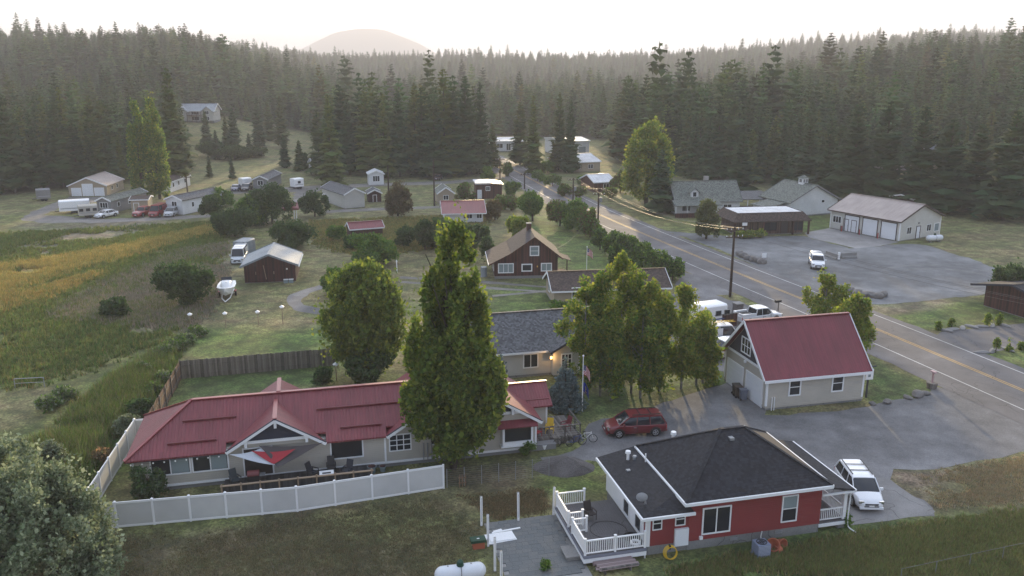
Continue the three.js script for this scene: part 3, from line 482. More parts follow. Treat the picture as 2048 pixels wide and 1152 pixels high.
// ---------------------------------------------------------------- the red house in front
{
  const t = thing('red_house', 'dark red house with charcoal shingle hip roof beside the white deck', 'house', UD(21.4, 42.85), TH), L = 9.1, W = 7.4, he = 3.45, S = 0.61;
  part('foundation', box(0.02, L - 0.02, -0.6, 0.62, -W, -0.04), M.foundation, t);
  part('wall', box(0, L, 0.62, he, -W, 0), M.wallRed, t);
  const e = 0.42, h0 = 3.5, w = (W + 2 * e) / 2, hr = h0 + w * S + 0.1, x0 = -e, x1 = L + e, z0 = e, zr = e - w, zb = e - 2 * w, xa = x0 + w, xb = x1 - w;
  part('roof', slab([V(x0, h0, z0), V(x1, h0, z0), V(xb, hr, zr), V(xa, hr, zr)], 0.12), M.shingleDark, t);
  part('roof', slab([V(x0, h0, zb), V(x0, h0, z0), V(xa, hr, zr)], 0.12), M.shingleDark, t);
  part('roof', slab([V(x1, h0, z0), V(x1, h0, zb), V(xb, hr, zr)], 0.12), M.shingleDark, t);
  part('roof', slab([V(x1, h0, zb), V(x0, h0, zb), V(xa, hr, zr), V(xb, hr, zr)], 0.12), M.shingleDark, t);
  part('hip_cap', [bar(V(x0, h0 + 0.03, z0), V(xa, hr + 0.03, zr), 0.24, 0.03), bar(V(x1, h0 + 0.03, z0), V(xb, hr + 0.03, zr), 0.24, 0.03), bar(V(xa, hr + 0.03, zr), V(xb, hr + 0.03, zr), 0.24, 0.03), bar(V(x1, h0 + 0.03, zb), V(xb, hr + 0.03, zr), 0.24, 0.03), bar(V(x0, h0 + 0.03, zb), V(xa, hr + 0.03, zr), 0.24, 0.03)], M.shingleDark, t);
  part('gutter', box(x0, x1, h0 - 0.2, h0 - 0.01, z0 + 0.005, z0 + 0.11), M.trim, t); part('gutter', box(x0 - 0.11, x0 - 0.005, h0 - 0.2, h0 - 0.01, zb, z0 + 0.1), M.trim, t); part('gutter', box(x1 + 0.005, x1 + 0.1, h0 - 0.2, h0 - 0.01, zb, z0), M.trim, t);
  // low wing on the left
  part('wing_wall', box(-2.65, 0, 0.62, 2.75, -7.35, -0.05), M.wallRed, t); part('wing_foundation', box(-2.6, 0, -0.6, 0.62, -7.3, -0.09), M.foundation, t);
  part('wing_cladding', box(-2.7, -2.655, 0.7, 2.1, -7.3, -0.6), M.trim, t);
  part('wing_roof', slab([V(-3.15, 2.85, 0.38), V(0.15, 2.85, 0.38), V(-0.2, 3.45, -1.2)], 0.12), M.shingleDark, t);
  part('wing_roof', slab([V(-3.15, 2.85, -8.0), V(-3.15, 2.85, 0.38), V(-0.2, 3.45, -1.2), V(-0.2, 3.45, -8.0)], 0.12), M.shingleDark, t);
  part('gutter', box(-3.15, 0.2, 2.66, 2.84, 0.39, 0.5), M.trim, t); part('gutter', box(-3.27, -3.16, 2.66, 2.84, -8.0, 0.5), M.trim, t);
  part('corner_board', box(-2.72, -2.5, 0.62, 2.7, -0.05, 0.0), M.trim, t); part('downpipe', cyl(0.05, 0.05, 3.0, -2.85, -0.3, 0.15, 8), M.trim, t);
  win(t, 'f', -0.05, -2.05, 1.75, 0.5, 0.75, { nx: 1, ny: 2, f: 0.06 }); win(t, 'f', -0.05, -0.55, 1.85, 0.55, 0.75, { nx: 1, ny: 2, f: 0.06 });
  part('meter_box', box(-0.9, 0.0, 0.45, 1.6, -0.04, 0.12), M.doorWhite, t);
  win(t, 'f', 0, 1.85, 1.05, 1.75, 1.65, { nx: 2, f: 0.09 }); const wr = win(t, 'f', 0, 6.85, 1.15, 0.95, 1.7, { nx: 1, ny: 2, f: 0.08 }); part('blind', box(6.4, 7.3, 2.02, 2.82, 0.026, 0.04), M.glassLight, wr);
  // wing glazing towards the deck
  for (const z of [-1.4, -3.4]) win(t, 'l', -2.7, z, 1.0, 0.9, 1.4, { nx: 1, f: 0.08 });
  for (const z of [-6.2, -4.4]) win(t, 'l', -2.7, z, 2.15, 1.6, 0.45, { nx: 1, f: 0.05 });
  // entrance porch on the right
  part('porch_roof', slab([V(L - 0.2, 3.3, 0.1), V(L + 2.3, 2.8, 0.1), V(L + 2.3, 2.8, -7.3), V(L - 0.2, 3.3, -7.3)], 0.12), M.shingleDark, t);
  part('porch_fascia', [box(L, L + 2.36, 2.6, 2.72, 0.04, 0.14), box(L + 2.3, L + 2.4, 2.6, 2.8, -7.3, 0.14)], M.trim, t);
  part('porch_floor', box(L, L + 1.95, 0.5, 0.62, -7, -0.1), M.deckGrey, t); part('porch_band', box(L, L + 2.0, 0.32, 0.52, -0.1, -0.02), M.trim, t);
  part('porch_post', box(L + 1.75, L + 1.97, 0.62, 2.65, -0.35, -0.12), M.trim, t); part('porch_post', box(L + 1.75, L + 1.97, 0.62, 2.65, -6.9, -6.7), M.trim, t); part('porch_skirt', box(L + 1.5, L + 1.95, -0.2, 0.5, -0.6, -0.14), M.foundation, t);
  const rail = part('porch_rail', [box(L, L + 1.75, 1.42, 1.5, -0.24, -0.16), box(L, L + 1.75, 0.72, 0.78, -0.23, -0.17), bar(V(L + 1.86, 1.46, -0.3), V(L + 1.86, 1.46, -6.8), 0.08, 0.08), bar(V(L + 1.86, 0.75, -0.3), V(L + 1.86, 0.75, -6.8), 0.06, 0.06)], M.trim, t);
  for (let i = 0; i < 12; i++) part('baluster', box(L + 0.1 + i * 0.14, L + 0.14 + i * 0.14, 0.78, 1.42, -0.22, -0.18), M.trim, rail);
  for (let i = 0; i < 44; i++) part('baluster', box(L + 1.84, L + 1.88, 0.78, 1.42, -0.5 - i * 0.14, -0.46 - i * 0.14), M.trim, rail);
  part('downpipe', tube([V(L + 2.05, 2.6, 0.05), V(L + 2.05, 0.4, 0.05), V(L + 2.1, 0.15, 0.1), V(L + 2.35, -0.02, 0.6)], 0.045, 20), M.trim, t);
  // roof fittings
  part('roof_vent', [cyl(0.1, 0.1, 0.5, -1.5, 3.2, -6.5, 10), cyl(0.2, 0.17, 0.16, -1.5, 3.68, -6.5, 10)], M.white, t); part('roof_vent', [cyl(0.12, 0.12, 0.26, -1.1, 3.2, -6.3, 10), cyl(0.16, 0.12, 0.1, -1.1, 3.45, -6.3, 10)], M.steel, t);
  part('vent_pipe', cyl(0.05, 0.05, 0.7, -0.6, 3.25, -5.6, 8), M.white, t); part('roof_vent', [box(-2.1, -1.85, 3.05, 3.16, -5.3, -5.05)], M.steel, t);
  part('roof_vent', [cyl(0.12, 0.12, 0.7, 1.7, 4.1, -6.4, 10), cyl(0.2, 0.18, 0.2, 1.7, 4.75, -6.4, 10)], M.white, t); part('roof_vent', [box(4.0, 4.3, hr - 0.5, hr - 0.32, zr + 0.45, zr + 0.85)], M.steel, t); part('roof_vent', [box(5.3, 5.7, hr - 0.28, hr - 0.12, zr - 0.4, zr)], M.white, t);
  part('foundation_vent', box(2.9, 3.4, 0.25, 0.45, -0.04, 0.0), M.steel, t); part('foundation_vent', box(6.0, 6.5, 0.3, 0.5, -0.04, 0.0), M.steel, t);
  part('dryer_vent', box(0.75, 0.95, 0.7, 0.9, 0, 0.14), M.white, t); part('pipe_loop', tube([V(5.0, 0.7, 0.1), V(4.95, 0.2, 0.15), V(5.2, -0.05, 0.5)], 0.03, 14), M.white, t);
}
{ // satellite dish on the wing roof
  const t = thing('satellite_dish', 'grey satellite dish on the low shingle roof above the deck', 'dish', UD(18.75, 43.7, 2.95), TH), g = new THREE.SphereGeometry(0.75, 18, 8, 0, Math.PI * 2, 0, 0.5); g.rotateX(Math.PI / 2 * 1.15); g.rotateY(-0.35); g.translate(0.1, 0.75, -0.6);
  part('reflector', g, mat([0.32, 0.33, 0.35], 0.6, { side: THREE.DoubleSide }), t); part('mast', rod(V(0.1, 0, -0.1), V(0.12, 0.6, 0.02), 0.03), M.steel, t); part('feed_arm', rod(V(0.12, 0.4, 0.05), V(-0.1, 0.45, 0.6), 0.02), M.steel, t);
}
{ // white deck
  const t = thing('white_deck', 'raised grey deck with white balustrade joined to the red house', 'deck', UD(14.65, 42.6), TH), fl = 0.75;
  // x 0..3.95, z 0 .. -6.1
  for (let i = 0; i < 26; i++) part('deck_board', box(0.02 + i * 0.152, 0.164 + i * 0.152, fl - 0.06, fl, -6.1, 0), M.deckGrey, t);
  part('deck_frame', box(0.06, 3.9, fl - 0.22, fl - 0.062, -6.05, -0.05), M.deckTrim, t);
  part('rim_board', [box(0, 3.95, fl - 0.5, fl - 0.225, -0.05, 0.02), box(-0.03, 0.05, fl - 0.5, fl - 0.225, -6.1, 0)], M.trim, t); part('rim_band', [box(-0.02, 3.96, fl - 0.2, fl - 0.01, 0.002, 0.035), box(-0.04, -0.002, fl - 0.2, fl - 0.01, -6.1, 0.03)], M.deckTrim, t);
  for (const [x, z] of [[0.3, -0.4], [3.5, -0.4], [0.3, -5.7], [3.5, -5.7], [0.3, -3]]) part('support_post', box(x - 0.07, x + 0.07, -0.1, fl - 0.22, z - 0.07, z + 0.07), M.woodRaw, t);
  const run = (x0, z0, x1, z1) => {
    const a = V(x0, 0, z0), b = V(x1, 0, z1), L = a.distanceTo(b), d = b.clone().sub(a).normalize(), up = y => p => V(p.x, y, p.z);
    const r = part('rail', [bar(up(fl + 0.95)(a), up(fl + 0.95)(b), 0.1, 0.07), bar(up(fl + 0.12)(a), up(fl + 0.12)(b), 0.07, 0.06)], M.vinyl, t), n = Math.round(L / 0.135);
    for (let i = 1; i < n; i++) { const p = a.clone().addScaledVector(d, L * i / n); part('baluster', box(p.x - 0.02, p.x + 0.02, fl + 0.15, fl + 0.92, p.z - 0.02, p.z + 0.02), M.vinyl, r); }
  };
  const post = (x, z) => { const p = part('rail_post', box(x - 0.06, x + 0.06, fl, fl + 1.06, z - 0.06, z + 0.06), M.vinyl, t); part('post_cap', box(x - 0.08, x + 0.08, fl + 1.06, fl + 1.12, z - 0.08, z + 0.08), M.vinyl, p); };
  run(0.06, -0.06, 3.85, -0.06); run(0.06, -0.06, 0.06, -2.6); run(0.06, -3.4, 0.06, -6.0); run(0.06, -6.0, 1.9, -6.0); run(0.06, -2.6, 0.95, -2.6); run(0.06, -3.4, 0.95, -3.4);
  for (const [x, z] of [[0.06, -0.06], [1.95, -0.06], [3.85, -0.06], [0.06, -2.6], [0.06, -3.4], [0.06, -6], [1.95, -6], [0.98, -2.6], [0.98, -3.4]]) post(x, z);
}
{
  const t = thing('deck_step', 'grey concrete step block below the deck gap', 'step', UD(13.75, 44.6), TH); part('tread', box(0, 1.0, 0.26, 0.34, 0, 1.3), M.concrete, t); part('riser', box(0.06, 0.98, 0, 0.26, 0.05, 1.25), M.concrete, t);
}

// ---------------------------------------------------------------- neighbours
{ // grey shingle house behind the poplar
  const t = thing('grey_roof_house', 'cream house with grey shingle roof behind the tall poplar and aspens', 'house', UD(12.6, 74.4), TH);
  gabled(t, 14.5, 8.6, 2.75, 5.1, { wall: M.wallGreyCream, roof: M.shingleGrey, ov: 0.45 });
  part('bay_wall', extr([[9.1, 0.25], [16.1, 0.25], [16.1, 2.75], [12.6, 4.6], [9.1, 2.75]], -3, 0.9), M.wallGreyCream, t);
  part('bay_roof', slab([V(12.6, 4.85, 1.3), V(12.6, 4.85, -4.2), V(8.7, 2.75, -0.2), V(8.7, 2.75, 1.3)], 0.12), M.shingleGrey, t); part('bay_roof', slab([V(12.6, 4.85, -4.2), V(12.6, 4.85, 1.3), V(16.5, 2.75, 1.3), V(16.5, 2.75, -0.2)], 0.12), M.shingleGrey, t);
  part('barge_board', [bar(V(8.7, 2.65, 1.34), V(12.6, 4.76, 1.34), 0.06, 0.2), bar(V(12.6, 4.76, 1.34), V(16.5, 2.65, 1.34), 0.06, 0.2)], M.wallDark, t);
  win(t, 'f', 0, 7.1, 1.0, 1.3, 1.25, { nx: 2 }); win(t, 'f', 0.9, 10.4, 0.9, 0.9, 1.4, { nx: 3, ny: 3 }); win(t, 'f', 0.9, 12.2, 0.5, 0.9, 1.9, { nx: 1 });
  const l = part('wall_lamp', box(8.75, 8.95, 2.0, 2.25, 0.92, 1.05), mat([0.7, 0.4, 0.15], 0.5, { emissive: lin(1, 0.55, 0.2), emissiveIntensity: 0.8 }), t); const pl = new THREE.PointLight(lin(1, 0.55, 0.2), 1.5, 8); pl.position.set(8.85, 2.1, 1.25); pl.castShadow = true; t.add(pl);
}
{ // low brown-roofed house hidden by the aspens
  const t = frontage('brown_roof_house', 'low tan house with brown shingle roof half hidden behind the aspens', 'house', [1108, 612], [1335, 604]);
  gabled(t, t.L, 6, 2.0, 3.5, { wall: M.wallTan, roof: M.shingleBrown }); win(t, 'l', 0, -3.5, 1, 0.9, 1.2, { nx: 1 }); win(t, 'f', 0, 3, 1, 1.4, 1.2);
}
{ // dark red-brown cabin house
  const a = G(989, 558), b = G(1120, 556), t = thing('brown_cabin_house', 'dark red brown gabled house with white framed windows on the lawn', 'house', a, Math.atan2(-(b.z - a.z), b.x - a.x) + 0.02), L = 8.9, W = 8;
  part('foundation', box(0.05, L, -0.2, 0.4, -W, -0.05), M.wallGrey, t);
  part('wall', extr([[0, 0.4], [L, 0.4], [L, 3.1], [5.6, 5.75], [0, 2.3]], -W, 0), M.wallBrown, t);
  const S = 0.72; part('roof', slab([V(5.6, 6.0, 0.5), V(5.6, 6.0, -W - 0.4), V(2.3, 3.75, -W - 0.4), V(2.3, 3.75, 0.5)], 0.13), mat([0.062, 0.05, 0.055], 0.9, { map: T.shingle }), t);
  part('porch_roof', slab([V(2.25, 3.72, 0.5), V(2.25, 3.72, -W - 0.4), V(-0.8, 2.2, -W - 0.4), V(-0.8, 2.2, 0.5)], 0.12), M.shingleBrown, t);
  part('roof', slab([V(5.6, 6.0, -W - 0.4), V(5.6, 6.0, 0.5), V(9.6, 2.85, 0.5), V(9.6, 2.85, -W - 0.4)], 0.13), mat([0.062, 0.05, 0.055], 0.9, { map: T.shingle }), t);
  part('barge_board', [bar(V(-0.8, 2.1, 0.54), V(2.3, 3.64, 0.54), 0.06, 0.18), bar(V(2.3, 3.66, 0.54), V(5.6, 5.9, 0.54), 0.06, 0.18), bar(V(5.6, 5.9, 0.54), V(9.6, 2.76, 0.54), 0.06, 0.18)], M.wallBrown, t); part('eave_board', bar(V(-0.84, 2.1, 0.5), V(-0.84, 2.1, -W - 0.4), 0.06, 0.16), M.trim, t);
  win(t, 'f', 0, 1.6, 0.95, 1.95, 1.15, { nx: 3, pane: M.glassLight, f: 0.13 }); win(t, 'f', 0, 4.55, 1.15, 1.2, 0.8, { nx: 1, f: 0.16 }); win(t, 'f', 0, 7.3, 1.1, 1.3, 0.95, { nx: 2, pane: M.glassLight, f: 0.13 }); win(t, 'f', 0, 5.6, 3.35, 1.05, 1.15, { nx: 1, ny: 2, pane: M.glassLight, f: 0.14 });
  win(t, 'l', 0, -2.2, 1, 2.4, 1.0, { nx: 2 });
  const c = part('chimney', box(5.1, 5.75, 5.3, 6.7, -6.4, -5.7), M.wallBrown, t); part('chimney_cap', box(5.03, 5.82, 6.7, 6.8, -6.47, -5.63), M.concrete, c);
  part('porch', [box(L, L + 1.5, 0.2, 0.5, -3, -0.3), box(L + 1.3, L + 1.45, 0.5, 2.5, -0.5, -0.35)], M.wallBrown, t); part('porch_wall', box(L, L + 0.06, 0.9, 2.6, -1.4, -0.4), M.trim, t); part('porch_roof', slab([V(L - 0.1, 3.1, 0), V(L + 1.9, 2.45, 0), V(L + 1.9, 2.45, -3.4), V(L - 0.1, 3.1, -3.4)], 0.1), M.shingleBrown, t);
  const lamp = part('wall_lamp', box(5.95, 6.1, 1.6, 1.8, 0, 0.12), mat([0.6, 0.35, 0.05], 0.5), t); part('water_tank', cyl(0.45, 0.45, 1.4, -1.4, 0, -1.6, 14), M.roofMetal, t);
}
{ // dark red barn with grey roof
  const t = frontage('red_barn', 'dark red plank barn with pale grey metal roof and double doors', 'barn', [490, 567], [592, 563]), L = t.L;
  gabled(t, L, 7.2, 2.45, 3.85, { axis: 'z', wall: M.wallBarn, roof: M.roofMetal, trim: M.roofMetal, ov: 0.5, base: 0.1 });
  part('door_leaf', box(0.9, 3.2, 0.12, 2.3, 0.01, 0.07), M.wallBarn, t); part('door_leaf', box(3.26, 5.6, 0.12, 2.3, 0.01, 0.07), M.wallBarn, t); part('door_bar', bar(V(2.6, 2.5, 0.1), V(2.9, 0.5, 0.1), 0.08), M.woodRaw, t); part('latch', box(3.9, 4.0, 1.2, 1.6, 0.07, 0.12), M.woodRaw, t); part('latch', box(1.5, 1.58, 1.2, 1.6, 0.07, 0.12), M.woodRaw, t);
  part('wall_plate', box(L - 1.6, L - 1.0, 1.75, 1.95, 0.0, 0.05), M.white, t); part('gutter', box(L + 0.5, L + 0.6, 2.15, 2.3, -7.5, 0.5), M.trim, t);
  for (const [i, q] of [[0, 1.3], [1, 0.6]]) { const b = thing('storage_crate', i ? 'small pale crate at the barn corner' : 'pale blue crate against the barn wall', 'crate', V(0, 0, 0)); b.position.copy(t.position).add(V(L - q, 0, 0.5).applyAxisAngle(V(0, 1, 0), t.rotation.y)); b.rotation.y = t.rotation.y; part('box', box(-0.3, 0.3, 0, 0.45, -0.2, 0.2), M.glassLight, b); part('lid', box(-0.32, 0.32, 0.45, 0.5, -0.22, 0.22), M.white, b); }
}
{ // three-bay workshop
  const t = frontage('workshop', 'cream metal workshop with three white bay doors and pinkish ribbed roof', 'workshop', [1659, 456], [1797, 483]), L = t.L, W = 11.2;
  gabled(t, L, W, 3.45, 5.75, { wall: M.wallIvory, roof: M.roofPinkTan, trim: M.shingleBrown, ov: 0.45, base: 0.1 });
  for (let i = 0; i < 3; i++) door(t, 'f', 0, L - 2.1 - i * 3.75, 0.08, 2.9, 2.85, M.doorWhite, { name: 'bay_door', panels: 4, frame: M.shingleBrown, f: 0.14 });
  for (let i = 0; i < 6; i++) { const x = L - 3.85 - (i >> 1) * 3.75 + (i & 1) * 0.4; part('bollard', cyl(0.08, 0.08, 1.0, x, 0, 0.7 + (i & 1) * 0.2, 8), i & 1 ? M.red : M.shingleBrown, t); }
  win(t, 'f', 0, 1.5, 1.3, 1.7, 1.1, { nx: 3, f: 0.06 }); door(t, 'f', 0, 3.5, 0.08, 0.95, 2.05, M.doorWhite, { frame: M.shingleBrown }); door(t, 'f', 0, 5.2, 0.08, 0.95, 2.05, M.doorWhite, { frame: M.shingleBrown });
  win(t, 'r', L, -2.5, 1.1, 1.1, 1.1, { nx: 2, f: 0.06 }); door(t, 'r', L, -5.0, 0.08, 0.95, 2.05, M.doorWhite, { frame: M.shingleBrown }); win(t, 'r', L, -7.9, 1.1, 1.1, 1.1, { nx: 2, f: 0.06 }); win(t, 'r', L, -10.1, 0.9, 1.2, 1.3, { nx: 1, pane: M.glassLight }); part('vent', box(L, L + 0.08, 2.6, 2.85, -5.2, -4.8), M.wallGrey, t);
  corners(t, L, W, 3.4, 0.1);
}
{ // white hall with cupola
  const t = thing('white_hall', 'white hall with pale green roof and small cupola behind the flat brown building', 'hall', V(54.6, 0, -165.4), Math.atan2(4.1, 10.6) * 1), L = 11.6, W = 9;
  gabled(t, L, W, 3.0, 5.9, { axis: 'z', wall: M.wallWhite, roof: M.shingleGreen, trim: M.wallGrey, ov: 0.5 });
  part('cupola', box(L / 2 - 0.65, L / 2 + 0.65, 5.6, 7.0, -4.4, -3.1), M.trim, t); part('cupola_louvre', [box(L / 2 - 0.5, L / 2 - 0.1, 6.2, 6.85, -3.1, -3.05), box(L / 2 + 0.1, L / 2 + 0.5, 6.2, 6.85, -3.1, -3.05), box(L / 2 - 0.7, L / 2 - 0.65, 6.2, 6.85, -4.1, -3.4)], M.wallGrey, t); part('cupola_roof', (() => { const g = new THREE.ConeGeometry(1.2, 0.7, 4); g.rotateY(Math.PI / 4); g.translate(L / 2, 7.35, -3.75); return g; })(), M.shingleGreen, t);
  win(t, 'f', 0, 7.9, 2.5, 0.7, 0.5, { nx: 1 }); part('annex', box(-4.2, 0, 0, 2.1, -6, -1.5), M.wallWhite, t); part('annex_roof', slab([V(0.3, 2.9, -0.9), V(0.3, 2.9, -6.4), V(-4.7, 2.0, -6.4), V(-4.7, 2.0, -0.9)], 0.12), M.shingleGreen, t); door(t, 'l', 0, -1.2, 0.1, 0.8, 1.9, M.doorWhite);
}
{ // flat brown building
  const t = frontage('flat_roof_building', 'low brown building with mansard shingle edge and white flat roof beside the gravel lot', 'building', [1472, 471], [1605, 467]), L = t.L, W = 7;
  part('foundation', box(0.05, L - 0.05, -0.2, 0.15, -W, -0.05), M.foundation, t); part('wall', box(0, L, 0.15, 3, -W, 0), mat([0.15, 0.1, 0.08], 0.9, { map: T.planks }), t);
  const o = 1.0, q = 0.15, y0 = 2.55, y1 = 3.95; const ring = [[-o, o], [L + o, o], [L + o, -W - o], [-o, -W - o]], top = [[q, -q], [L - q, -q], [L - q, -W + q], [q, -W + q]];
  for (let i = 0; i < 4; i++) { const j = (i + 1) % 4; part('mansard', slab([V(ring[i][0], y0, ring[i][1]), V(ring[j][0], y0, ring[j][1]), V(top[j][0], y1, top[j][1]), V(top[i][0], y1, top[i][1])], 0.12), M.shingleBrown, t); }
  part('flat_roof', box(q, L - q, 3.7, 3.85, -W + q, -q), M.roofWhite, t); part('soffit', box(-o + 0.1, L + o - 0.1, y0 - 0.1, y0 - 0.04, -W - o + 0.1, o - 0.1), M.wallBrown, t);
  win(t, 'f', 0, 6.2, 0.7, 2.4, 1.5, { nx: 2, frame: M.wallBrown }); door(t, 'f', 0, 8.9, 0.16, 1.3, 2.1, M.doorDark, { frame: M.wallBrown }); win(t, 'f', 0, 11.4, 0.6, 1.8, 1.6, { nx: 2, frame: M.wallBrown });
  for (const x of [-0.7, 4.7, 10.2, L + 0.7]) part('pillar', box(x - 0.14, x + 0.14, 0, y0, 0.5, 0.78), M.wallBrown, t);
  part('sign_board', box(0.6, 1.5, 1.9, 2.45, 0.95, 1.02), M.white, t);
}
{ // white house with dormer
  const t = thing('dormer_house', 'white house with pale grey roof, dormer and brick chimney beyond the road', 'house', G(1352, 432), 0.12), L = 13, W = 8;
  gabled(t, L, W, 3.0, 6.2, { wall: M.wallWhite, roof: M.shingleGreen, trim: M.wallGrey, ov: 0.45 });
  part('chimney', box(7.0, 7.9, 5.0, 7.2, -5.2, -4.5), M.concrete, t);
  part('dormer', extr([[3.0, 3.4], [4.6, 3.4], [4.6, 4.6], [3.8, 5.3], [3.0, 4.6]], -3, -0.6), M.wallWhite, t); part('dormer_roof', [slab([V(3.8, 5.5, -0.3), V(3.8, 5.5, -3.4), V(2.7, 4.5, -3.4), V(2.7, 4.5, -0.3)], 0.1), slab([V(3.8, 5.5, -3.4), V(3.8, 5.5, -0.3), V(4.9, 4.5, -0.3), V(4.9, 4.5, -3.4)], 0.1)], M.shingleGreen, t); win(t, 'f', -0.6, 3.8, 3.7, 0.7, 0.9, { nx: 1 });
  part('porch_roof', slab([V(-1, 2.4, 2.4), V(8.5, 2.4, 2.4), V(8.5, 3.2, 0.1), V(-1, 3.2, 0.1)], 0.1), M.shingleGreen, t); for (let i = 0; i < 5; i++) part('porch_post', box(-0.8 + i * 2.3, -0.68 + i * 2.3, 0, 2.35, 2.1, 2.22), M.trim, t); part('porch_wall', box(-0.9, 8.4, 0, 0.9, 2.15, 2.3), M.wallBrown, t);
  win(t, 'r', L, -4, 3.6, 1.1, 1.3, { nx: 2 }); win(t, 'f', 0, 2, 1, 1.6, 1.1); win(t, 'f', 0, 5.5, 1, 1.6, 1.1); win(t, 'f', 0, 10.5, 1, 1.6, 1.1);
  part('carport_roof', slab([V(L + 0.5, 2.6, -3), V(L + 9, 2.6, -3), V(L + 8.5, 3.3, -10), V(L + 0.8, 3.3, -10)], 0.14), M.shingleGrey, t); for (const [x, z] of [[3, -3.3], [6, -3.3], [8.7, -3.3], [8.3, -9.6]]) part('carport_post', box(L + x - 0.08, L + x + 0.08, 0, 2.6, z - 0.08, z + 0.08), M.trim, t); part('carport_wall', box(L + 0.3, L + 6, 0, 1.2, -3.3, -3.15), M.wallBrown, t);
}
// ---------------------------------------------------------------- smaller and farther buildings: [pixels of the front base], W, eave, ridge, options
function small(name, label, cat, A, B, W, he, hr, o = {}) { const t = frontage(name, label, cat, A, B, o.group); gabled(t, t.L, W, he, hr, { ov: 0.25, base: 0.1, ...o }); for (const q of o.wins ?? []) win(t, q[0], q[0] === 'f' ? 0 : q[0] === 'l' ? 0 : t.L, q[1] * (q[0] === 'f' ? t.L : -W), q[2], q[3], q[4], { nx: q[5] ?? 1, f: 0.07 }); for (const q of o.doors ?? []) door(t, q[0], q[0] === 'r' ? t.L : 0, q[1] * (q[0] === 'f' ? t.L : -W), 0.05, q[2], q[3], q[4] ?? M.doorWhite, { name: q[5] ?? 'door', panels: q[6] ?? 0 }); return t; }
small('workshop_garage', 'grey gabled garage with three white doors under the left woods', 'garage', [139, 393], [215, 392], 11, 2.3, 4.1, { axis: 'z', wall: M.wallTan, roof: M.roofPinkTan, trim: M.trim, doors: [['f', 0.2, 2.0, 1.8, M.doorWhite, 'garage_door', 3], ['f', 0.5, 2.2, 2.7, M.doorWhite, 'garage_door', 4], ['f', 0.8, 2.0, 1.8, M.doorWhite, 'garage_door', 3]], wins: [['r', 0.3, 1.1, 0.9, 0.9], ['r', 0.6, 1.1, 0.9, 0.9]] });
small('mobile_home', 'dark grey mobile home with pale green roof beside the lane', 'mobile home', [196, 427], [229, 425], 13, 2.5, 3.2, { axis: 'z', wall: M.wallGrey, roof: M.shingleGreen, wins: [['f', 0.5, 1.2, 1.6, 1.0, 3], ['r', 0.2, 1.2, 0.8, 0.8], ['r', 0.5, 1.2, 0.8, 0.8]] }).rotation.y += -0.55;
small('garden_shed', 'tan flat sided shed between the red pickup and the grey mobile home', 'shed', [264, 426], [298, 425], 4, 2.6, 3.0, { wall: M.wallTan, roof: M.shingleBrown, doors: [['f', 0.3, 0.9, 1.9, M.wallTan]] });
small('mobile_home', 'white mobile home with grey roof standing at the bend of the lane', 'mobile home', [334, 428], [376, 427], 12, 2.9, 3.7, { axis: 'z', wall: M.wallWhite, roof: M.shingleGrey, wins: [['f', 0.52, 1.4, 1.2, 1.2, 2], ['r', 0.25, 1.3, 0.6, 0.9], ['r', 0.7, 1.3, 0.6, 0.9]] }).rotation.y += -0.5;
small('mobile_home', 'white mobile home with reddish roof behind the twin poplars', 'mobile home', [339, 387], [381, 371], 4, 2.5, 3.1, { wall: M.wallWhite, roof: M.shingleBrown, wins: [['f', 0.2, 1.2, 0.9, 0.9], ['f', 0.45, 1.2, 0.9, 0.9], ['f', 0.75, 1.2, 0.9, 0.9]] });
small('mobile_home', 'grey mobile home with a light ribbed side by the upper lane', 'mobile home', [507, 380], [537, 378], 12, 2.4, 3.2, { axis: 'z', wall: M.wallGrey, roof: M.shingleGrey, wins: [['f', 0.5, 1.2, 1.2, 1.0, 2]] }).rotation.y += -0.5;
small('garden_shed', 'white gabled shed under the tall pines', 'shed', [738, 371], [768, 370], 4, 2.7, 3.5, { axis: 'z', wall: M.wallWhite, roof: M.roofWhite, wins: [['f', 0.5, 1.0, 1.6, 1.3, 3]] });
small('double_wide_home', 'grey double wide home with light gable end beside the small red shed', 'mobile home', [690, 418], [733, 416], 13, 2.9, 4.0, { axis: 'z', wall: M.wallGreyCream, roof: M.shingleGrey }).rotation.y += 0.28;
small('garden_shed', 'small red shed next to the grey double wide home', 'shed', [737, 405], [763, 404], 4, 1.9, 2.6, { axis: 'z', wall: M.wallBarn, roof: M.shingleGrey, doors: [['f', 0.5, 0.7, 1.5, M.wallBrown]] });
small('garden_shed', 'long low red shed with pinkish metal roof in the dry pasture', 'shed', [702, 476], [766, 471], 3, 1.5, 2.3, { wall: M.wallBarn, roof: M.roofRed });
small('pink_roof_house', 'white cottage with faded red metal roof behind the dark hedge', 'house', [890, 447], [962, 442], 8, 2.0, 3.5, { wall: M.wallWhite, roof: M.roofRed, ov: 0.6, wins: [['f', 0.6, 0.9, 1.6, 1.0, 3], ['f', 0.9, 0.9, 0.9, 1.0, 2]] }).rotation.y += -0.25;
small('cottage', 'small tan cottage beside the pink roofed house', 'house', [876, 408], [908, 407], 6, 2.2, 3.4, { axis: 'z', wall: M.wallTan, roof: M.shingleGreen, wins: [['f', 0.5, 0.9, 1.0, 0.9, 2]] });
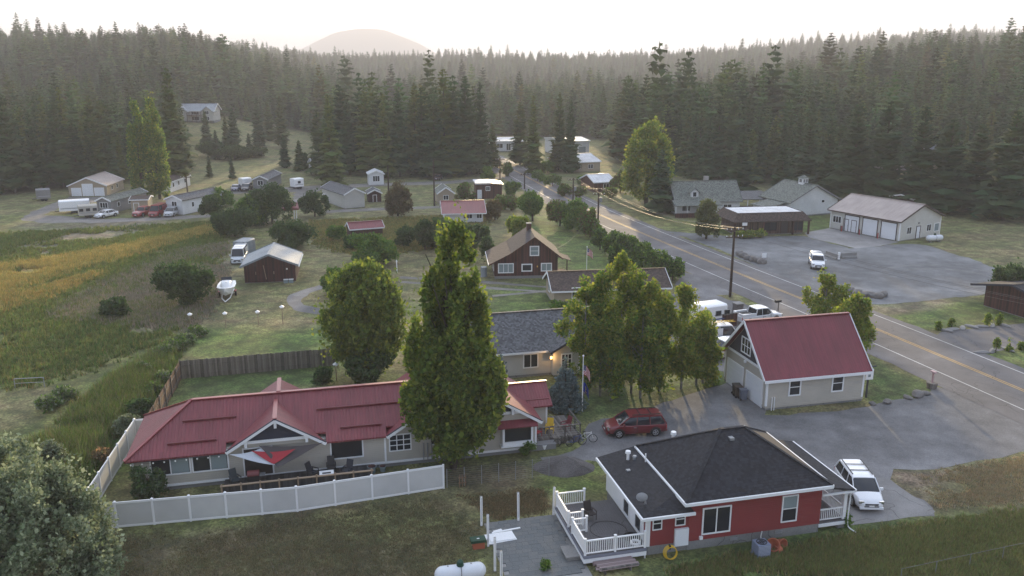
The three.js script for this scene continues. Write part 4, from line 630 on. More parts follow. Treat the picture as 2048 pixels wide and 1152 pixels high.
{ const t = frontage('flat_roof_shed', 'brown square building with white flat roof near the road bend', 'building', [953, 398], [1004, 397]); part('wall', box(0, t.L, 0, 3.3, -6, 0), M.wallBrown, t); part('roof', box(-0.3, t.L * 0.55, 3.3, 3.6, -6.3, 0.3), M.roofWhite, t); part('roof', slab([V(t.L * 0.55 + 0.01, 3.6, 0.3), V(t.L + 0.4, 3.2, 0.3), V(t.L + 0.4, 3.2, -6.3), V(t.L * 0.55 + 0.01, 3.6, -6.3)], 0.12), M.roofPinkTan, t); win(t, 'f', 0, t.L * 0.45, 1.9, 0.8, 0.8, { nx: 2 }); door(t, 'f', 0, 0.7, 0.05, 0.8, 1.9); }
{ // open pavilion
  const t = frontage('garden_pavilion', 'open pavilion with small red roof on white posts', 'pavilion', [550, 446], [596, 443]), L = t.L; for (const [x, z] of [[0.2, 0], [L - 0.2, 0], [0.2, -3], [L - 0.2, -3]]) part('post', box(x - 0.08, x + 0.08, 0, 2.6, z - 0.08, z + 0.08), M.trim, t);
  part('roof', slab([V(-0.3, 2.6, 0.4), V(L + 0.3, 2.6, 0.4), V(L + 0.3, 3.5, -1.5), V(-0.3, 3.5, -1.5)], 0.1), M.roofRed, t); part('roof', slab([V(L + 0.3, 2.6, -3.4), V(-0.3, 2.6, -3.4), V(-0.3, 3.5, -1.5), V(L + 0.3, 3.5, -1.5)], 0.1), M.roofRed, t); part('fascia', box(-0.3, L + 0.3, 2.3, 2.48, 0.3, 0.42), M.roofRedDark, t);
}
small('long_white_building', 'long low white building across the end of the road', 'building', [988, 303], [1046, 302], 12, 3.4, 4.2, { wall: M.wallWhite, roof: M.roofWhite, wins: [['f', 0.2, 1.2, 2, 1.4, 2], ['f', 0.5, 0.4, 1.4, 2.2, 2], ['f', 0.8, 1.2, 2, 1.4, 2]] });
small('white_warehouse', 'tall plain white warehouse at the foot of the far woods', 'warehouse', [1122, 312], [1178, 310], 15, 4.6, 5.3, { wall: M.wallWhite, roof: M.roofWhite, doors: [['f', 0.75, 2.5, 2.8, M.glassLight]] });
small('white_roof_building', 'low building with a broad white roof right of the road', 'building', [1136, 345], [1200, 342], 14, 2.6, 4.2, { wall: M.wallTan, roof: M.roofWhite, wins: [['f', 0.3, 0.9, 1.4, 1.1, 2], ['f', 0.7, 0.9, 1.4, 1.1, 2]] });
small('white_roof_cabin', 'brown cabin with white roof below the big cottonwood', 'cabin', [1188, 385], [1228, 383], 8, 2.3, 3.6, { wall: M.wallBrown, roof: M.roofWhite, wins: [['f', 0.6, 0.9, 1.4, 1.0, 2]] });
small('white_roof_cabin', 'small white cabin with pale roof between the pines by the left slope', 'cabin', [627, 345], [645, 344], 5, 2.3, 3.6, { wall: M.wallWhite, roof: M.roofWhite, wins: [['f', 0.5, 0.9, 1.0, 1.0, 2]] });
small('garden_shed', 'red open shed under the right pines behind the workshop', 'shed', [1822, 425], [1852, 421], 5, 2.6, 3.2, { wall: M.wallBarn, roof: M.shingleBrown });
small('dark_porch_house', 'dark roofed porch house at the end of the asphalt drive', 'house', [2098, 652], [2180, 641], 9, 2.7, 3.7, { wall: M.wallBrown, roof: M.shingleDark, trim: M.wallDark, ov: 1.2 });
{ // house on the hillside clearing
  const x = (378 - 1024) / 1757.6 * 352, t = thing('hill_house', 'white house with pale metal roof and two gables high on the left clearing', 'house', at(x - 7, -352), 0.05); t.position.y -= 0.2;
  gabled(t, 15, 9, 4.6, 7.0, { wall: M.wallGreyCream, roof: M.roofMetal, ov: 0.6, base: 0.6 });
  for (const cx of [2.4, 12.6]) { part('gable_wall', extr([[cx - 2.2, 0.6], [cx + 2.2, 0.6], [cx + 2.2, 4.2], [cx, 6.0], [cx - 2.2, 4.2]], -2, 1.2), M.wallGreyCream, t); part('gable_roof', [slab([V(cx, 6.3, 1.7), V(cx, 6.3, -3.5), V(cx - 2.8, 4.0, -3.5), V(cx - 2.8, 4.0, 1.7)], 0.12), slab([V(cx, 6.3, -3.5), V(cx, 6.3, 1.7), V(cx + 2.8, 4.0, 1.7), V(cx + 2.8, 4.0, -3.5)], 0.12)], M.roofMetal, t); win(t, 'f', 1.2, cx, 3.2, 1.4, 1.2); win(t, 'f', 1.2, cx, 0.9, 1.6, 1.2); }
  part('balcony', [box(4.6, 10.4, 2.7, 2.85, 0, 1.8), box(4.6, 10.4, 3.7, 3.8, 1.7, 1.8)], M.wallBrown, t); for (let i = 0; i < 4; i++) part('balcony_post', box(4.7 + i * 1.85, 4.85 + i * 1.85, 0, 3.7, 1.65, 1.8), M.wallBrown, t); win(t, 'f', 0, 7.5, 3.0, 3, 1.5, { nx: 3 }); win(t, 'f', 0, 7.5, 0.7, 3, 1.5, { nx: 3 });
}
{ const x = (1898 - 1024) / 1757.6 * 240, t = thing('wood_house', 'pale house glimpsed between the pines on the right slope', 'house', at(x - 3, -240), -0.2); gabled(t, 7, 6, 3, 4.6, { wall: M.wallGrey, roof: M.roofMetal, base: 0.6 }); win(t, 'f', 0, 3.5, 1.2, 1.4, 1.1); }

// ---------------------------------------------------------------- fences
{ // white vinyl fence
  const t = thing('vinyl_fence', 'white vinyl panel fence round the terrace of the cream house', 'fence', V(0, 0, 0));
  const run = (a, b, n) => { for (let i = 0; i < n; i++) {
    const p = a.clone().lerp(b, i / n), q = a.clone().lerp(b, (i + 1) / n), d = q.clone().sub(p).normalize(), y = h => k => V(k.x, h, k.z);
    const ps = part('post', (() => { const g = box(-0.065, 0.065, -0.1, 1.86, -0.065, 0.065); g.rotateY(Math.atan2(-d.z, d.x)); g.translate(p.x, 0, p.z); return g; })(), M.vinyl, t); part('post_cap', (() => { const g = new THREE.ConeGeometry(0.12, 0.09, 4); g.rotateY(Math.PI / 4 + Math.atan2(-d.z, d.x)); g.translate(p.x, 1.905, p.z); return g; })(), M.vinyl, ps);
    const c0 = p.clone().addScaledVector(d, 0.066), c1 = q.clone().addScaledVector(d, -0.066);
    part('panel', bar(y(0.93)(c0), y(0.93)(c1), 0.03, 1.52), M.vinylPanel, t); part('top_rail', bar(y(1.75)(c0), y(1.75)(c1), 0.06, 0.14), M.vinyl, t); part('bottom_rail', bar(y(0.09)(c0), y(0.09)(c1), 0.06, 0.14), M.vinyl, t);
  } };
  const A = UD(8.05, 54.25), B = UD(-2, 53.35), Cc = UD(-15.6, 54.05), D = UD(-14.55, 67.8), E = UD(-12.6, 67.7);
  run(Cc, B, 6); run(B, A, 4); run(D, Cc, 6); run(E, D, 1); part('post', (() => { const g = box(-0.065, 0.065, -0.1, 1.86, -0.065, 0.065); g.translate(A.x, 0, A.z); return g; })(), M.vinyl, t);
}
{ // weathered plank fence: planks too thin to pick apart are joined section by section
  const t = thing('plank_fence', 'weathered grey plank fence behind the lawn of the cream house', 'fence', V(0, 0, 0)), rn = RNG(5);
  const run = (a, b, m, m2) => { const L = a.distanceTo(b), n = Math.round(L / 2.4), d = b.clone().sub(a).normalize(), ang = Math.atan2(-d.z, d.x); for (let i = 0; i < n; i++) {
    const p0 = a.clone().addScaledVector(d, L * i / n), gs = [], w = L / n; for (let k = 0; k * 0.15 < w - 0.05; k++) { const h = 1.78 + rn() * 0.07, g = box(0, 0.14, 0, h, -0.012, 0.012); g.rotateX((rn() - 0.5) * 0.02); g.translate(k * 0.15, 0, (rn() - 0.5) * 0.015); g.rotateY(ang); g.translate(p0.x, 0, p0.z); gs.push(g); }
    const s = part('plank_section', gs, m, t); s.userData.kind = 'stuff'; const g = box(-0.05, 0.05, 0, 1.9, 0.03, 0.12); g.rotateY(ang); g.translate(p0.x, 0, p0.z); part('post', g, m2, t); const q = box(0, w, 1.3, 1.39, 0.02, 0.06), q2 = box(0, w, 0.4, 0.49, 0.02, 0.06); for (const z of [q, q2]) { z.rotateY(ang); z.translate(p0.x, 0, p0.z); } part('rail', [q, q2], m2, t);
  } };
  run(UD(-13.7, 68), UD(-12.9, 81.6), M.woodWarm, M.woodOld); run(UD(-12.9, 81.6), UD(1.6, 82), M.woodOld, M.woodOld);
}

// ---------------------------------------------------------------- vehicles: front towards +z, origin on the ground at the centre
function ringBody(z, w, y0, y1, r = 0.1) { const a = [[-w * 0.88, y0], [-w * 0.98, y0 + 0.14], [-w, (y0 + y1) / 2], [-w * 0.97, y1 - r], [-w * 0.86, y1], [0, y1 + 0.03], [w * 0.86, y1], [w * 0.97, y1 - r], [w, (y0 + y1) / 2], [w * 0.98, y0 + 0.14], [w * 0.88, y0]]; return a.map(p => [p[0], p[1], z]); }
function ringCab(z, wb, wt, y0, y1) { return [[-wb, y0], [-lerp(wb, wt, 0.85), lerp(y0, y1, 0.85)], [-wt * 0.88, y1], [0, y1 + 0.02], [wt * 0.88, y1], [lerp(wb, wt, 0.85), lerp(y0, y1, 0.85)], [wb, y0]].map(p => [p[0], p[1], z]); }
function wheel(parent, x, z, r, name = 'wheel') {
  const s = Math.sign(x), g = new THREE.CylinderGeometry(r, r, 0.24, 22); g.rotateZ(Math.PI / 2); g.translate(x, r, z);
  const w = part(name, (() => { const h = new THREE.CylinderGeometry(r * 0.3, r * 0.3, 0.26, 10); h.rotateZ(Math.PI / 2); h.translate(x, r, z); return h; })(), M.steel, parent);
  part('tyre', g, M.rubber, w); const q = []; const c = new THREE.TorusGeometry(r * 0.6, r * 0.06, 6, 20); c.rotateY(Math.PI / 2); c.translate(x + s * 0.125, r, z); q.push(c);
  for (let i = 0; i < 5; i++) { const a = i / 5 * Math.PI * 2; q.push(bar(V(x + s * 0.125, r, z), V(x + s * 0.125, r + Math.sin(a) * r * 0.6, z + Math.cos(a) * r * 0.6), 0.03, 0.07)); } part('rim', q, M.rim, w);
}
function vehicle(kind, label, cat, pos, turn, col, o = {}) {
  const t = thing(kind === 'pickup' ? 'pickup_truck' : kind === 'van' ? 'van' : kind === 'suv' ? 'suv' : 'car', label, cat, pos, turn, o.group), P = paint(col);
  const K = { suv: { L: 4.95, w: 0.97, b: 1.06, roof: 1.76, hood: 1.04, f: [1.5, 0.6], r: [-2.42, -2.0], wr: 0.37, wb: 1.5 }, car: { L: 4.6, w: 0.91, b: 0.94, roof: 1.45, hood: 0.92, f: [1.2, 0.45], r: [-1.75, -1.15], wr: 0.32, wb: 1.35 }, pickup: { L: 5.7, w: 1.0, b: 1.14, roof: 1.9, hood: 1.14, f: [1.35, 0.75], r: [-0.95, -0.75], wr: 0.4, wb: 1.8 }, van: { L: 5.6, w: 1.02, b: 1.25, roof: 2.3, hood: 1.15, f: [2.1, 1.4], r: [-2.76, -2.7], wr: 0.36, wb: 1.75 } }[kind];
  const { L, w, b, roof, hood } = K, h = L / 2, y0 = 0.34;
  part('body', loft([ringBody(-h, w * 0.86, 0.5, b - 0.1), ringBody(-h + 0.12, w * 0.95, y0, b), ringBody(-h * 0.6, w, y0 - 0.06, b), ringBody(0, w, y0 - 0.06, b), ringBody(K.f[0], w, y0 - 0.06, hood + 0.03), ringBody(h - 0.7, w * 0.97, y0 - 0.04, hood - 0.04), ringBody(h - 0.3, w * 0.91, y0, hood - 0.14), ringBody(h - 0.1, w * 0.8, y0 + 0.02, hood - 0.25), ringBody(h, w * 0.6, 0.42, hood - 0.36)]), P, t);
  const wb = w * 0.93, wt = w * 0.76;
  part('window_glass', loft([ringCab(K.r[0], wb * 0.95, wt * 0.9, b - 0.04, b), ringCab(K.r[1], wb, wt, b - 0.04, roof - 0.05), ringCab(0, wb, wt * 1.02, b - 0.04, roof - 0.035), ringCab(K.f[1], wb, wt, b - 0.04, roof - 0.05), ringCab(K.f[0], wb * 0.93, wt, b - 0.04, b)]), M.glass, t);
  const rr = (z, k, y) => [[-wt * k, y - 0.1], [-wt * k * 0.97, y - 0.02], [-wt * k * 0.7, y], [wt * k * 0.7, y], [wt * k * 0.97, y - 0.02], [wt * k, y - 0.1]].map(p => [p[0], p[1], z]);
  part('roof', loft([rr(K.r[1] - 0.1, 0.95, roof - 0.03), rr(K.r[1] + 0.3, 1.06, roof), rr(0, 1.08, roof + 0.015), rr(K.f[1] - 0.15, 1.06, roof), rr(K.f[1] + 0.06, 1.0, roof - 0.04)]), P, t);
  for (const s of [-1, 1]) {
    const zs = kind === 'pickup' ? [[K.f, 0], [[-0.1, -0.1], 1], [K.r, 0]] : [[K.f, 0], [[0.05, -0.02], 1], [[-1.05, -1.0], 1], [K.r, 0]];
    for (const [q] of zs) part('pillar', bar(V(s * wb * 0.985, b - 0.03, q[0]), V(s * (wt + 0.015), roof - 0.08, q[1]), 0.05, 0.1), P, t);
    part('headlight', box(s * w * 0.5, s * w * 0.84, hood - 0.38, hood - 0.2, h - 0.2, h - 0.06), M.chrome, t); part('tail_light', box(s * w * 0.72, s * w * 0.92, b - 0.42, b - 0.12, -h + 0.02, -h + 0.1), M.red, t);
    part('mirror', box(s * w, s * (w + 0.2), b - 0.02, b + 0.16, K.f[0] - 0.42, K.f[0] - 0.3), P, t);
    wheel(t, s * (w - 0.1), K.wb, K.wr); wheel(t, s * (w - 0.1), -K.wb, K.wr);
    part('wheel_arch', (() => { const g = new THREE.TorusGeometry(K.wr + 0.05, 0.045, 6, 14, Math.PI); const a = g.clone(); g.rotateY(Math.PI / 2); g.translate(s * w * 0.985, K.wr, K.wb); a.rotateY(Math.PI / 2); a.translate(s * w * 0.985, K.wr, -K.wb); return [g, a]; })(), M.black, t);
    part('door_seam', [box(s * w * 0.99, s * w * 1.004, 0.45, b - 0.08, -0.02, 0.01), box(s * w * 0.99, s * w * 1.004, 0.45, b - 0.08, 1.02, 1.05)], M.black, t); part('door_handle', box(s * w, s * (w + 0.03), b - 0.22, b - 0.17, 0.1, 0.32), M.chrome, t);
  }
  part('grille', [box(-w * 0.45, w * 0.45, hood - 0.46, hood - 0.34, h - 0.1, h + 0.01), box(-w * 0.5, w * 0.5, hood - 0.64, hood - 0.5, h - 0.1, h + 0.015)], M.black, t); part('bumper', box(-w * 0.8, w * 0.8, 0.32, 0.46, h - 0.12, h + 0.05), o.dark ? M.black : P, t); part('bumper', box(-w * 0.8, w * 0.8, 0.36, 0.52, -h - 0.06, -h + 0.1), o.dark ? M.black : kind === 'pickup' ? M.chrome : P, t); part('number_plate', box(-0.17, 0.17, 0.5, 0.6, h + 0.02, h + 0.035), M.white, t);
  if (kind === 'suv' && !o.plain) { for (const s of [-1, 1]) part('roof_rail', bar(V(s * wt * 0.9, roof + 0.07, K.r[1] + 0.1), V(s * wt * 0.9, roof + 0.07, K.f[1] - 0.2), 0.05, 0.05), M.black, t); for (const z of [-1.2, -0.3]) part('cross_bar', box(-wt * 0.88, wt * 0.88, roof + 0.04, roof + 0.07, z, z + 0.06), M.black, t); }
  if (kind === 'pickup') { part('bed_floor', box(-w * 0.8, w * 0.8, b + 0.03, b + 0.045, -h + 0.18, -1.05), M.black, t); for (const s of [-1, 1]) part('bed_side', box(s * w * 0.8, s * w * 0.96, b - 0.02, b + 0.26, -h + 0.05, -1.0), P, t); part('tailgate', box(-w * 0.8, w * 0.8, b - 0.02, b + 0.25, -h + 0.04, -h + 0.14), P, t); if (o.canopy) part('canopy', loft([ringCab(-h + 0.1, w * 0.9, w * 0.72, b + 0.2, roof - 0.05), ringCab(-1.0, w * 0.9, w * 0.74, b + 0.2, roof)]), P, t); }
  if (kind === 'van') { part('rack', [box(-0.8, 0.8, roof + 0.1, roof + 0.15, 0.6, 0.68), box(-0.8, 0.8, roof + 0.1, roof + 0.15, -1.6, -1.52)], M.steel, t); part('side_panel', [box(w * 0.94, w * 0.97, b, roof - 0.25, -2.6, 0.3), box(-w * 0.97, -w * 0.94, b, roof - 0.25, -2.6, 0.3)], P, t); }
  return t;
}
const WHITE = [0.72, 0.73, 0.74], SILVER = [0.4, 0.42, 0.44], REDC = [0.14, 0.006, 0.012];
const between = (a, b) => { const p = G(...a), q = G(...b); return [p.clone().add(q).multiplyScalar(0.5), Math.atan2(p.x - q.x, p.z - q.z)]; }; // a: front, b: rear
{ const [p, r] = between([1744, 1030], [1690, 955]); vehicle('suv', 'white suv with roof rails parked on the pad beside the red house', 'suv', p, r, WHITE); }
{ const [p, r] = between([1214, 868], [1322, 862]); vehicle('suv', 'dark red suv on the gravel drive by the deck with bicycles', 'suv', p, r, REDC); }
{ const [p, r] = between([1638, 546], [1628, 520]); vehicle('pickup', 'white pickup with matching canopy alone on the gravel lot', 'pickup', p, r, WHITE, { canopy: 1, dark: 1 }); }
{ const [p, r] = between([1566, 638], [1464, 650]); vehicle('pickup', 'white pickup with an empty open bed behind the garage', 'pickup', p, r, WHITE); }
{ const [p, r] = between([1462, 686], [1400, 690]); const t = vehicle('van', 'white work van with an orange ladder on its roof behind the aspens', 'van', p, r, WHITE); const l = thing('ladder', 'orange ladder lying on the roof rack of the white van', 'ladder', p.clone().setY(2.47), r); part('rail', [box(-0.25, -0.2, 0, 0.06, -2, 2), box(0.2, 0.25, 0, 0.06, -2, 2)], M.yellow, l); for (let i = 0; i < 10; i++) part('rung', box(-0.2, 0.2, 0.01, 0.05, -1.9 + i * 0.4, -1.86 + i * 0.4), M.yellow, l); }
{ const [p, r] = between([1428, 716], [1478, 708]); vehicle('pickup', 'white pickup nosed against the garage beside the aspens', 'pickup', p, r, WHITE, { dark: 1 }); }
{ const [p, r] = between([278, 434], [300, 428]); vehicle('pickup', 'red pickup parked beside the tan shed', 'pickup', p, r, [0.25, 0.012, 0.015]); }
{ const [p, r] = between([310, 434], [326, 428]); vehicle('van', 'red van between the red pickup and the silver car', 'van', p, r, [0.25, 0.012, 0.02]); }
{ const [p, r] = between([338, 434], [352, 428]); vehicle('suv', 'silver suv in front of the white mobile home', 'suv', p, r, SILVER, { plain: 1 }); }
{ const [p, r] = between([202, 436], [224, 432]); vehicle('car', 'white car in front of the dark grey mobile home', 'car', p, r, WHITE); }
{ const [p, r] = between([655, 410], [652, 398]); vehicle('suv', 'white suv on the lane beside the round green tree', 'suv', p, r, WHITE, { plain: 1 }); }
{ const [p, r] = between([468, 384], [476, 378]); vehicle('car', 'dark blue car by the upper lane', 'car', p, r, [0.02, 0.035, 0.1]); }
{ const [p, r] = between([489, 384], [499, 378]); vehicle('suv', 'black suv next to the grey mobile home', 'suv', p, r, [0.012, 0.012, 0.014], { plain: 1 }); }
{ const [p, r] = between([872, 362], [880, 357]); vehicle('car', 'dark car under the tall pines by the upper lane', 'car', p, r, [0.05, 0.02, 0.02]); }
{ const [p, r] = between([1212, 372], [1200, 362]); vehicle('van', 'white van near the white roofed cabin', 'van', p, r, WHITE); }
// trailers
function trailer(label, A, B, w, h, m, o = {}) { const a = G(...A), b = G(...B), t = thing(o.name ?? 'box_trailer', label, 'trailer', a.clone().add(b).multiplyScalar(0.5), Math.atan2(-(b.z - a.z), b.x - a.x)), L = a.distanceTo(b) / 2; const g = loft([[-L, 0.94], [-L + 0.15, 1], [L - 0.15, 1], [L, 0.94]].map(([x, k]) => [[x, 0.55, -w / 2 * k], [x, h - 0.15, -w / 2 * k], [x, h, -w * 0.42 * k], [x, h, w * 0.42 * k], [x, h - 0.15, w / 2 * k], [x, 0.55, w / 2 * k]])); part('body', g, m, t); for (const s of [-1, 1]) for (const k of [-0.35, 0.35]) { const c = new THREE.CylinderGeometry(0.36, 0.36, 0.22, 16); c.rotateX(Math.PI / 2); c.translate(k, 0.36, s * (w / 2 - 0.14)); part('wheel', c, M.rubber, t); } part('chassis', box(-L - 0.9, L - 0.1, 0.42, 0.55, -0.3, 0.3), M.black, t); part('stripe', box(-L + 0.2, L - 0.2, 1.0, 1.15, w / 2 + 0.001, w / 2 + 0.02), o.stripe ?? M.steel, t); for (const x of o.wins ?? []) win(t, 'f', w / 2, x, h * 0.55, 0.7, 0.55, { nx: 1, f: 0.04, frame: M.steel }); return t; }
trailer('long white cargo trailer beside the lane bend', [120, 427], [181, 423], 2.4, 2.6, M.white);
trailer('cream camper with dark windows beside the white trailer', [158, 436], [196, 433], 2.3, 2.5, M.wallCream, { wins: [-1.2, 0, 1.2], name: 'camper' });
trailer('white travel trailer with blue stripes behind the aspens', [1392, 655], [1440, 648], 2.4, 2.7, M.white, { wins: [0.4, 1.6], stripe: M.blue, name: 'travel_trailer' });
trailer('white camper on the grass of the upper lane', [585, 378], [604, 376], 2.3, 2.5, M.white, { wins: [0], name: 'camper' });
trailer('small white cargo trailer behind the black suv', [482, 378], [500, 376], 2.2, 2.6, M.white);
trailer('grey cargo trailer with a white end under the left woods', [74, 402], [102, 400], 2.4, 2.6, M.wallGrey);
trailer('silver cargo trailer behind the red barn', [480, 515], [500, 506], 2.2, 2.5, M.roofMetal);
{ const [p, r] = between([473, 533], [487, 512]); vehicle('van', 'pale van parked behind the red barn', 'van', p, r, [0.55, 0.58, 0.6]); }
{ // boat on its trailer
  const [p, r] = between([448, 622], [461, 572]), t = thing('boat', 'white motor boat on a trailer beside the dark apple tree', 'boat', p.clone().setY(0.55), r);
  const R2 = (z, w, y0, y1) => [[0, y0, z], [w * 0.6, y0 + 0.25, z], [w, y1, z], [w * 0.8, y1 + 0.02, z], [-w * 0.8, y1 + 0.02, z], [-w, y1, z], [-w * 0.6, y0 + 0.25, z]];
  part('hull', loft([R2(-2.9, 0.95, 0, 1.0), R2(-1, 1.15, 0, 1.05), R2(1, 1.1, 0.05, 1.15), R2(2.2, 0.7, 0.3, 1.3), R2(3.0, 0.08, 0.9, 1.45)]), M.white, t); part('cabin', loft([ringCab(-0.8, 0.8, 0.6, 1.05, 1.6), ringCab(0.9, 0.75, 0.5, 1.1, 1.7), ringCab(1.6, 0.5, 0.3, 1.15, 1.25)]), M.white, t); part('windscreen', bar(V(0, 1.5, -0.85), V(0, 1.95, -1.1), 1.3, 0.03), M.glass, t); part('cockpit', box(-0.7, 0.7, 1.04, 1.09, -2.6, -1.0), M.glassLight, t); part('mast', rod(V(0, 1.6, -0.3), V(0.2, 2.2, 2.9), 0.05), M.white, t);
  const u = thing('boat_trailer', 'white trailer frame under the motor boat', 'trailer', p, r); part('frame', [bar(V(-0.7, 0.5, -2.6), V(-0.5, 0.5, 2), 0.1), bar(V(0.7, 0.5, -2.6), V(0.5, 0.5, 2), 0.1), bar(V(-0.5, 0.5, 2), V(0, 0.45, 3.6), 0.1), bar(V(0.5, 0.5, 2), V(0, 0.45, 3.6), 0.1), box(-0.9, 0.9, 0.35, 0.45, -1, -0.9)], M.white, u); for (const s of [-1, 1]) { const c = new THREE.CylinderGeometry(0.34, 0.34, 0.2, 16); c.rotateZ(Math.PI / 2); c.translate(s * 1.0, 0.34, -0.95); part('wheel', c, M.rubber, u); part('fender', box(s * 0.88, s * 1.12, 0.7, 0.74, -1.4, -0.5), M.red, u); }
}
// ---------------------------------------------------------------- yard things
{ // propane tanks
  const tank = (label, c, r, turn, L) => { const t = thing('propane_tank', label, 'tank', c, turn), g = new THREE.CapsuleGeometry(r, L - 2 * r, 10, 26); g.rotateZ(Math.PI / 2); g.translate(0, r + 0.22, 0); part('vessel', g, mat([0.62, 0.64, 0.66], 0.4), t); part('dome', [cyl(0.22, 0.2, 0.16, 0, 2 * r + 0.2, 0, 14), (() => { const s = new THREE.SphereGeometry(0.2, 14, 8, 0, Math.PI * 2, 0, Math.PI / 2); s.translate(0, 2 * r + 0.36, 0); return s; })()], M.greenPaint, t); for (const s of [-1, 1]) part('saddle', box(s * L * 0.28 - 0.08, s * L * 0.28 + 0.08, 0, 0.4, -r * 0.7, r * 0.7), M.concrete, t); part('lifting_lug', [box(-0.75, -0.68, 2 * r + 0.2, 2 * r + 0.28, -0.02, 0.02), box(0.6, 0.67, 2 * r + 0.2, 2 * r + 0.28, -0.02, 0.02)], M.steel, t); part('gas_pipe', tube([V(0.02, 2 * r + 0.3, 0.18), V(0, r + 0.4, r + 0.06), V(-0.02, 0.2, r * 0.9), V(0, 0, r * 0.95)], 0.02, 16), M.black, t); };
  tank('white propane tank with green valve dome on the dry lawn', G(921, 1166), 0.48, TH - 0.02, 3.0); tank('white propane tank beside the workshop gable door', G(1868, 484), 0.5, 0.25, 3.2);
}
{ const t = thing('valve_box', 'dark green box on an orange base beside the white posts', 'box', UD(8.95, 46.2), TH); part('lid', box(-0.5, 0.45, 0.45, 0.62, -0.3, 0.28), M.greenPaint, t); part('base', box(-0.36, 0.36, 0, 0.45, -0.24, 0.22), M.terracotta, t); part('label_plate', box(-0.1, 0.06, 0.621, 0.63, -0.04, 0.04), M.white, t); }
{ const posts = [[9.65, 48.7, 2.1], [12.11, 48.65, 2.1], [14.55, 48.8, 2.1], [9.56, 46.2, 2.2], [9.4, 43.5, 2.2], [9.45, 42.0, 2.2]], L = ['white vinyl post at the far left corner of the paving', 'white vinyl post midway along the far edge of the paving', 'white vinyl post beside the far corner of the deck', 'white vinyl post at the stacked white sheets', 'white vinyl post between the sheets and the propane tank', 'white vinyl post beside the right end of the propane tank'];
  posts.forEach(([u, d, h], i) => { const t = thing('vinyl_post', L[i], 'post', UD(u, d), TH, 'unfinished fence posts'); t.rotation.z = (hash(i, 9) - 0.5) * 0.04; part('shaft', box(-0.065, 0.065, 0, h, -0.065, 0.065), M.vinyl, t); part('slot', [box(-0.012, 0.012, 0.3, h - 0.1, 0.0652, 0.067), box(-0.066, 0.066, h - 0.02, h + 0.01, -0.04, 0.04)], M.wallGrey, t); }); }
{ const q = [[0, 0, 1.85, 1.15, 0.05, 0.08], [0.1, 0.0, 1.6, 0.95, 0.1, 0.02], [0.05, -0.65, 0.6, 0.5, 0.06, 0.25], [0.75, -0.62, 1.9, 0.14, 0.12, 0.1]];
  const N = ['large white vinyl sheet lying on the paving', 'second white vinyl sheet on top of the large one', 'short white offcut behind the stacked sheets', 'narrow white board across the back of the sheets'];
  q.forEach(([x, z, w, d, y, r], i) => { const t = thing('vinyl_sheet', N[i], 'sheet', UD(10.5 + x * 0.7, 46.9 - z), TH + r, 'white sheets on the paving'); part('sheet', box(-w / 2, w / 2, y, y + 0.04, -d / 2, d / 2), M.vinyl, t); part('edge_strip', box(-w / 2, w / 2, 0.012, y - 0.002, d / 2 - 0.06, d / 2 - 0.02), M.vinylPanel, t); }); }
{ // paving of slabs
  const t = struct('paved_patio', box(0, 5.0, -0.1, 0.02, -0.4, 6.9), M.concrete); t.position.copy(UD(9.85, 48.45)); t.rotation.y = TH; const rn = RNG(31), geos = [0.59, 0.39].map(w => box(0, w, 0, 0.05, 0, 0.39));
  let n = 0; for (let r = 0; r < 17; r++) { let x = r % 2 ? 0.02 : -0.28; while (x < 4.95) { const k = rn() < 0.3 ? 1 : 0, w = [0.6, 0.4][k]; if (x + w > 5.0) break; if (x >= 0) { const m = new THREE.Mesh(geos[k], M.paver[Math.floor(rn() * 3)]); m.name = 'paver'; m.position.set(x, 0.021 + rn() * 0.008, r * 0.4 - 0.38); m.rotation.y = (rn() - 0.5) * 0.012; m.castShadow = m.receiveShadow = true; t.add(m); n++; } x += w; } }
  geos.forEach((g, i) => { const q = prep(g); for (const c of t.children) if (c.geometry === g) c.geometry = q; });
}
{ const t = thing('air_conditioner', 'grey air conditioner unit beside the red house wall', 'air conditioner', G(1521, 1112), TH); part('case', [box(-0.42, 0.42, 0.08, 0.95, -0.4, 0.4)], mat([0.17, 0.2, 0.27], 0.6), t); for (let i = 0; i < 9; i++) part('louvre', box(-0.4, 0.4, 0.14 + i * 0.09, 0.18 + i * 0.09, 0.401, 0.425), mat([0.3, 0.33, 0.4], 0.6), t); part('fan_grille', (() => { const g = new THREE.TorusGeometry(0.3, 0.03, 6, 22); g.rotateX(Math.PI / 2); g.translate(0, 0.98, 0); const h = new THREE.TorusGeometry(0.15, 0.02, 6, 18); h.rotateX(Math.PI / 2); h.translate(0, 0.98, 0); return [g, h, box(-0.3, 0.3, 0.97, 0.99, -0.015, 0.015), box(-0.015, 0.015, 0.97, 0.99, -0.3, 0.3)]; })(), M.black, t); part('pad', box(-0.5, 0.5, 0, 0.08, -0.48, 0.48), M.concrete, t); }
{ const rn = RNG(77); for (const [i, [px, py, s]] of [[1545, 1100, 0.5], [1556, 1092, 0.42], [1562, 1104, 0.36]].entries()) { const t = thing('clay_pot', ['large overturned terracotta pot beside the air conditioner', 'terracotta pot leaning against the red house', 'smallest terracotta pot by the red house wall'][i], 'pot', G(px, py), rn() * 3); const g = new THREE.LatheGeometry([[0, 0], [s * 0.55, 0], [s * 0.75, s * 0.8], [s * 0.85, s * 0.82], [s * 0.85, s], [s * 0.72, s], [s * 0.5, s * 0.15], [0, s * 0.12]].map(q => new THREE.Vector2(q[0], q[1])), 16); g.rotateZ(0.9 + rn()); g.translate(0, s * 0.6, 0); part('pot', g, M.terracotta, t); } }
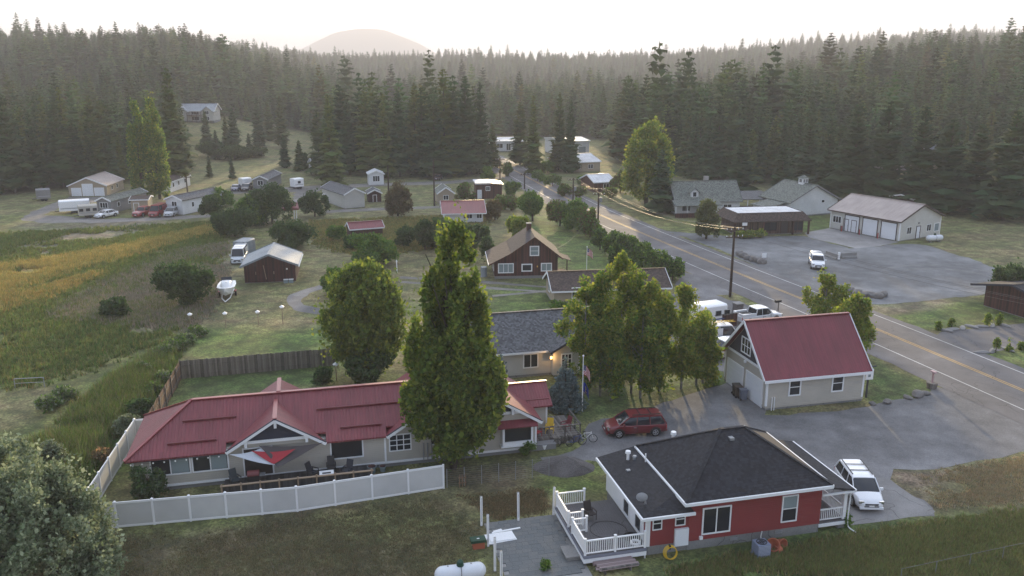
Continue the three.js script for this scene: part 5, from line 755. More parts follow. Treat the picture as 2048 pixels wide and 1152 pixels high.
{ const t = thing('garden_hose', 'coiled yellow hose hanging on the red house foundation', 'hose', G(1338, 1118), TH), g = []; for (let i = 0; i < 4; i++) { const c = new THREE.TorusGeometry(0.42 - 0.02 * i, 0.025, 6, 26); c.rotateX(-0.25); c.translate(0.02 * i, 0.5, 0.05 + 0.05 * i); g.push(c); } part('coil', g, M.yellow, t); part('hanger', box(-0.05, 0.05, 0.7, 0.95, -0.1, 0.1), M.black, t); }
{ const t = thing('lumber_stack', 'stack of weathered pinkish boards below the deck', 'lumber', G(1232, 1136), TH + 0.02), rn = RNG(9), m = [M.woodOld, mat([0.32, 0.25, 0.24], 0.9), mat([0.24, 0.18, 0.17], 0.9)]; for (let i = 0; i < 12; i++) { const z = (i % 6) * 0.16 - 0.45, y = 0.25 + Math.floor(i / 6) * 0.07, o = (rn() - 0.5) * 0.3; part('board', box(-1.25 + o, 1.2 + o, y, y + 0.05, z, z + 0.13), m[Math.floor(rn() * 3)], t); } part('bearer', box(-0.9, -0.8, 0, 0.245, -0.5, 0.5), M.woodOld, t); part('bearer', box(0.7, 0.8, 0, 0.245, -0.5, 0.5), M.woodOld, t); }
{ // chairs, tables and toys on the decks
  const chair = (label, p, turn, m = M.black, grp) => { const t = thing('patio_chair', label, 'chair', p, turn, grp); part('seat', box(-0.28, 0.28, 0.38, 0.45, -0.28, 0.28), m, t); part('backrest', bar(V(0, 0.45, -0.27), V(0, 1.08, -0.48), 0.52, 0.06), m, t); for (const s of [-1, 1]) { part('armrest', box(s * 0.27, s * 0.34, 0.6, 0.65, -0.32, 0.28), m, t); for (const z of [-0.25, 0.25]) part('leg', box(s * 0.29, s * 0.33, 0, 0.6, z - 0.02, z + 0.02), m, t); } return t; };
  chair('dark reclining chair on the white railed deck', UD(16.35, 46.6, 0.75), TH + 0.2, mat([0.03, 0.022, 0.02], 0.8));
  chair('dark patio chair at the left end of the terrace', UD(-6.2, 57.3, 0.46), TH + 0.5, mat([0.03, 0.04, 0.045], 0.8)); chair('dark patio chair left of the white fire table', UD(-0.9, 57.2, 0.46), TH + 0.9, mat([0.02, 0.022, 0.028], 0.8)); chair('dark patio chair right of the white fire table', UD(1.5, 56.9, 0.46), TH - 0.6, mat([0.02, 0.024, 0.035], 0.8)); chair('dark patio chair behind the white fire table', UD(0.4, 57.7, 0.46), TH, mat([0.025, 0.025, 0.028], 0.8));
  const f = thing('fire_table', 'white rimmed fire table on the terrace', 'table', UD(0.05, 56.55, 0.46), TH); part('top', [box(-0.5, 0.5, 0.5, 0.56, -0.38, -0.14), box(-0.5, 0.5, 0.5, 0.56, 0.14, 0.38), box(-0.5, -0.3, 0.5, 0.56, -0.14, 0.14), box(0.3, 0.5, 0.5, 0.56, -0.14, 0.14)], M.white, f); part('burner', box(-0.3, 0.3, 0.44, 0.53, -0.14, 0.14), M.black, f); part('base', box(-0.4, 0.4, 0, 0.5, -0.3, 0.3), M.deckDark, f);
  const b = thing('barbecue', 'dark red lidded barbecue near the terrace door', 'barbecue', UD(-4.95, 57.1, 0.46), TH); part('cabinet', box(-0.4, 0.4, 0.1, 0.75, -0.28, 0.28), M.black, b); part('lid', (() => { const g = new THREE.CylinderGeometry(0.3, 0.3, 0.8, 16, 1, false, 0, Math.PI); g.rotateZ(Math.PI / 2); g.rotateX(-Math.PI / 2 * 0); g.translate(0, 0.75, 0); return g; })(), mat([0.12, 0.02, 0.02], 0.5), b); part('side_shelf', box(0.42, 0.8, 0.68, 0.73, -0.24, 0.24), M.steel, b);
  const h = thing('round_mat', 'round black mat on the deck beside the house wall', 'mat', UD(18.15, 43.9, 0.76), TH); part('disc', cyl(0.52, 0.52, 0.03, 0, 0, 0, 26), M.rubber, h); part('rim', (() => { const g = new THREE.TorusGeometry(0.52, 0.03, 6, 28); g.rotateX(Math.PI / 2); g.translate(0, 0.03, 0); return g; })(), M.rubber, h);
  const r = thing('swim_ring', 'white ring lying on the deck corner', 'ring', UD(18.1, 43.15, 0.76), 0); part('ring', (() => { const g = new THREE.TorusGeometry(0.25, 0.09, 10, 24); g.rotateX(Math.PI / 2); g.translate(0, 0.09, 0); return g; })(), M.white, r);
  const k = thing('garden_hose', 'thin black hose looped on the grey deck', 'hose', UD(16.9, 45.0, 0.77), 0), pts = []; for (let i = 0; i <= 30; i++) { const a = i / 30 * 7.2; pts.push(V(Math.cos(a) * (0.75 + 0.02 * i), 0.02, Math.sin(a) * (0.8 + 0.015 * i))); } part('loop', tube(pts, 0.018, 90), M.black, k);
  const planter = (label, p, m, s) => { const t = thing('planter', label, 'planter', p, TH); part('pot', cyl(s * 0.7, s, s * 1.6, 0, 0, 0, 14), m, t); part('soil', cyl(s * 0.85, s * 0.85, 0.03, 0, s * 1.57, 0, 14), M.wallBrown, t); };
  planter('pale round planter at the terrace end near the conduit', UD(3.3, 57.8, 0), M.glassLight, 0.34); planter('smaller pale planter by the end post of the terrace', UD(4.1, 57.9, 0), M.glassLight, 0.26); planter('white pot beside the round shrub at the bay window', G(1088, 898), M.white, 0.25);
  // side deck at the right end of the house
  const d = thing('side_deck', 'weathered wood deck with wire rail at the right end of the cream house', 'deck', UD(15.95, 59.3), TH); for (let i = 0; i < 16; i++) part('deck_board', box(0, 3.9, 0.5, 0.56, -4.2 + i * 0.262, -3.945 + i * 0.262), M.woodOld, d); part('deck_skirt', box(0, 3.9, 0.02, 0.49, -0.06, -0.01), M.woodOld, d); for (const [x, z] of [[0.05, -0.05], [1.3, -0.05], [2.6, -0.05], [3.85, -0.05], [3.85, -1.4], [3.85, -2.8]]) part('post', box(x - 0.05, x + 0.05, 0.56, 1.55, z - 0.05, z + 0.05), M.woodOld, d); part('rail', [box(0, 3.9, 1.5, 1.56, -0.12, 0.03), box(3.78, 3.93, 1.5, 1.56, -2.9, -0.12)], M.woodOld, d); for (let i = 0; i < 4; i++) part('wire', [box(0, 3.85, 0.72 + i * 0.2, 0.73 + i * 0.2, -0.05, -0.04), box(3.84, 3.85, 0.72 + i * 0.2, 0.73 + i * 0.2, -2.8, -0.05)], M.steel, d);
  chair('yellow and black folding chair on the side deck', UD(17.6, 60.4, 0.56), TH - 0.4, M.yellow); chair('red chair on the side deck beside the house wall', UD(16.4, 59.9, 0.56), TH + 0.6, M.red); chair('dark red chair by the far rail of the side deck', UD(19.0, 60.6, 0.56), TH - 1.2, mat([0.15, 0.02, 0.03], 0.7));
}
function bike(label, p, turn, m) { const t = thing('bicycle', label, 'bicycle', p, turn); for (const x of [-0.52, 0.52]) { const g = new THREE.TorusGeometry(0.33, 0.025, 6, 24); g.translate(x, 0.34, 0); const w = part('wheel', g, M.rubber, t); const s = []; for (let i = 0; i < 6; i++) { const a = i * Math.PI / 6; s.push(rod(V(x - Math.cos(a) * 0.32, 0.34 - Math.sin(a) * 0.32, 0), V(x + Math.cos(a) * 0.32, 0.34 + Math.sin(a) * 0.32, 0), 0.006, 0.006, 4)); } part('spokes', s, M.chrome, w); } part('frame', [rod(V(-0.52, 0.34, 0), V(-0.1, 0.3, 0), 0.02), rod(V(-0.1, 0.3, 0), V(-0.2, 0.85, 0), 0.02), rod(V(-0.18, 0.75, 0), V(0.36, 0.8, 0), 0.02), rod(V(-0.1, 0.3, 0), V(0.36, 0.75, 0), 0.02), rod(V(0.52, 0.34, 0), V(0.34, 0.95, 0), 0.02), rod(V(-0.52, 0.34, 0), V(-0.18, 0.75, 0), 0.015)], m, t); part('saddle', box(-0.33, -0.08, 0.85, 0.9, -0.07, 0.07), M.black, t); part('handlebar', rod(V(0.33, 0.97, -0.28), V(0.33, 0.97, 0.28), 0.018), M.chrome, t); t.rotation.z = 0; return t; }
bike('black bicycle leaning by the side deck rail', UD(18.3, 58.9), TH + 0.1, M.black); bike('white bicycle at the corner of the side deck', UD(20.3, 59.2), TH - 0.35, M.white); bike('blue bicycle between the black and white ones', UD(19.3, 58.75), TH + 0.05, M.blue);
{ const t = thing('gravel_pile', 'mound of grey gravel between the side deck and the red house', 'gravel', G(1128, 935)), g = new THREE.SphereGeometry(1, 34, 14, 0, Math.PI * 2, 0, Math.PI / 2), p = g.attributes.position; for (let i = 0; i < p.count; i++) { const x = p.getX(i), y = p.getY(i), z = p.getZ(i), r = Math.hypot(x, z), n = noise(x * 3 + 5, z * 3 + 2) * 0.25 + noise(x * 9, z * 9) * 0.1; p.setXYZ(i, x * 2.1 * (1 + n * 0.4), Math.max(0, (1 - r) * 0.95 * (0.8 + n)) + y * 0.08, z * 1.5 * (1 + n * 0.3)); } g.computeVertexNormals(); part('mound', g, M.rockPile, t); t.userData.category = 'gravel pile'; }
{ // wheelie bins by the garage doors
  const bin = (label, u, d, m, s = 1) => { const t = thing('wheelie_bin', label, 'bin', UD(u, d), TH + 1.4, 'bins at the garage'); part('body', loft([[[-0.22, 0.08, -0.24], [0.22, 0.08, -0.24], [0.22, 0.08, 0.24], [-0.22, 0.08, 0.24]], [[-0.29, 0.95, -0.32], [0.29, 0.95, -0.32], [0.29, 0.95, 0.32], [-0.29, 0.95, 0.32]]].map(r => r.slice().reverse())), m, t); part('lid', box(-0.31, 0.31, 0.95, 1.03, -0.34, 0.36), m, t); for (const x of [-0.24, 0.24]) { const c = new THREE.CylinderGeometry(0.11, 0.11, 0.06, 12); c.rotateZ(Math.PI / 2); c.translate(x, 0.11, -0.28); part('wheel', c, M.rubber, t); } };
  bin('black wheelie bin between the garage doors', 36.7, 65.6, M.black); bin('brown wheelie bin beside the black one at the garage', 36.6, 65.0, mat([0.05, 0.035, 0.025], 0.7)); bin('grey wheelie bin in front of the near garage door', 36.7, 64.3, mat([0.12, 0.14, 0.18], 0.6));
}
{ const t = thing('mailbox', 'pink mailbox on a post in a half barrel by the road edge', 'mailbox', G(1863, 776), 0.3); part('barrel', cyl(0.42, 0.5, 0.55, 0, 0, 0, 16), M.woodOld, t); part('post', box(-0.06, 0.06, 0.5, 1.5, -0.06, 0.06), mat([0.4, 0.25, 0.25], 0.7), t); const g = new THREE.CylinderGeometry(0.14, 0.14, 0.55, 14, 1, false, -Math.PI / 2, Math.PI); g.rotateX(Math.PI / 2); g.rotateZ(0); part('box', [box(-0.14, 0.14, 1.5, 1.66, -0.27, 0.27)], mat([0.5, 0.34, 0.34], 0.6), t); g.translate(0, 1.66, 0); part('cover', g, mat([0.5, 0.34, 0.34], 0.6), t); }
{ const t = thing('mailbox', 'small dark mailbox at the road edge beyond the white pickup', 'mailbox', G(1556, 622), 0.3); part('post', box(-0.05, 0.05, 0, 1.1, -0.05, 0.05), M.woodOld, t); part('box', box(-0.5, 0.3, 1.1, 1.4, -0.15, 0.15), M.black, t); }
{ const t = thing('brick_pillar', 'stone gate pillar with pale cap at the yard entrance', 'pillar', G(1475, 628), 0.35); part('shaft', box(-0.45, 0.45, 0, 1.3, -0.45, 0.45), M.rockPile, t); part('cap', box(-0.55, 0.55, 1.3, 1.42, -0.55, 0.55), M.concrete, t); const w = thing('yard_wall', 'dark plank wall joined to the stone gate pillar', 'wall', G(1440, 655), 0.35); part('boards', box(-2.2, 2.2, 0, 1.5, -0.08, 0.08), M.wallBrown, w); part('coping', box(-2.3, 2.3, 1.5, 1.58, -0.15, 0.15), M.woodOld, w); }
// boulders
function rock(label, p, s, seed, cat = 'rock', grp) { const g = new THREE.IcosahedronGeometry(1, 2), q = g.attributes.position; for (let i = 0; i < q.count; i++) { const x = q.getX(i), y = q.getY(i), z = q.getZ(i), n = 0.72 + 0.55 * noise3(x * 1.6 + seed * 5, y * 1.6 + seed, z * 1.6); q.setXYZ(i, x * n * s[0], y * n * s[1], z * n * s[2]); } g.computeVertexNormals(); const o = part('boulder', toCreasedNormals(g, 0.6), M.rock, scene); o.position.copy(p).setY(s[1] * 0.45); o.rotation.y = seed; return tag(o, label, cat, grp); }
[[1835, 792, 0.7], [1815, 797, 0.45], [1850, 789, 0.5], [1775, 806, 0.5], [1745, 809, 0.4]].forEach(([x, y, s], i) => rock('pale boulder along the garage lawn edge by the drive', G(x, y), [s, s * 0.5, s * 0.7], i + 1, 'boulder', 'boulders edging the garage lawn'));
[[1478, 510], [1487, 515], [1496, 519], [1506, 522], [1516, 524], [1524, 527]].forEach(([x, y], i) => rock('boulder in the low row beside the road at the lot entrance', G(x, y), [0.8, 0.55, 0.6], i + 11, 'boulder', 'boulders at the lot entrance'));
[[1700, 585], [1715, 590], [1730, 592], [1742, 594], [1756, 596], [1766, 592]].forEach(([x, y], i) => rock('boulder in the row at the near edge of the gravel lot', G(x, y), [0.7, 0.5, 0.6], i + 21, 'boulder', 'boulders at the near lot edge'));
{ const mk = (label, px, py, px2, py2) => { const a = G(px, py), b = G(px2, py2), t = thing('concrete_barrier', label, 'barrier', a.clone().add(b).multiplyScalar(0.5), Math.atan2(-(b.z - a.z), b.x - a.x)), L = a.distanceTo(b) / 2; part('block', extr([[-0.3, 0], [0.3, 0], [0.3, 0.2], [0.12, 0.4], [0.1, 0.8], [-0.1, 0.8], [-0.12, 0.4], [-0.3, 0.2]], -L, L).rotateY(Math.PI / 2), M.concrete, t); part('chamfer_cap', box(-L, L, 0.8, 0.84, -0.08, 0.08), M.concrete, t); }; mk('left concrete barrier beside the pump post on the lot', 1652, 512, 1675, 520); mk('right concrete barrier beside the pump post on the lot', 1682, 517, 1712, 515); const t = thing('marker_post', 'white marker post between the concrete barriers', 'post', G(1677, 521)); part('shaft', cyl(0.14, 0.14, 1.3, 0, 0, 0, 10), M.white, t); part('base', cyl(0.3, 0.25, 0.2, 0, 0, 0, 12), M.concrete, t); }
{ const t = thing('lot_sign', 'small white sign at the end of the boulder row', 'sign', G(1527, 524), 0.2); part('post', cyl(0.05, 0.05, 1.2, 0, 0, 0, 8), M.steel, t); part('board', box(-0.35, 0.35, 0.7, 1.4, 0.05, 0.09), M.white, t); }
// ---------------------------------------------------------------- poles, wires, flags
function pole(label, g, h, arms = 1, can = 0) { const t = thing('utility_pole', label, 'utility pole', g, 0.25); part('shaft', cyl(0.19, 0.13, h, 0, -0.1, 0, 12), M.poleWood, t); for (let i = 0; i < arms; i++) { const y = h - 0.5 - i * 0.9; part('cross_arm', bar(V(-1.2, y, 0.14), V(1.2, y, 0.14), 0.1, 0.13), M.poleWood, t); for (const x of [-1.1, -0.5, 0.5, 1.1]) part('insulator', cyl(0.05, 0.03, 0.2, x, y + 0.06, 0.14, 8), M.white, t); } if (can) part('transformer', [cyl(0.28, 0.28, 0.85, 0.45, h - 2.9, 0, 14), cyl(0.2, 0.1, 0.1, 0.45, h - 2.05, 0, 14)], M.steel, t); return t; }
const P0 = G(1460, 594), P1 = G(1196, 440), P2 = G(1000, 362), P3 = G(1049, 378), P4 = G(1146, 402), P5 = G(376, 394), P6 = V(62, 0, -50);
pole('tall utility pole with double cross arms at the yard entrance', P0, heightAt(P0, 452), 2, 0); pole('utility pole with transformer beside the hedge on the road', P1, heightAt(P1, 374), 2, 1); pole('thin utility pole at the left of the far road', P2, heightAt(P2, 315), 1); pole('short utility pole beside the road near the brown building', P3, heightAt(P3, 345), 1); pole('utility pole right of the road near the white roofed building', P4, heightAt(P4, 355), 1, 1); pole('utility pole in front of the white mobile home by the poplars', P5, heightAt(P5, 350), 1); { const p = G(778, 405); pole('bare utility pole among the tall pines', p, heightAt(p, 330), 0); } { const p = G(869, 412); pole('bare utility pole beside the tan cottage', p, heightAt(p, 318), 0); }
function wire(label, a, b, sag, grp = 'overhead wires') { const pts = []; for (let i = 0; i <= 16; i++) { const k = i / 16, q = a.clone().lerp(b, k); q.y -= sag * 4 * k * (1 - k); pts.push(q); } const o = part('power_line', tube(pts, 0.012, 40, 4), mat([0.12, 0.11, 0.1], 0.4, { metalness: 0.6 }), scene); tag(o, label, 'wire', grp); }
{ const h0 = heightAt(P0, 452) - 0.3, h1 = heightAt(P1, 374) - 0.3, h2 = heightAt(P2, 315) - 0.3, h4 = heightAt(P4, 355) - 0.3; for (const s of [-1.1, 0.5, 1.1]) { wire('overhead wire from the yard pole to the transformer pole', P0.clone().add(V(s, h0, -0.3 * s)), P1.clone().add(V(s, h1, -0.3 * s)), 1.4); wire('overhead wire from the transformer pole up the road', P1.clone().add(V(s, h1, -0.3 * s)), P4.clone().add(V(s, h4, -0.3 * s)), 0.8); wire('overhead wire from the yard pole along the near road', P0.clone().add(V(s, h0, -0.3 * s)), P6.clone().add(V(s, 10, 0)), 1.5); wire('overhead wire at the far end of the road', P4.clone().add(V(s, h4, -0.3 * s)), P2.clone().add(V(s, h2, 0)), 1.0); } wire('service wire sagging from the transformer pole to the brown cabin house', P1.clone().setY(h1 - 1.6), G(1112, 497, 4.4), 1.8, 'service wires'); wire('service wire sagging from the transformer pole over the road', P1.clone().setY(h1 - 1.4), G(1472, 448, 3.6), 1.3, 'service wires'); }
const flagTex = (() => { const c = document.createElement('canvas'); c.width = 256; c.height = 136; const x = c.getContext('2d'); for (let i = 0; i < 13; i++) { x.fillStyle = i % 2 ? '#d8d4cf' : '#a3192c'; x.fillRect(0, i * 136 / 13, 256, 136 / 13 + 1); } x.fillStyle = '#1f2a55'; x.fillRect(0, 0, 104, 73); x.fillStyle = '#e6e4e0'; for (let r = 0; r < 9; r++) for (let k = 0; k < (r % 2 ? 5 : 6); k++) x.fillRect(6 + k * 17 + (r % 2) * 8.5, 4 + r * 7.6, 4, 4); const t = new THREE.CanvasTexture(c); t.colorSpace = THREE.SRGBColorSpace; return t; })();
const blueTex = (() => { const c = document.createElement('canvas'); c.width = 128; c.height = 80; const x = c.getContext('2d'); x.fillStyle = '#1c2f7c'; x.fillRect(0, 0, 128, 80); x.fillStyle = '#b8963a'; x.beginPath(); x.arc(64, 40, 15, 0, 7); x.fill(); x.fillStyle = '#3f6a4a'; x.beginPath(); x.arc(64, 40, 10, 0, 7); x.fill(); x.fillStyle = '#b8963a'; x.fillRect(40, 64, 48, 7); const t = new THREE.CanvasTexture(c); t.colorSpace = THREE.SRGBColorSpace; return t; })();
function flag(parent, name, map, y, w, h, droop) { const g = new THREE.PlaneGeometry(w, h, 18, 10), p = g.attributes.position; for (let i = 0; i < p.count; i++) { const u = (p.getX(i) + w / 2) / w, v = p.getY(i); p.setXYZ(i, 0.04 + u * w * (1 - droop), y + v - u * u * w * droop * 0.75, 0.13 * Math.sin(u * 9 + v * 1.5) * (0.3 + u)); } g.computeVertexNormals(); const m = new THREE.MeshStandardMaterial({ map, roughness: 0.9, side: THREE.DoubleSide }); part(name, g, m, parent, true); }
{ const p = UD(21.9, 65.2), t = thing('flag_pole', 'white flag pole with a striped flag above a blue flag by the spruce', 'flagpole', p, 0.1); const h = heightAt(p, 713); part('shaft', cyl(0.05, 0.035, h, 0, 0, 0, 10), M.white, t); part('finial', new THREE.SphereGeometry(0.09, 10, 8).translate(0, h + 0.06, 0), M.white, t); flag(t, 'striped_flag', flagTex, h - 1.2, 1.5, 0.9, 0.62); flag(t, 'blue_flag', blueTex, h - 2.75, 1.4, 0.85, 0.66); }
{ const p = G(1173, 548), t = thing('flag_pole', 'thin flag pole with one striped flag on the cabin lawn', 'flagpole', p, 0.2); const h = heightAt(p, 494); part('shaft', cyl(0.05, 0.03, h, 0, 0, 0, 8), M.white, t); part('finial', new THREE.SphereGeometry(0.08, 8, 6).translate(0, h + 0.05, 0), M.white, t); flag(t, 'striped_flag', flagTex, h - 0.7, 1.6, 1.0, 0.5); }
// bird feeders and yard lamps on posts
[[382, 655, 630, 'pole topped bird feeder at the edge of the weeds'], [452, 655, 628, 'pole topped bird feeder in front of the boat'], [517, 650, 625, 'pole topped bird feeder on the cut grass left of the track'], [566, 648, 615, 'pole topped bird feeder nearest the wheel track'], [676, 735, 705, 'pole topped bird feeder at the end of the plank fence'], [673, 760, 730, 'white bird bath below the round green tree']].forEach(([x, y0, y1, l], i) => { const g = G(x, y0), h = heightAt(g, y1), t = thing('bird_feeder', l, 'bird feeder', g, 0, 'bird feeders'); part('pole', cyl(0.05, 0.04, h, 0, 0, 0, 8), M.woodRaw, t); part('roof', new THREE.ConeGeometry(0.3, 0.22, 8).translate(0, h + 0.2, 0), M.white, t); part('tray', cyl(0.2, 0.2, 0.06, 0, h - 0.06, 0, 10), M.white, t); });
{ const t = thing('white_trellis', 'weathered white post standing behind the round green tree', 'post', G(794, 545)); part('shaft', cyl(0.08, 0.07, heightAt(G(794, 545), 520), 0, 0, 0, 8), M.white, t); part('cap', box(-0.1, 0.1, 1.6, 1.7, -0.1, 0.1), M.white, t); }
{ const t = thing('wire_gate_fence', 'wire mesh fence on steel posts right of the white vinyl fence', 'fence', UD(8.3, 54.3), TH); for (let i = 0; i < 7; i++) part('post', cyl(0.03, 0.03, 1.45, i * 1.25, 0, 0, 8), M.steel, t); const gs = []; for (let i = 0; i < 9; i++) gs.push(box(0, 7.5, 0.1 + i * 0.16, 0.106 + i * 0.16, -0.003, 0.003)); part('mesh', gs, M.steel, t).userData.kind = 'stuff'; part('pallet', [box(0.85, 0.92, 0, 0.95, 0.1, 0.16), box(1.05, 1.12, 0, 0.95, 0.1, 0.16), box(1.25, 1.32, 0, 0.95, 0.1, 0.16), box(0.8, 1.4, 0.3, 0.38, 0.16, 0.2), box(0.8, 1.4, 0.7, 0.78, 0.16, 0.2)], M.woodWarm, t); }
{ const t = thing('gate_frame', 'low metal pipe gate standing in the left meadow', 'gate', G(60, 775), 0.1); part('pipe', [rod(V(-1.3, 0, 0), V(-1.3, 0.9, 0), 0.04), rod(V(-1.3, 0.9, 0), V(1.3, 0.95, 0), 0.04), rod(V(1.3, 0, 0), V(1.3, 0.95, 0), 0.04)], M.steel, t); part('brace', rod(V(-1.3, 0.45, 0), V(1.3, 0.5, 0), 0.025), M.steel, t); }
{ // light string under the eaves of the long house
  const t = thing('light_string', 'string of small white bulbs under the red eaves of the cream house', 'string lights', UD(-13, 58.5), TH); part('cable', tube([V(-0.2, 2.5, 0.5), V(1.6, 2.44, 0.5), V(3.4, 2.5, 0.5), V(5.9, 2.47, 0.5)], 0.01, 30, 4), M.black, t); for (let i = 0; i < 9; i++) part('bulb', new THREE.SphereGeometry(0.06, 8, 6).translate(i * 0.72, 2.4, 0.5), mat([0.7, 0.7, 0.66], 0.3), t);
}
// white edging stones, slender cypresses and dark house at the right
[[1890, 662], [1905, 660], [1925, 657], [1945, 655], [1965, 654], [1985, 652], [2005, 651], [1965, 706], [1985, 703], [2015, 700]].forEach(([x, y], i) => rock('low white stone edging the asphalt drive', G(x, y), [0.9, 0.18, 0.3], i + 40, 'stone', 'white stones edging the asphalt drive').material = M.apron);
{ const a = G(1800, 1168), b = G(2130, 1096), t = thing('rail_fence', 'thin grey rail fence at the edge of the rough grass', 'fence', a, Math.atan2(-(b.z - a.z), b.x - a.x)), L = a.distanceTo(b); part('rail', rod(V(0, 1.0, 0), V(L, 1.0, 0), 0.012), M.wallGrey, t); for (let i = 0; i < 6; i++) part('post', cyl(0.02, 0.02, 1.02, i * L / 5, 0, 0, 8), M.wallGrey, t); }

// ---------------------------------------------------------------- vegetation
const leafMat = (tr = 0.38) => new THREE.MeshPhysicalMaterial({ color: 0xffffff, vertexColors: true, roughness: 1, transmission: tr, thickness: 0, side: THREE.DoubleSide, specularIntensity: 0.2 });
const LEAF = leafMat(0.58), LEAF2 = leafMat(0.42), NEEDLE = leafMat(0.22);
const NEEDLES = [[1, 1, 1], [1.35, 1.2, 0.95], [0.8, 0.9, 0.95], [1.7, 1.45, 0.9], [0.95, 1.05, 1.1]].map(c => { const m = leafMat(0.22); m.color.setRGB(...c); return m; });
const BARK = mat([0.1, 0.075, 0.055], 0.95, { map: T.bark }), BARKW = mat([0.4, 0.38, 0.34], 0.9, { map: T.bark });
// leaf-sized faces through the volume of a few lobes; noise leaves holes between the clumps
function crownGeo({ lobes, n, size, cols, seed, gap = 0.42, freq = 0.9, upright = 0, shell = 0.4, stray = 0.06, fy = 0.8 }) {
  const r = RNG(seed), P = new Float32Array(n * 18), N = new Float32Array(n * 18), K = new Float32Array(n * 18);
  const wts = lobes.map(l => (l.r[0] * l.r[2] + l.r[0] * l.r[1] + l.r[1] * l.r[2])), tot = wts.reduce((a, b) => a + b, 0), e1 = V(0, 0, 0), e2 = V(0, 0, 0), nn = V(0, 0, 0);
  let m = 0, tries = 0;
  while (m < n && tries++ < n * 12) {
    let k = r() * tot, i = 0; while ((k -= wts[i]) > 0 && i < lobes.length - 1) i++; const l = lobes[i];
    let x, y, z;
    if (l.flame) { const t = r(), a = r() * 6.283, pr = Math.pow(Math.sin(Math.PI * (t * 0.93 + 0.05)), 0.48), q = Math.pow(r(), shell); x = l.c[0] + Math.cos(a) * l.r[0] * pr * q; z = l.c[2] + Math.sin(a) * l.r[2] * pr * q; y = l.c[1] + (t * 2 - 1) * l.r[1]; }
    else { const a = r() * 6.283, c = r() * 2 - 1, s = Math.sqrt(1 - c * c), q = Math.pow(r(), shell); x = l.c[0] + s * Math.cos(a) * l.r[0] * q; y = l.c[1] + c * l.r[1] * q; z = l.c[2] + s * Math.sin(a) * l.r[2] * q; }
    if (r() < stray) { const k2 = 1.1 + (0.2 + stray) * r(); x = l.c[0] + (x - l.c[0]) * k2; y = l.c[1] + (y - l.c[1]) * (1 + (k2 - 1) * 0.5); z = l.c[2] + (z - l.c[2]) * k2; }
    const cl = noise3(x * freq + seed * 3.7, y * freq * fy, z * freq + seed); if (cl < gap * (0.75 + 0.5 * r())) continue;
    x += (r() - 0.5) * 0.25; y += (r() - 0.5) * 0.25; z += (r() - 0.5) * 0.25;
    const s = size * (0.45 + 1.2 * r() * r() + 0.3 * r()), a = r() * 6.283, el = (r() - 0.35) * 2.2;
    e1.set(Math.cos(a) * Math.cos(el), Math.sin(el) + upright, Math.sin(a) * Math.cos(el)).normalize(); e2.set(r() - 0.5, r() - 0.5, r() - 0.5).cross(e1).normalize(); nn.crossVectors(e1, e2);
    const c = cols[Math.floor(r() * cols.length)], v = 1.7 * (0.72 + 0.56 * r()), o = m * 18, w = s * 0.36;
    const q = [[0, 0], [0.5, -w], [1, 0], [0, 0], [1, 0], [0.5, w]];
    for (let j = 0; j < 6; j++) { const f = q[j][0] * s, g = q[j][1]; P[o + 3 * j] = x + e1.x * f + e2.x * g; P[o + 3 * j + 1] = y + e1.y * f + e2.y * g; P[o + 3 * j + 2] = z + e1.z * f + e2.z * g; N[o + 3 * j] = nn.x; N[o + 3 * j + 1] = nn.y; N[o + 3 * j + 2] = nn.z; K[o + 3 * j] = c[0] * v; K[o + 3 * j + 1] = c[1] * v; K[o + 3 * j + 2] = c[2] * v; }
    m++;
  }
  const g = new THREE.BufferGeometry(); g.setAttribute('position', new THREE.BufferAttribute(P.subarray(0, m * 18), 3)); g.setAttribute('normal', new THREE.BufferAttribute(N.subarray(0, m * 18), 3)); g.setAttribute('color', new THREE.BufferAttribute(K.subarray(0, m * 18), 3)); return g;
}
function leafPart(name, g, m, t) { const o = new THREE.Mesh(g, m); o.name = name; o.castShadow = o.receiveShadow = true; t.add(o); return o; }
function limbs(h, r0, spread, n, seed, lean = 0.6) { const r = RNG(seed), g = [rod(V(0, -0.15, 0), V(0, h * 0.55, 0), r0, r0 * 0.65, 9), rod(V(0, h * 0.55, 0), V(0, h * 0.93, 0), r0 * 0.65, r0 * 0.12, 7)]; for (let i = 0; i < n; i++) { const y = h * (0.2 + 0.55 * i / n), a = r() * 6.283, L = spread * (0.5 + 0.5 * r()); g.push(rod(V(0, y, 0), V(Math.cos(a) * L, y + L * lean + 0.4, Math.sin(a) * L), r0 * 0.35, r0 * 0.08, 5)); } return g; }
const POP = [[0.075, 0.11, 0.018], [0.095, 0.13, 0.02], [0.06, 0.093, 0.018], [0.14, 0.158, 0.024]];
const GREEN = [[0.05, 0.1, 0.018], [0.065, 0.115, 0.02], [0.04, 0.085, 0.018], [0.085, 0.13, 0.022]], YEL = [[0.1, 0.14, 0.02], [0.14, 0.17, 0.022], [0.075, 0.12, 0.02], [0.17, 0.17, 0.03]], DARK = [[0.03, 0.055, 0.018], [0.04, 0.07, 0.02], [0.028, 0.05, 0.02]], GREYL = [[0.105, 0.125, 0.075], [0.145, 0.165, 0.105], [0.08, 0.1, 0.055], [0.06, 0.08, 0.04]], BRONZE = [[0.075, 0.055, 0.028], [0.09, 0.065, 0.03], [0.06, 0.06, 0.025]], BLUE = [[0.07, 0.1, 0.1], [0.09, 0.12, 0.125], [0.06, 0.085, 0.08]];
function tree(name, label, cat, p, o) { // lobes in metres about the foot
  const t = thing(name, label, cat, p, o.turn ?? 0, o.group); if (o.trunk) part('trunk', o.trunk, o.bark ?? BARK, t); leafPart('crown', crownGeo(o), o.mat ?? LEAF, t); return t;
}
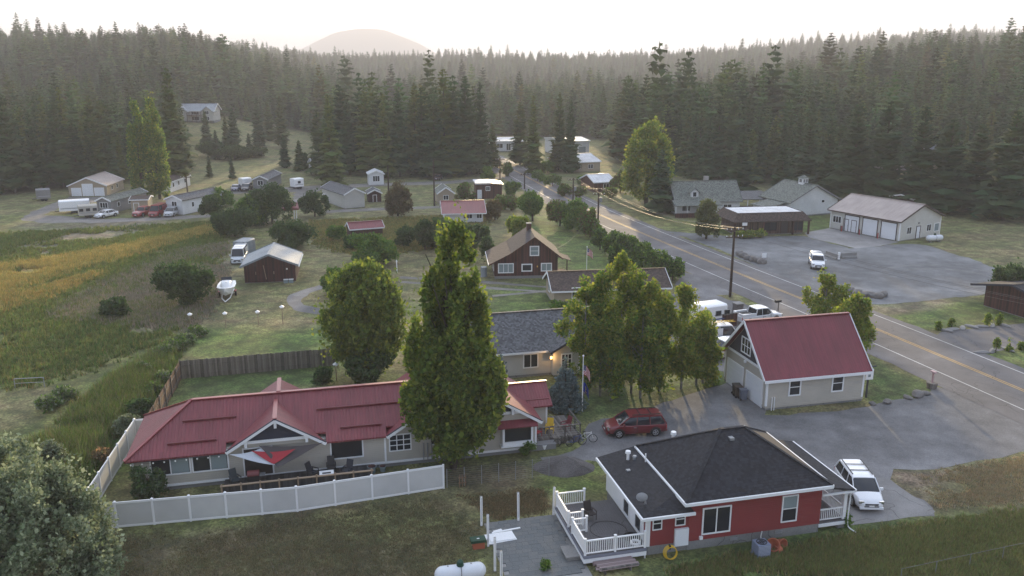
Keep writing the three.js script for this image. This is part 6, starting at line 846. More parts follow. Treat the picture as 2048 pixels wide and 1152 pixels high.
{ // the tall poplar: many upright flames
  const p = UD(9.3, 57.2), H = 18.4, r = RNG(3), lobes = []; const L = [[-0.55, 0, 17.2, 1.05], [0.6, 0.2, 18.4, 1.1], [0, -0.8, 15.8, 1.2], [1.45, 0, 16.2, 0.95], [-1.45, 0.2, 14.9, 1.0], [2.15, -0.2, 13.2, 1.0], [-2.35, 0.2, 12.9, 0.95], [2.85, 0.3, 10.6, 0.95], [-3.0, -0.2, 10.2, 0.85], [0.4, 1.3, 13.2, 1.15], [-1.1, 1.2, 11.4, 1.1], [1.7, 1.2, 10.2, 1.1], [3.4, 0, 8.2, 0.85], [-2.2, 1.2, 8.2, 1.0], [0.2, 1.8, 8.0, 1.15], [2.5, 1.2, 7.2, 1.0], [-3.3, 0.4, 7.0, 0.8], [-1.2, -1.2, 12, 1.2], [1.4, -1.2, 12.6, 1.2]];
  for (const [x, z, top, rad] of L) { const b = 0.8 + Math.abs(x) * 0.75 + r() * 1.0; lobes.push({ c: [x * 0.9, (top + b) / 2, z], r: [rad * 0.95, (top - b) / 2, rad * 0.95], flame: 1 }); }
  tree('poplar_tree', 'tall columnar poplar in front of the cream house', 'tree', p, { lobes, n: 52000, size: 0.36, cols: POP, seed: 11, gap: 0.5, freq: 1.5, fy: 0.5, stray: 0.12, upright: 0.4, shell: 0.3, trunk: limbs(17, 0.32, 2.2, 16, 4, 2.2) });
}
{ // the broad round tree
  const p = UD(4.4, 79), lobes = [[0, 6.2, 0, 3.4, 4.6, 3.4], [-1.6, 5, 0.6, 2.4, 4, 2.4], [1.7, 5.4, 0.4, 2.3, 4.2, 2.3], [0.3, 8.2, 0, 2.6, 2.8, 2.6], [0, 3, 1.4, 3, 2.6, 2.4], [-1.2, 7.6, -0.6, 2.2, 2.7, 2.2], [1.4, 7.4, 0.8, 2, 2.8, 2]].map(a => ({ c: a.slice(0, 3), r: a.slice(3) }));
  tree('round_tree', 'dense round green tree beside the poplar at the fence end', 'tree', p, { lobes, n: 34000, size: 0.36, cols: POP, seed: 21, gap: 0.5, freq: 1.3, fy: 0.6, stray: 0.14, upright: 0.5, shell: 0.28, trunk: limbs(9, 0.3, 2, 8, 7) });
}
// aspens: several slender trees, each its own
[[1168, 788, 556, 2.0, 0], [1200, 792, 552, 1.9, 0], [1238, 790, 506, 2.0, 1], [1262, 786, 545, 1.8, 0], [1296, 784, 566, 2.0, 1], [1318, 782, 610, 1.7, 0], [1222, 800, 600, 2.0, 0], [1280, 796, 620, 1.9, 0], [1362, 778, 575, 1.9, 1], [1392, 770, 620, 1.6, 1], [1405, 765, 660, 1.5, 1]].forEach(([x, y, top, w, yel], i) => {
  const p = G(x, y), H = heightAt(p, top), r = RNG(100 + i), lobes = []; for (let k = 0; k < 20; k++) { const t = k / 19, a = r() * 6.283, q = w * Math.sin(Math.PI * (0.16 + 0.8 * t)) * Math.sqrt(r()) * 1.05, s = 0.5 + 0.5 * r(); lobes.push({ c: [Math.cos(a) * q, H * (0.18 + 0.76 * t), Math.sin(a) * q], r: [s, s * (0.9 + 0.9 * r()), s] }); } lobes.push({ c: [0, H * 0.86, 0], r: [0.4, H * 0.14, 0.4], flame: 1 }, { c: [0, H * 0.5, 0], r: [w * 0.5, H * 0.3, w * 0.5] });
  tree('aspen_tree', i < 8 ? 'slender aspen in the grove between the grey roofed house and the drive' : 'yellowing aspen at the right end of the grove beside the parked vans', 'tree', p, { lobes, n: 9000, size: 0.26, cols: yel ? YEL : [...YEL, ...GREEN, ...YEL], seed: 200 + i, gap: 0.5, freq: 1.2, trunk: limbs(H, 0.12, 1.2, 10, 50 + i), bark: BARKW, group: i < 8 ? 'aspens of the grove' : 'yellowing aspens of the grove' });
});
[[1645, 668, 552, 2.4, 'yellow green aspen rising behind the garage ridge'], [1705, 725, 596, 2.3, 'yellow green aspen at the road side of the garage']].forEach(([x, y, top, w, l], i) => { const p = G(x, y), H = heightAt(p, top), r = RNG(300 + i), lobes = []; for (let k = 0; k < 24; k++) { const t = k / 23, a = r() * 6.283, q = w * Math.sin(Math.PI * (0.2 + 0.76 * t)) * Math.sqrt(r()) * 1.1, s = 0.5 + 0.5 * r(); lobes.push({ c: [Math.cos(a) * q, H * (0.22 + 0.72 * t), Math.sin(a) * q], r: [s, s * (0.9 + 0.8 * r()), s] }); } lobes.push({ c: [0, H * 0.5, 0], r: [w * 0.45, H * 0.28, w * 0.45] }); tree('aspen_tree', l, 'tree', p, { lobes, n: 12000, size: 0.28, cols: YEL, seed: 310 + i, gap: 0.5, freq: 1.2, trunk: limbs(H, 0.13, 1.4, 10, 60 + i), bark: BARKW }); });
// rounded orchard and hedge trees: pixel of foot, row of top, width in pixels, colours
function round(name, label, cat, x, y, top, wpx, cols, o = {}) {
  const p = G(x, y), H = Math.max(0.5, heightAt(p, top)), w = wpx / 2 * (-p.z * CP + (EYE) * SP) / FOC, r = RNG(x * 7 + y), lobes = [], k = o.k ?? 16; for (let i = 0; i < k; i++) { const a = r() * 6.283, q = w * 0.72 * Math.sqrt(r()), yy = H * (0.22 + 0.6 * r() * (1 - 0.4 * q / w)); lobes.push({ c: [Math.cos(a) * q, yy, Math.sin(a) * q], r: [w * (0.22 + 0.25 * r()), H * (0.13 + 0.13 * r()), w * (0.22 + 0.25 * r())] }); } lobes.push({ c: [0, H * 0.55, 0], r: [w * 0.6, H * 0.36, w * 0.6] });
  const vol = w * w * H; p.y = hill(p.x, p.z); return tree(name, label, cat, p, { lobes, n: o.n ?? Math.round(Math.min(16000, 2500 + vol * 220)), size: o.size ?? 0.34, cols, seed: Math.round(x + y), gap: o.gap ?? 0.49, freq: o.freq ?? 1.1, trunk: limbs(H * 0.85, Math.min(0.22, H * 0.03), w * 0.6, 7, x), group: o.group, mat: o.mat ?? LEAF2 });
}
[[425, 318, 285, 60], [470, 322, 292, 70], [510, 318, 296, 50], [610, 338, 305, 40]].forEach(([x, y, t, w]) => round('slope_shrub', 'dark rounded thicket on the grassy slope below the hill house', 'shrub', x, y, t, w, DARK, { size: 0.5, group: 'thickets on the clearing' }));
round('apple_tree', 'dark spreading apple tree beside the boat', 'tree', 372, 612, 508, 118, DARK, { n: 16000 });
round('shrub', 'dark round bush alone in the grey weeds', 'shrub', 236, 633, 592, 58, DARK);
[[545, 448, 360, 105], [500, 452, 392, 80], [470, 472, 410, 85], [440, 412, 372, 60], [425, 440, 385, 50]].forEach(([x, y, t, w], i) => round('orchard_tree', ['large green tree behind the red pavilion', 'green tree left of the pavilion tree', 'low green tree at the meadow edge near the lane', 'bushy tree beside the white mobile home', 'small green tree at the lane bend'][i], 'tree', x, y, t, w, i % 2 ? GREEN : DARK));
round('orchard_tree', 'round green tree right of the red pavilion', 'tree', 630, 433, 372, 58, DARK); round('apple_tree', 'grey green apple tree behind the red barn', 'tree', 586, 498, 434, 98, DARK); round('orchard_tree', 'green tree in front of the long red shed', 'tree', 746, 530, 462, 98, GREEN); round('orchard_tree', 'bronze leaved tree beside the small red shed', 'tree', 796, 432, 356, 60, BRONZE); round('shrub', 'pale green shrub in the dry pasture', 'shrub', 672, 480, 448, 42, GREEN); round('shrub', 'green bush behind the round tree', 'shrub', 676, 588, 528, 70, GREEN);
[[815, 492, 448, 60], [850, 500, 436, 64], [885, 505, 424, 70], [925, 500, 438, 62], [955, 492, 444, 55], [975, 520, 470, 44], [700, 500, 470, 40]].forEach(([x, y, t, w]) => round('hedge_shrub', 'tall dark hedge bush behind the brown cabin house', 'hedge', x, y, t, w, DARK, { group: 'hedge bushes behind the cabin' }));
round('orchard_tree', 'light green weeping tree behind the cabin chimney', 'tree', 1035, 478, 428, 56, YEL); round('orchard_tree', 'olive green tree beside the pink roofed house', 'tree', 990, 440, 398, 46, BRONZE);
[[1095, 345, 318, 34], [1012, 352, 322, 30], [1075, 362, 338, 30], [1105, 372, 346, 36], [1165, 372, 350, 34], [1222, 400, 372, 34], [1128, 392, 366, 34], [975, 362, 330, 34], [1240, 385, 340, 40], [1160, 395, 372, 30], [1065, 442, 374, 56], [1120, 452, 396, 62], [1155, 462, 392, 70], [1180, 474, 412, 56], [1010, 420, 388, 50], [930, 402, 362, 44], [1025, 395, 360, 34]].forEach(([x, y, t, w]) => round('road_tree', 'rounded green tree in the thickets lining the far road', 'tree', x, y, t, w, i2(x), { group: 'thicket trees along the road' }));
function i2(x) { return x % 2 ? GREEN : [...GREEN, ...BRONZE]; }
[[1200, 500, 455, 50], [1228, 512, 456, 58], [1255, 528, 462, 62], [1285, 545, 478, 62], [1315, 556, 492, 62], [1345, 562, 508, 58], [1240, 535, 490, 50], [1290, 560, 520, 50]].forEach(([x, y, t, w]) => round('hedge_shrub', 'full green bush of the roadside hedge below the road', 'hedge', x, y, t, w, [...GREEN, ...DARK], { group: 'roadside hedge bushes' }));
round('pine_shrub', 'rounded golden conifer at the corner of the flat brown building', 'tree', 1412, 478, 390, 58, [[0.08, 0.085, 0.03], [0.06, 0.075, 0.028]], {}); for (const [x, y] of [[1480, 476], [1500, 476], [1518, 475]]) round('shrub', 'low yellow green shrub along the flat brown building', 'shrub', x, y, y - 16, 26, YEL, { n: 1200, group: 'shrubs along the brown building' });
round('shrub', 'grey green bush at the left corner of the cream house', 'shrub', 300, 1002, 928, 78, [...DARK, [0.06, 0.08, 0.05]], { n: 9000, size: 0.2 }); round('shrub', 'round clipped green shrub beside the bay window', 'shrub', 1060, 906, 876, 38, GREEN, { n: 5000, size: 0.14, gap: 0.3 }); round('shrub', 'small shrub at the paving edge by the porch', 'shrub', 1690, 1052, 1026, 24, GREEN, { n: 900, size: 0.15 }); round('shrub', 'green weed clump growing through the paving', 'shrub', 1090, 1140, 1122, 24, GREEN, { n: 700, size: 0.14 }); round('shrub', 'broad green bush below the round tree', 'shrub', 735, 770, 700, 110, DARK, { n: 9000 }); round('shrub', 'dark flowering bush on the lawn behind the red roof', 'shrub', 645, 765, 735, 40, DARK, { n: 2500 }); round('shrub', 'dark bush between the vinyl fence and the weeds', 'shrub', 278, 838, 800, 55, DARK, { n: 4000 }); round('shrub', 'grey leaved bush beside the vinyl fence corner', 'shrub', 255, 870, 830, 50, GREYL, { n: 4000, size: 0.22 }); round('shrub', 'orange brown seed headed bush outside the vinyl fence', 'shrub', 210, 930, 895, 44, [...BRONZE, [0.2, 0.12, 0.06]], { n: 3000, size: 0.2 });
[[1118, 628, 598, 44], [1148, 636, 600, 46], [1330, 614, 588, 40]].forEach(([x, y, t, w]) => round('shrub', 'green shrub against the low tan house with brown roof', 'shrub', x, y, t, w, GREEN, { n: 2600, group: 'shrubs of the brown roofed house' }));
round('street_tree', 'dark broad tree at the end of the gravel lot', 'tree', 2026, 602, 512, 90, DARK, { n: 12000, gap: 0.5 });
[[1876, 660, 645], [1903, 656, 640], [1974, 652, 630], [1997, 650, 628], [1991, 706, 678], [2019, 702, 672], [2042, 700, 686]].forEach(([x, y, t], i) => { const p = G(x, y), H = heightAt(p, t); tree('cypress', 'small slender cypress along the asphalt drive', 'tree', p, { lobes: [{ c: [0, H / 2, 0], r: [0.32, H / 2, 0.32], flame: 1 }], n: 900, size: 0.16, cols: [...GREEN, ...YEL], seed: 600 + i, gap: 0.2, trunk: [rod(V(0, -0.1, 0), V(0, H * 0.5, 0), 0.05, 0.03)], group: 'cypresses along the drive' }); });
{ // grey leaved willow close by on the left
  const p = G(30, 1200), r = RNG(41), lobes = []; for (let i = 0; i < 90; i++) { const a = r() * 6.283, q = 5.5 * Math.sqrt(r()), top = (9.9 - 0.2 * q * q) * (0.72 + 0.3 * r()), b = Math.max(0.3, top - 2.6 - r() * 2.5); lobes.push({ c: [Math.cos(a) * q, (top + b) / 2, Math.sin(a) * q * 0.85], r: [0.55 + r() * 0.6, (top - b) / 2, 0.55 + r() * 0.6], flame: 1 }); } for (let i = 0; i < 5; i++) { const a = r() * 6.283, q = 3.2 * Math.sqrt(r()); lobes.push({ c: [Math.cos(a) * q, 2.2 + 3.6 * r(), Math.sin(a) * q * 0.85], r: [1.6, 1.8, 1.6] }); }
  tree('willow_tree', 'grey green willow thicket outside the vinyl fence corner', 'tree', p, { lobes, n: 90000, size: 0.22, cols: GREYL.map(c => c.map(v => v * 1.35)), seed: 42, gap: 0.58, freq: 1.6, stray: 0.35, upright: 0.3, shell: 0.34, mat: LEAF2, trunk: limbs(6, 0.2, 3.4, 18, 43) });
  const q = G(60, 960), l2 = []; for (let i = 0; i < 12; i++) { const a = r() * 6.283, k = 2.2 * Math.sqrt(r()); l2.push({ c: [Math.cos(a) * k * 1.3, 0.6 + 1.2 * r(), Math.sin(a) * k], r: [0.8, 0.7, 0.8] }); }
  tree('willow_shrub', 'low grey willow bush behind the thicket', 'shrub', q, { lobes: l2, n: 12000, size: 0.22, cols: GREYL, seed: 45, gap: 0.46, freq: 1.3, mat: LEAF2, trunk: limbs(1.8, 0.08, 1.4, 6, 46) });
}
[[345, 700, 678, 50], [372, 690, 668, 50], [325, 715, 690, 50], [395, 672, 652, 44], [130, 800, 770, 60], [95, 820, 790, 55], [290, 745, 722, 46], [310, 790, 765, 40], [330, 765, 742, 40]].forEach(([x, y, t, w]) => round('weed_shrub', 'pale grey weed bush along the green meadow edge', 'shrub', x, y, t, w, [...GREYL, ...GREEN], { n: 2600, size: 0.22, group: 'weed bushes along the meadow' }));
// ---------------------------------------------------------------- conifers
function coniferGeo(seed, H, Rr, lev, br, droop, ragged) {
  const r = RNG(seed), P = [], K = [], tri = (a, b, c, k) => { P.push(...a, ...b, ...c); for (let i = 0; i < 3; i++) K.push(...k); }, base = H * (0.05 + 0.08 * r());
  for (let l = 0; l < lev; l++) {
    const t = l / (lev - 1), y = base + (H - base) * Math.pow(t, 0.92), R0 = Rr * Math.pow(1 - t, 0.68) * (0.7 + 0.5 * r()) + 0.12, n = Math.max(4, Math.round(br * (1 - 0.55 * t))), a0 = r() * 6.283;
    for (let i = 0; i < n; i++) {
      if (r() < ragged) continue;
      const a = a0 + (i + 0.5 * r()) / n * 6.283, L = R0 * (0.6 + 0.6 * r()), c = Math.cos(a), s = Math.sin(a), d = -L * droop * (0.6 + 0.8 * r()) + (1 - t) * 0 + t * 0.5 * L, w = L * 0.42 + 0.14, g = 1.5 * (0.7 + 0.6 * r()), k = [0.028 * g * (1 + 0.5 * r()), 0.055 * g, 0.02 * g], yy = y + (r() - 0.5) * 0.5;
      const O = [c * L * 0.06, yy, s * L * 0.06], A = [c * L * 0.6 - s * w, yy + d * 0.45 - 0.1, s * L * 0.6 + c * w], B = [c * L * 0.6 + s * w, yy + d * 0.45 - 0.1, s * L * 0.6 - c * w], T2 = [c * L, yy + d, s * L], Mi = [c * L * 0.62, yy + d * 0.45 + 0.22 * w + 0.05, s * L * 0.62];
      tri(O, A, Mi, k); tri(O, Mi, B, k); tri(A, T2, Mi, k); tri(Mi, T2, B, k); tri(A, B, [c * L * 0.45, yy + d * 0.4 - 0.5 - w * 0.7, s * L * 0.45], k);
      for (let j = 0; j < 3; j++) { const f = 0.35 + 0.6 * r(), sd = r() < 0.5 ? -1 : 1, q = 0.28 + 0.3 * r(), x = c * L * f, z = s * L * f, h = yy + d * f; tri([x, h, z], [x - s * sd * w * 1.3 + c * q * 0.5, h - 0.2 - q * 0.6, z + c * sd * w * 1.3 + s * q * 0.5], [x + c * q, h - 0.05, z + s * q], k); }
    }
  }
  tri([0.12, H - 0.9, 0], [-0.1, H - 0.9, 0.06], [0, H + 0.3, 0], [0.035, 0.05, 0.02]); tri([0, H - 0.9, 0.12], [0, H - 0.9, -0.1], [0, H + 0.3, 0], [0.035, 0.05, 0.02]);
  const g = new THREE.BufferGeometry(); g.setAttribute('position', new THREE.Float32BufferAttribute(P, 3)); g.setAttribute('color', new THREE.Float32BufferAttribute(K, 3)); g.computeVertexNormals(); return g;
}
const kinds = [[24, 3.9, 30, 9, 0.3, 0.1], [26, 3.3, 32, 8, 0.35, 0.16], [21, 4.1, 26, 9, 0.25, 0.12], [27, 3.9, 32, 9, 0.12, 0.18], [18, 3.3, 24, 9, 0.3, 0.08]].map((k, i) => {
  const g = new THREE.Group(); g.name = 'conifer'; const t = new THREE.Mesh(prep(rod(V(0, -0.6, 0), V(0, k[0] * 0.96, 0), 0.32, 0.04, 7)), BARK); t.name = 'trunk'; t.castShadow = t.receiveShadow = true; g.add(t); leafPart('crown', coniferGeo(900 + i, ...k), NEEDLE, g); g.userData = { H: k[0], far: coniferGeo(950 + i, k[0], k[1] * 1.2, Math.round(k[2] * 0.62), 7, k[4], k[5] * 0.4) }; return g;
});
const conifers = [];
function addConifer(p, h, k, label, group) { conifers.push({ p, h, k, label, group, d: -p.z }); }
{ // named giants by the road and the lawn
  const L = [[890, 352, 138, 3], [932, 350, 152, 3], [846, 352, 176, 1], [800, 354, 182, 0], [770, 356, 188, 1], [736, 350, 184, 0], [664, 372, 190, 1], [700, 350, 200, 0], [962, 348, 165, 1], [1066, 345, 192, 1], [1118, 340, 184, 3], [1140, 345, 200, 3], [870, 356, 196, 2], [910, 352, 180, 0], [520, 300, 196, 0], [1040, 330, 205, 2], [985, 335, 250, 4]];
  for (const [x, y, t, k] of L) { const p = G(x, y), h = heightAt(p, t); addConifer(p, h, k, 'tall conifer of the stand in the middle of the valley', 'tall valley conifers'); }
  for (const [x, y, t, k] of [[1885, 425, 240, 2], [2005, 440, 225, 2], [1945, 415, 250, 4], [1320, 425, 300, 4], [1560, 400, 285, 4], [1480, 390, 270, 4], [1700, 405, 210, 0], [1760, 412, 205, 2], [1830, 420, 215, 0], [2045, 430, 200, 2], [1650, 395, 240, 1], [1610, 385, 230, 1]]) { const p = G(x, y); addConifer(p, heightAt(p, t), k, 'conifer standing at the edge of the right woods', 'conifers of the right wood edge'); }
  for (const [x, y, t, k] of [[355, 372, 212, 0], [415, 300, 255, 4], [455, 310, 262, 4], [470, 312, 250, 4], [435, 322, 282, 4], [500, 318, 285, 4], [570, 335, 290, 4], [600, 342, 300, 4], [565, 300, 230, 0], [540, 290, 240, 4], [465, 358, 335, 4], [420, 355, 338, 4], [640, 350, 262, 2]]) { const p = G(x, y); p.y = 0; const q = at(p.x, p.z); addConifer(q, 1.45 * Math.max(4, heightAt(p, t)), k, 'young conifer scattered on the grassy slope below the hill house', 'conifers on the clearing'); }
}
{ // the woods
  const roadPts = roadC.getSpacedPoints(90), r = RNG(4242), put = (x, z, s) => {
    const X = bearing(x, z), rr = -z; if (rr < forestEdge(X) + 12 * (noise(x / 14, z / 14) - 0.5) || clearing(X, rr)) return;
    if (X > 690 && X < 985 && rr > 300 && rr < 500) return; if (rr < 345 && X > 985 && X < 1235 && (rr < 312 || noise(x / 9, z / 9) < 0.5)) return; if (Math.abs(X - 1898) < 26 && rr < 240 && rr > 150 && r() < 0.75) return;
    if (rr > 200 && rr < 480 && noise(x / 26 + 7, z / 26) < 0.24) return;
    for (const q of roadPts) if (Math.abs(q.z - z) < 12 && Math.hypot(q.x - x, q.z - z) < 10) return;
    const h = (rr < 300 ? 10 + 13 * Math.pow(r(), 1.2) : 8 + 11 * Math.pow(r(), 1.3)) * (0.7 + 0.6 * noise(x / 40, z / 40)) * (r() < 0.06 ? 1.4 : r() < 0.15 ? 0.6 : 1); addConifer(at(x, z), h, Math.floor(r() * 5), X < 700 ? 'conifer of the dense woods on the left hillside' : X > 1200 ? 'conifer of the dense woods on the right hillside' : 'conifer of the woods closing the valley', X < 700 ? 'left hillside woods' : X > 1200 ? 'right hillside woods' : 'valley woods');
  };
  const sow = (r0, r1, s, X0, X1) => { for (let rr = r0; rr < r1; rr += s) { const x0 = (X0 - 1024) / 1757.6 * rr, x1 = (X1 - 1024) / 1757.6 * rr; for (let x = x0; x < x1; x += s) put(x + (r() - 0.5) * s, -(rr + (r() - 0.5) * s), s); } };
  sow(150, 330, 4.7, -260, 2330); sow(330, 520, 5.3, -240, 2300); sow(520, 760, 7, -200, 2260); sow(760, 1480, 10, -120, 2180);
}
{
  conifers.sort((a, b) => a.d - b.d); const first = conifers.filter(c => !/dense|closing/.test(c.label)), rest = conifers.filter(c => /dense|closing/.test(c.label)), own = [...first, ...rest.slice(0, Math.max(0, 298 - first.length))], far = rest.slice(Math.max(0, 298 - first.length)), r = RNG(8);
  for (const c of own) { const g = kinds[c.k].clone(); g.name = numbered('conifer'); g.userData = { label: c.label, category: 'tree', group: c.group }; g.children[1].material = /edge of the right/.test(c.label) ? NEEDLES[2] : NEEDLES[Math.floor(r() * 5)]; g.position.copy(c.p); const s = c.h / kinds[c.k].userData.H; { const f = /edge of the right/.test(c.label) ? 1.35 : 1; g.scale.set(s * f * (1.0 + 0.4 * r()), s, s * f * (1.0 + 0.4 * r())); }; g.rotation.y = r() * 6.28; scene.add(g); }
  for (let k = 0; k < 5; k++) { const L = far.filter(c => c.k === k), m = new THREE.InstancedMesh(kinds[k].userData.far, NEEDLE, L.length), M4 = new THREE.Matrix4(), q = new THREE.Quaternion(), col = new THREE.Color(); L.forEach((c, i) => { const s = c.h / kinds[k].userData.H * (0.9 + 0.2 * r()), w = s * (1.1 + 0.6 * r()); q.setFromAxisAngle(V(0, 1, 0), r() * 6.28); M4.compose(c.p, q, V(w, s, w)); m.setMatrixAt(i, M4); const v = 0.6 + 1.0 * r(), y = r() < 0.12 ? 1.6 : 1; m.setColorAt(i, col.setRGB(v * y * (0.8 + 0.6 * r() * r()), v * (0.5 + 0.5 * y) * 1.08, v * 0.85)); }); m.name = numbered('conifer_woods'); m.userData = { kind: 'stuff', label: 'conifer woods covering the hillsides behind the village', category: 'woods' }; m.castShadow = m.receiveShadow = true; scene.add(m); }
}
{ // big cottonwood and the twin poplars
  const p = G(1292, 408), H = heightAt(p, 232), lobes = [[0, 0.5, 0, 4.6, 6, 4.6], [-2.6, 0.42, 0, 3, 5, 3], [2.8, 0.44, 0, 3, 5, 3], [0.8, 0.72, 0, 3, 4.4, 3], [-1.4, 0.66, 1, 2.8, 4, 2.8], [2.4, 0.68, 0, 2.4, 3.6, 2.4], [-3.4, 0.25, 0, 2.2, 3, 2.4], [0, 0.2, 1, 4, 3, 3]].map(a => ({ c: [a[0], a[1] * H, a[2]], r: a.slice(3) }));
  tree('cottonwood_tree', 'large yellow green cottonwood right of the road', 'tree', p, { lobes, n: 20000, size: 0.55, cols: YEL, seed: 71, gap: 0.49, freq: 0.8, shell: 0.3, trunk: limbs(H * 0.9, 0.5, 3, 9, 72) });
  [[287, 398, 205, 2.2], [320, 398, 198, 2.4]].forEach(([x, y, t, w], i) => { const q = G(x, y), h = heightAt(q, t), l = [[0, 0, 1, w * 0.75], [-0.9, 0.3, 0.8, w * 0.6], [0.9, -0.3, 0.86, w * 0.6], [1.7, 0.2, 0.62, w * 0.5], [-1.5, 0, 0.55, w * 0.5]].map(a => ({ c: [a[0], h * a[2] * 0.52, a[1]], r: [a[3], h * a[2] * 0.48, a[3]], flame: 1 })); tree('poplar_tree', i ? 'right one of the twin poplars beside the lane' : 'left one of the twin poplars beside the lane', 'tree', q, { lobes: l, n: 11000, size: 0.45, cols: [...YEL, ...GREEN], seed: 80 + i, gap: 0.42, freq: 0.8, upright: 0.4, trunk: limbs(h * 0.9, 0.35, 1.5, 8, 83 + i) }); });
}
{ // blue spruces
  const spruce = (label, p, h, n, w) => { const t = thing('blue_spruce', label, 'tree', p), lobes = []; for (let k = 0; k < 12; k++) { const f = k / 11; lobes.push({ c: [0, h * (0.08 + 0.86 * f), 0], r: [w * (1 - f) + 0.12, h * 0.05, w * (1 - f) + 0.12] }); } part('trunk', rod(V(0, -0.1, 0), V(0, h * 0.95, 0), 0.12, 0.02, 7), BARK, t); leafPart('crown', crownGeo({ lobes, n, size: 0.24, cols: BLUE, seed: Math.round(h * 100), gap: 0.38, freq: 1.6, shell: 0.3 }), LEAF2, t); };
  { const p = G(1130, 818); spruce('blue spruce beside the flag pole', p, heightAt(p, 715), 9000, 1.7); } spruce('small blue spruce behind the red roof by the poplar', UD(15.6, 69.5), 4.2, 4000, 1.2);
}
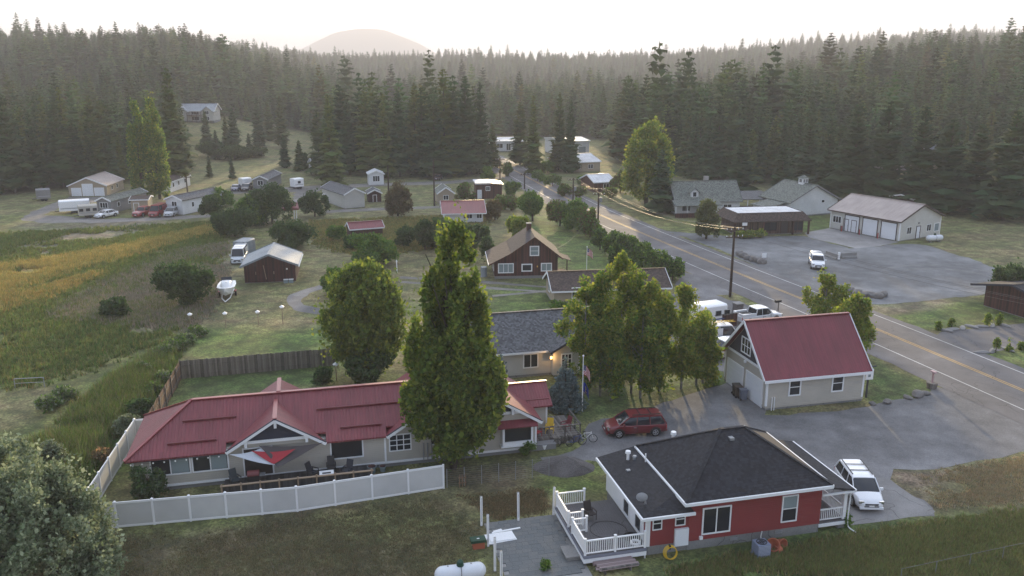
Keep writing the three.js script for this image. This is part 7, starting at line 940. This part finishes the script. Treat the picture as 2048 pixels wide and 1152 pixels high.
// ---------------------------------------------------------------- grasses
{
  const blade = (n, h, w, seed, cols) => { const r = RNG(seed), P = [], K = []; for (let i = 0; i < n; i++) { const a = r() * 6.283, b = r() * 6.283, d = r() * 0.28, x = Math.cos(b) * d, z = Math.sin(b) * d, hh = h * (0.5 + 0.7 * r()), l = hh * (0.2 + 0.5 * r()), c = cols[Math.floor(r() * cols.length)], v = 1.8 * (0.8 + 0.4 * r()); P.push(x - Math.sin(a) * w, 0, z + Math.cos(a) * w, x + Math.sin(a) * w, 0, z - Math.cos(a) * w, x + Math.cos(a) * l, hh, z + Math.sin(a) * l); for (let k = 0; k < 3; k++) K.push(c[0] * v, c[1] * v, c[2] * v); } const g = new THREE.BufferGeometry(); g.setAttribute('position', new THREE.Float32BufferAttribute(P, 3)); g.setAttribute('color', new THREE.Float32BufferAttribute(K, 3)); g.computeVertexNormals(); return g; };
  const field = (name, label, geo, poly, n, seed, test, s0 = 0.7, s1 = 1.4, edge = 2.5) => { const w = poly.map(p => { const g = G(...p); return [g.x, g.z]; }), xs = w.map(a => a[0]), zs = w.map(a => a[1]), x0 = Math.min(...xs), x1 = Math.max(...xs), z0 = Math.min(...zs), z1 = Math.max(...zs), r = RNG(seed), L = []; let tr = 0; while (L.length < n && tr++ < n * 14) { const x = lerp(x0, x1, r()), z = lerp(z0, z1, r()); const q = inside(w, x, z); if (q < 0 || r() > ss(0, edge, q) || (test && !test(x, z, r))) continue; L.push([x, z]); } const m = new THREE.InstancedMesh(geo, LEAF2, L.length), M4 = new THREE.Matrix4(), q = new THREE.Quaternion(), c = new THREE.Color(); L.forEach(([x, z], i) => { const s = lerp(s0, s1, r()); q.setFromAxisAngle(V(0, 1, 0), r() * 6.28); M4.compose(V(x, 0, z), q, V(s, s * (0.8 + 0.5 * r()), s)); m.setMatrixAt(i, M4); const v = 0.7 + 0.6 * r(); m.setColorAt(i, c.setRGB(v * (0.85 + 0.4 * r()), v, v * 0.9)); }); m.name = numbered(name); m.userData = { kind: 'stuff', label, category: 'grass' }; m.castShadow = m.receiveShadow = true; scene.add(m); };
  const GR = [[0.065, 0.1, 0.028], [0.085, 0.115, 0.034], [0.055, 0.085, 0.026]], DR = [[0.155, 0.125, 0.055], [0.12, 0.112, 0.048], [0.09, 0.098, 0.036]], GY = [[0.16, 0.14, 0.125], [0.13, 0.118, 0.1], [0.1, 0.1, 0.065]], SUNGO = [[0.26, 0.19, 0.07], [0.22, 0.175, 0.06], [0.13, 0.13, 0.045]];  // last set: dry blades with warm sunlight mixed into their colour
  const patch = (f, t) => (x, z, r) => fbm(x / 7 + f, z / 7 + f, 3) > t + (r() - 0.5) * 0.18;
  field('tall_grass', 'lush tall green grass beside the vinyl fence', blade(16, 0.62, 0.035, 1, [[0.055, 0.092, 0.022], [0.072, 0.108, 0.026], [0.046, 0.08, 0.02], [0.09, 0.115, 0.032], [0.09, 0.09, 0.045]]), [[330, 690], [375, 662], [366, 722], [296, 838], [240, 880], [175, 985], [60, 1070], [-60, 1060], [10, 930], [100, 850], [200, 765]], 17000, 51, patch(2, 0.3), 0.4, 1.6, 8);
  field('meadow_grass', 'mixed olive grass of the left meadow', blade(14, 0.36, 0.035, 2, [...DR, ...GR, ...GR]), [[-100, 470], [440, 440], [470, 470], [440, 620], [330, 700], [110, 780], [-100, 800]], 30000, 52, patch(3, 0.38), 0.5, 1.6, 5);
  field('sun_painted_dry_grass', 'dry grass bands with golden sunlight painted in across the left meadow', blade(14, 0.42, 0.035, 3, SUNGO), [[-150, 545], [60, 520], [250, 487], [420, 448], [450, 465], [330, 500], [180, 540], [60, 580], [-150, 670]], 17000, 53, patch(9, 0.4), 0.5, 1.5, 6);  // blade colour holds both dry grass and painted sun
  field('sun_painted_dry_grass', 'dry grass with golden sunlight painted in at the far left of the meadow', blade(14, 0.4, 0.035, 13, SUNGO), [[-200, 590], [60, 575], [200, 535], [240, 545], [120, 600], [-20, 640], [-200, 720]], 8000, 63, patch(17, 0.42), 0.5, 1.5, 6);
  field('weed_stalks', 'grey brown weed stalks in the open meadow', blade(12, 0.34, 0.03, 4, GY), [[70, 640], [110, 600], [230, 545], [360, 495], [470, 480], [470, 560], [430, 640], [380, 665], [200, 660]], 16000, 54, patch(14, 0.32), 0.5, 1.6, 5);
  field('verge_grass', 'rough green grass below the red house', blade(14, 0.34, 0.03, 5, [...GR, [0.1, 0.105, 0.045], [0.125, 0.115, 0.055], [0.15, 0.125, 0.07]]), [[1330, 1128], [1640, 1070], [1860, 1035], [2100, 1005], [2150, 1260], [1300, 1260]], 20000, 55, patch(21, 0.34), 0.4, 1.2);
  field('dry_grass', 'dry tussock grass at the drive edge on the right', blade(12, 0.14, 0.025, 6, [[0.2, 0.17, 0.1], [0.16, 0.14, 0.08], [0.17, 0.15, 0.12]]), [[1790, 950], [2080, 900], [2120, 1010], [1880, 1028]], 3500, 56, patch(25, 0.36), 0.4, 1.2);
  field('lawn_tufts', 'short dry tufts over the brown front lawn', blade(10, 0.1, 0.025, 7, [[0.15, 0.125, 0.08], [0.115, 0.1, 0.062], [0.09, 0.09, 0.05]]), [[150, 1060], [450, 1042], [885, 978], [980, 1052], [985, 1260], [60, 1260]], 16000, 57, patch(30, 0.25), 0.4, 1.2);
  field('lawn_tufts', 'short tufts over the strip between fence and deck', blade(10, 0.13, 0.03, 8, [[0.13, 0.105, 0.062], [0.1, 0.088, 0.05]]), [[890, 985], [1105, 968], [1105, 1032], [985, 1048]], 3000, 58, patch(34, 0.3), 0.4, 1.2);
  field('field_grass', 'dry grass of the pastures behind the barn', blade(12, 0.3, 0.05, 9, [...DR, [0.09, 0.11, 0.035]]), [[720, 520], [960, 490], [1000, 425], [610, 440], [600, 490]], 9000, 59, patch(38, 0.4), 0.6, 1.3);
}
renderer.render(scene, camera);
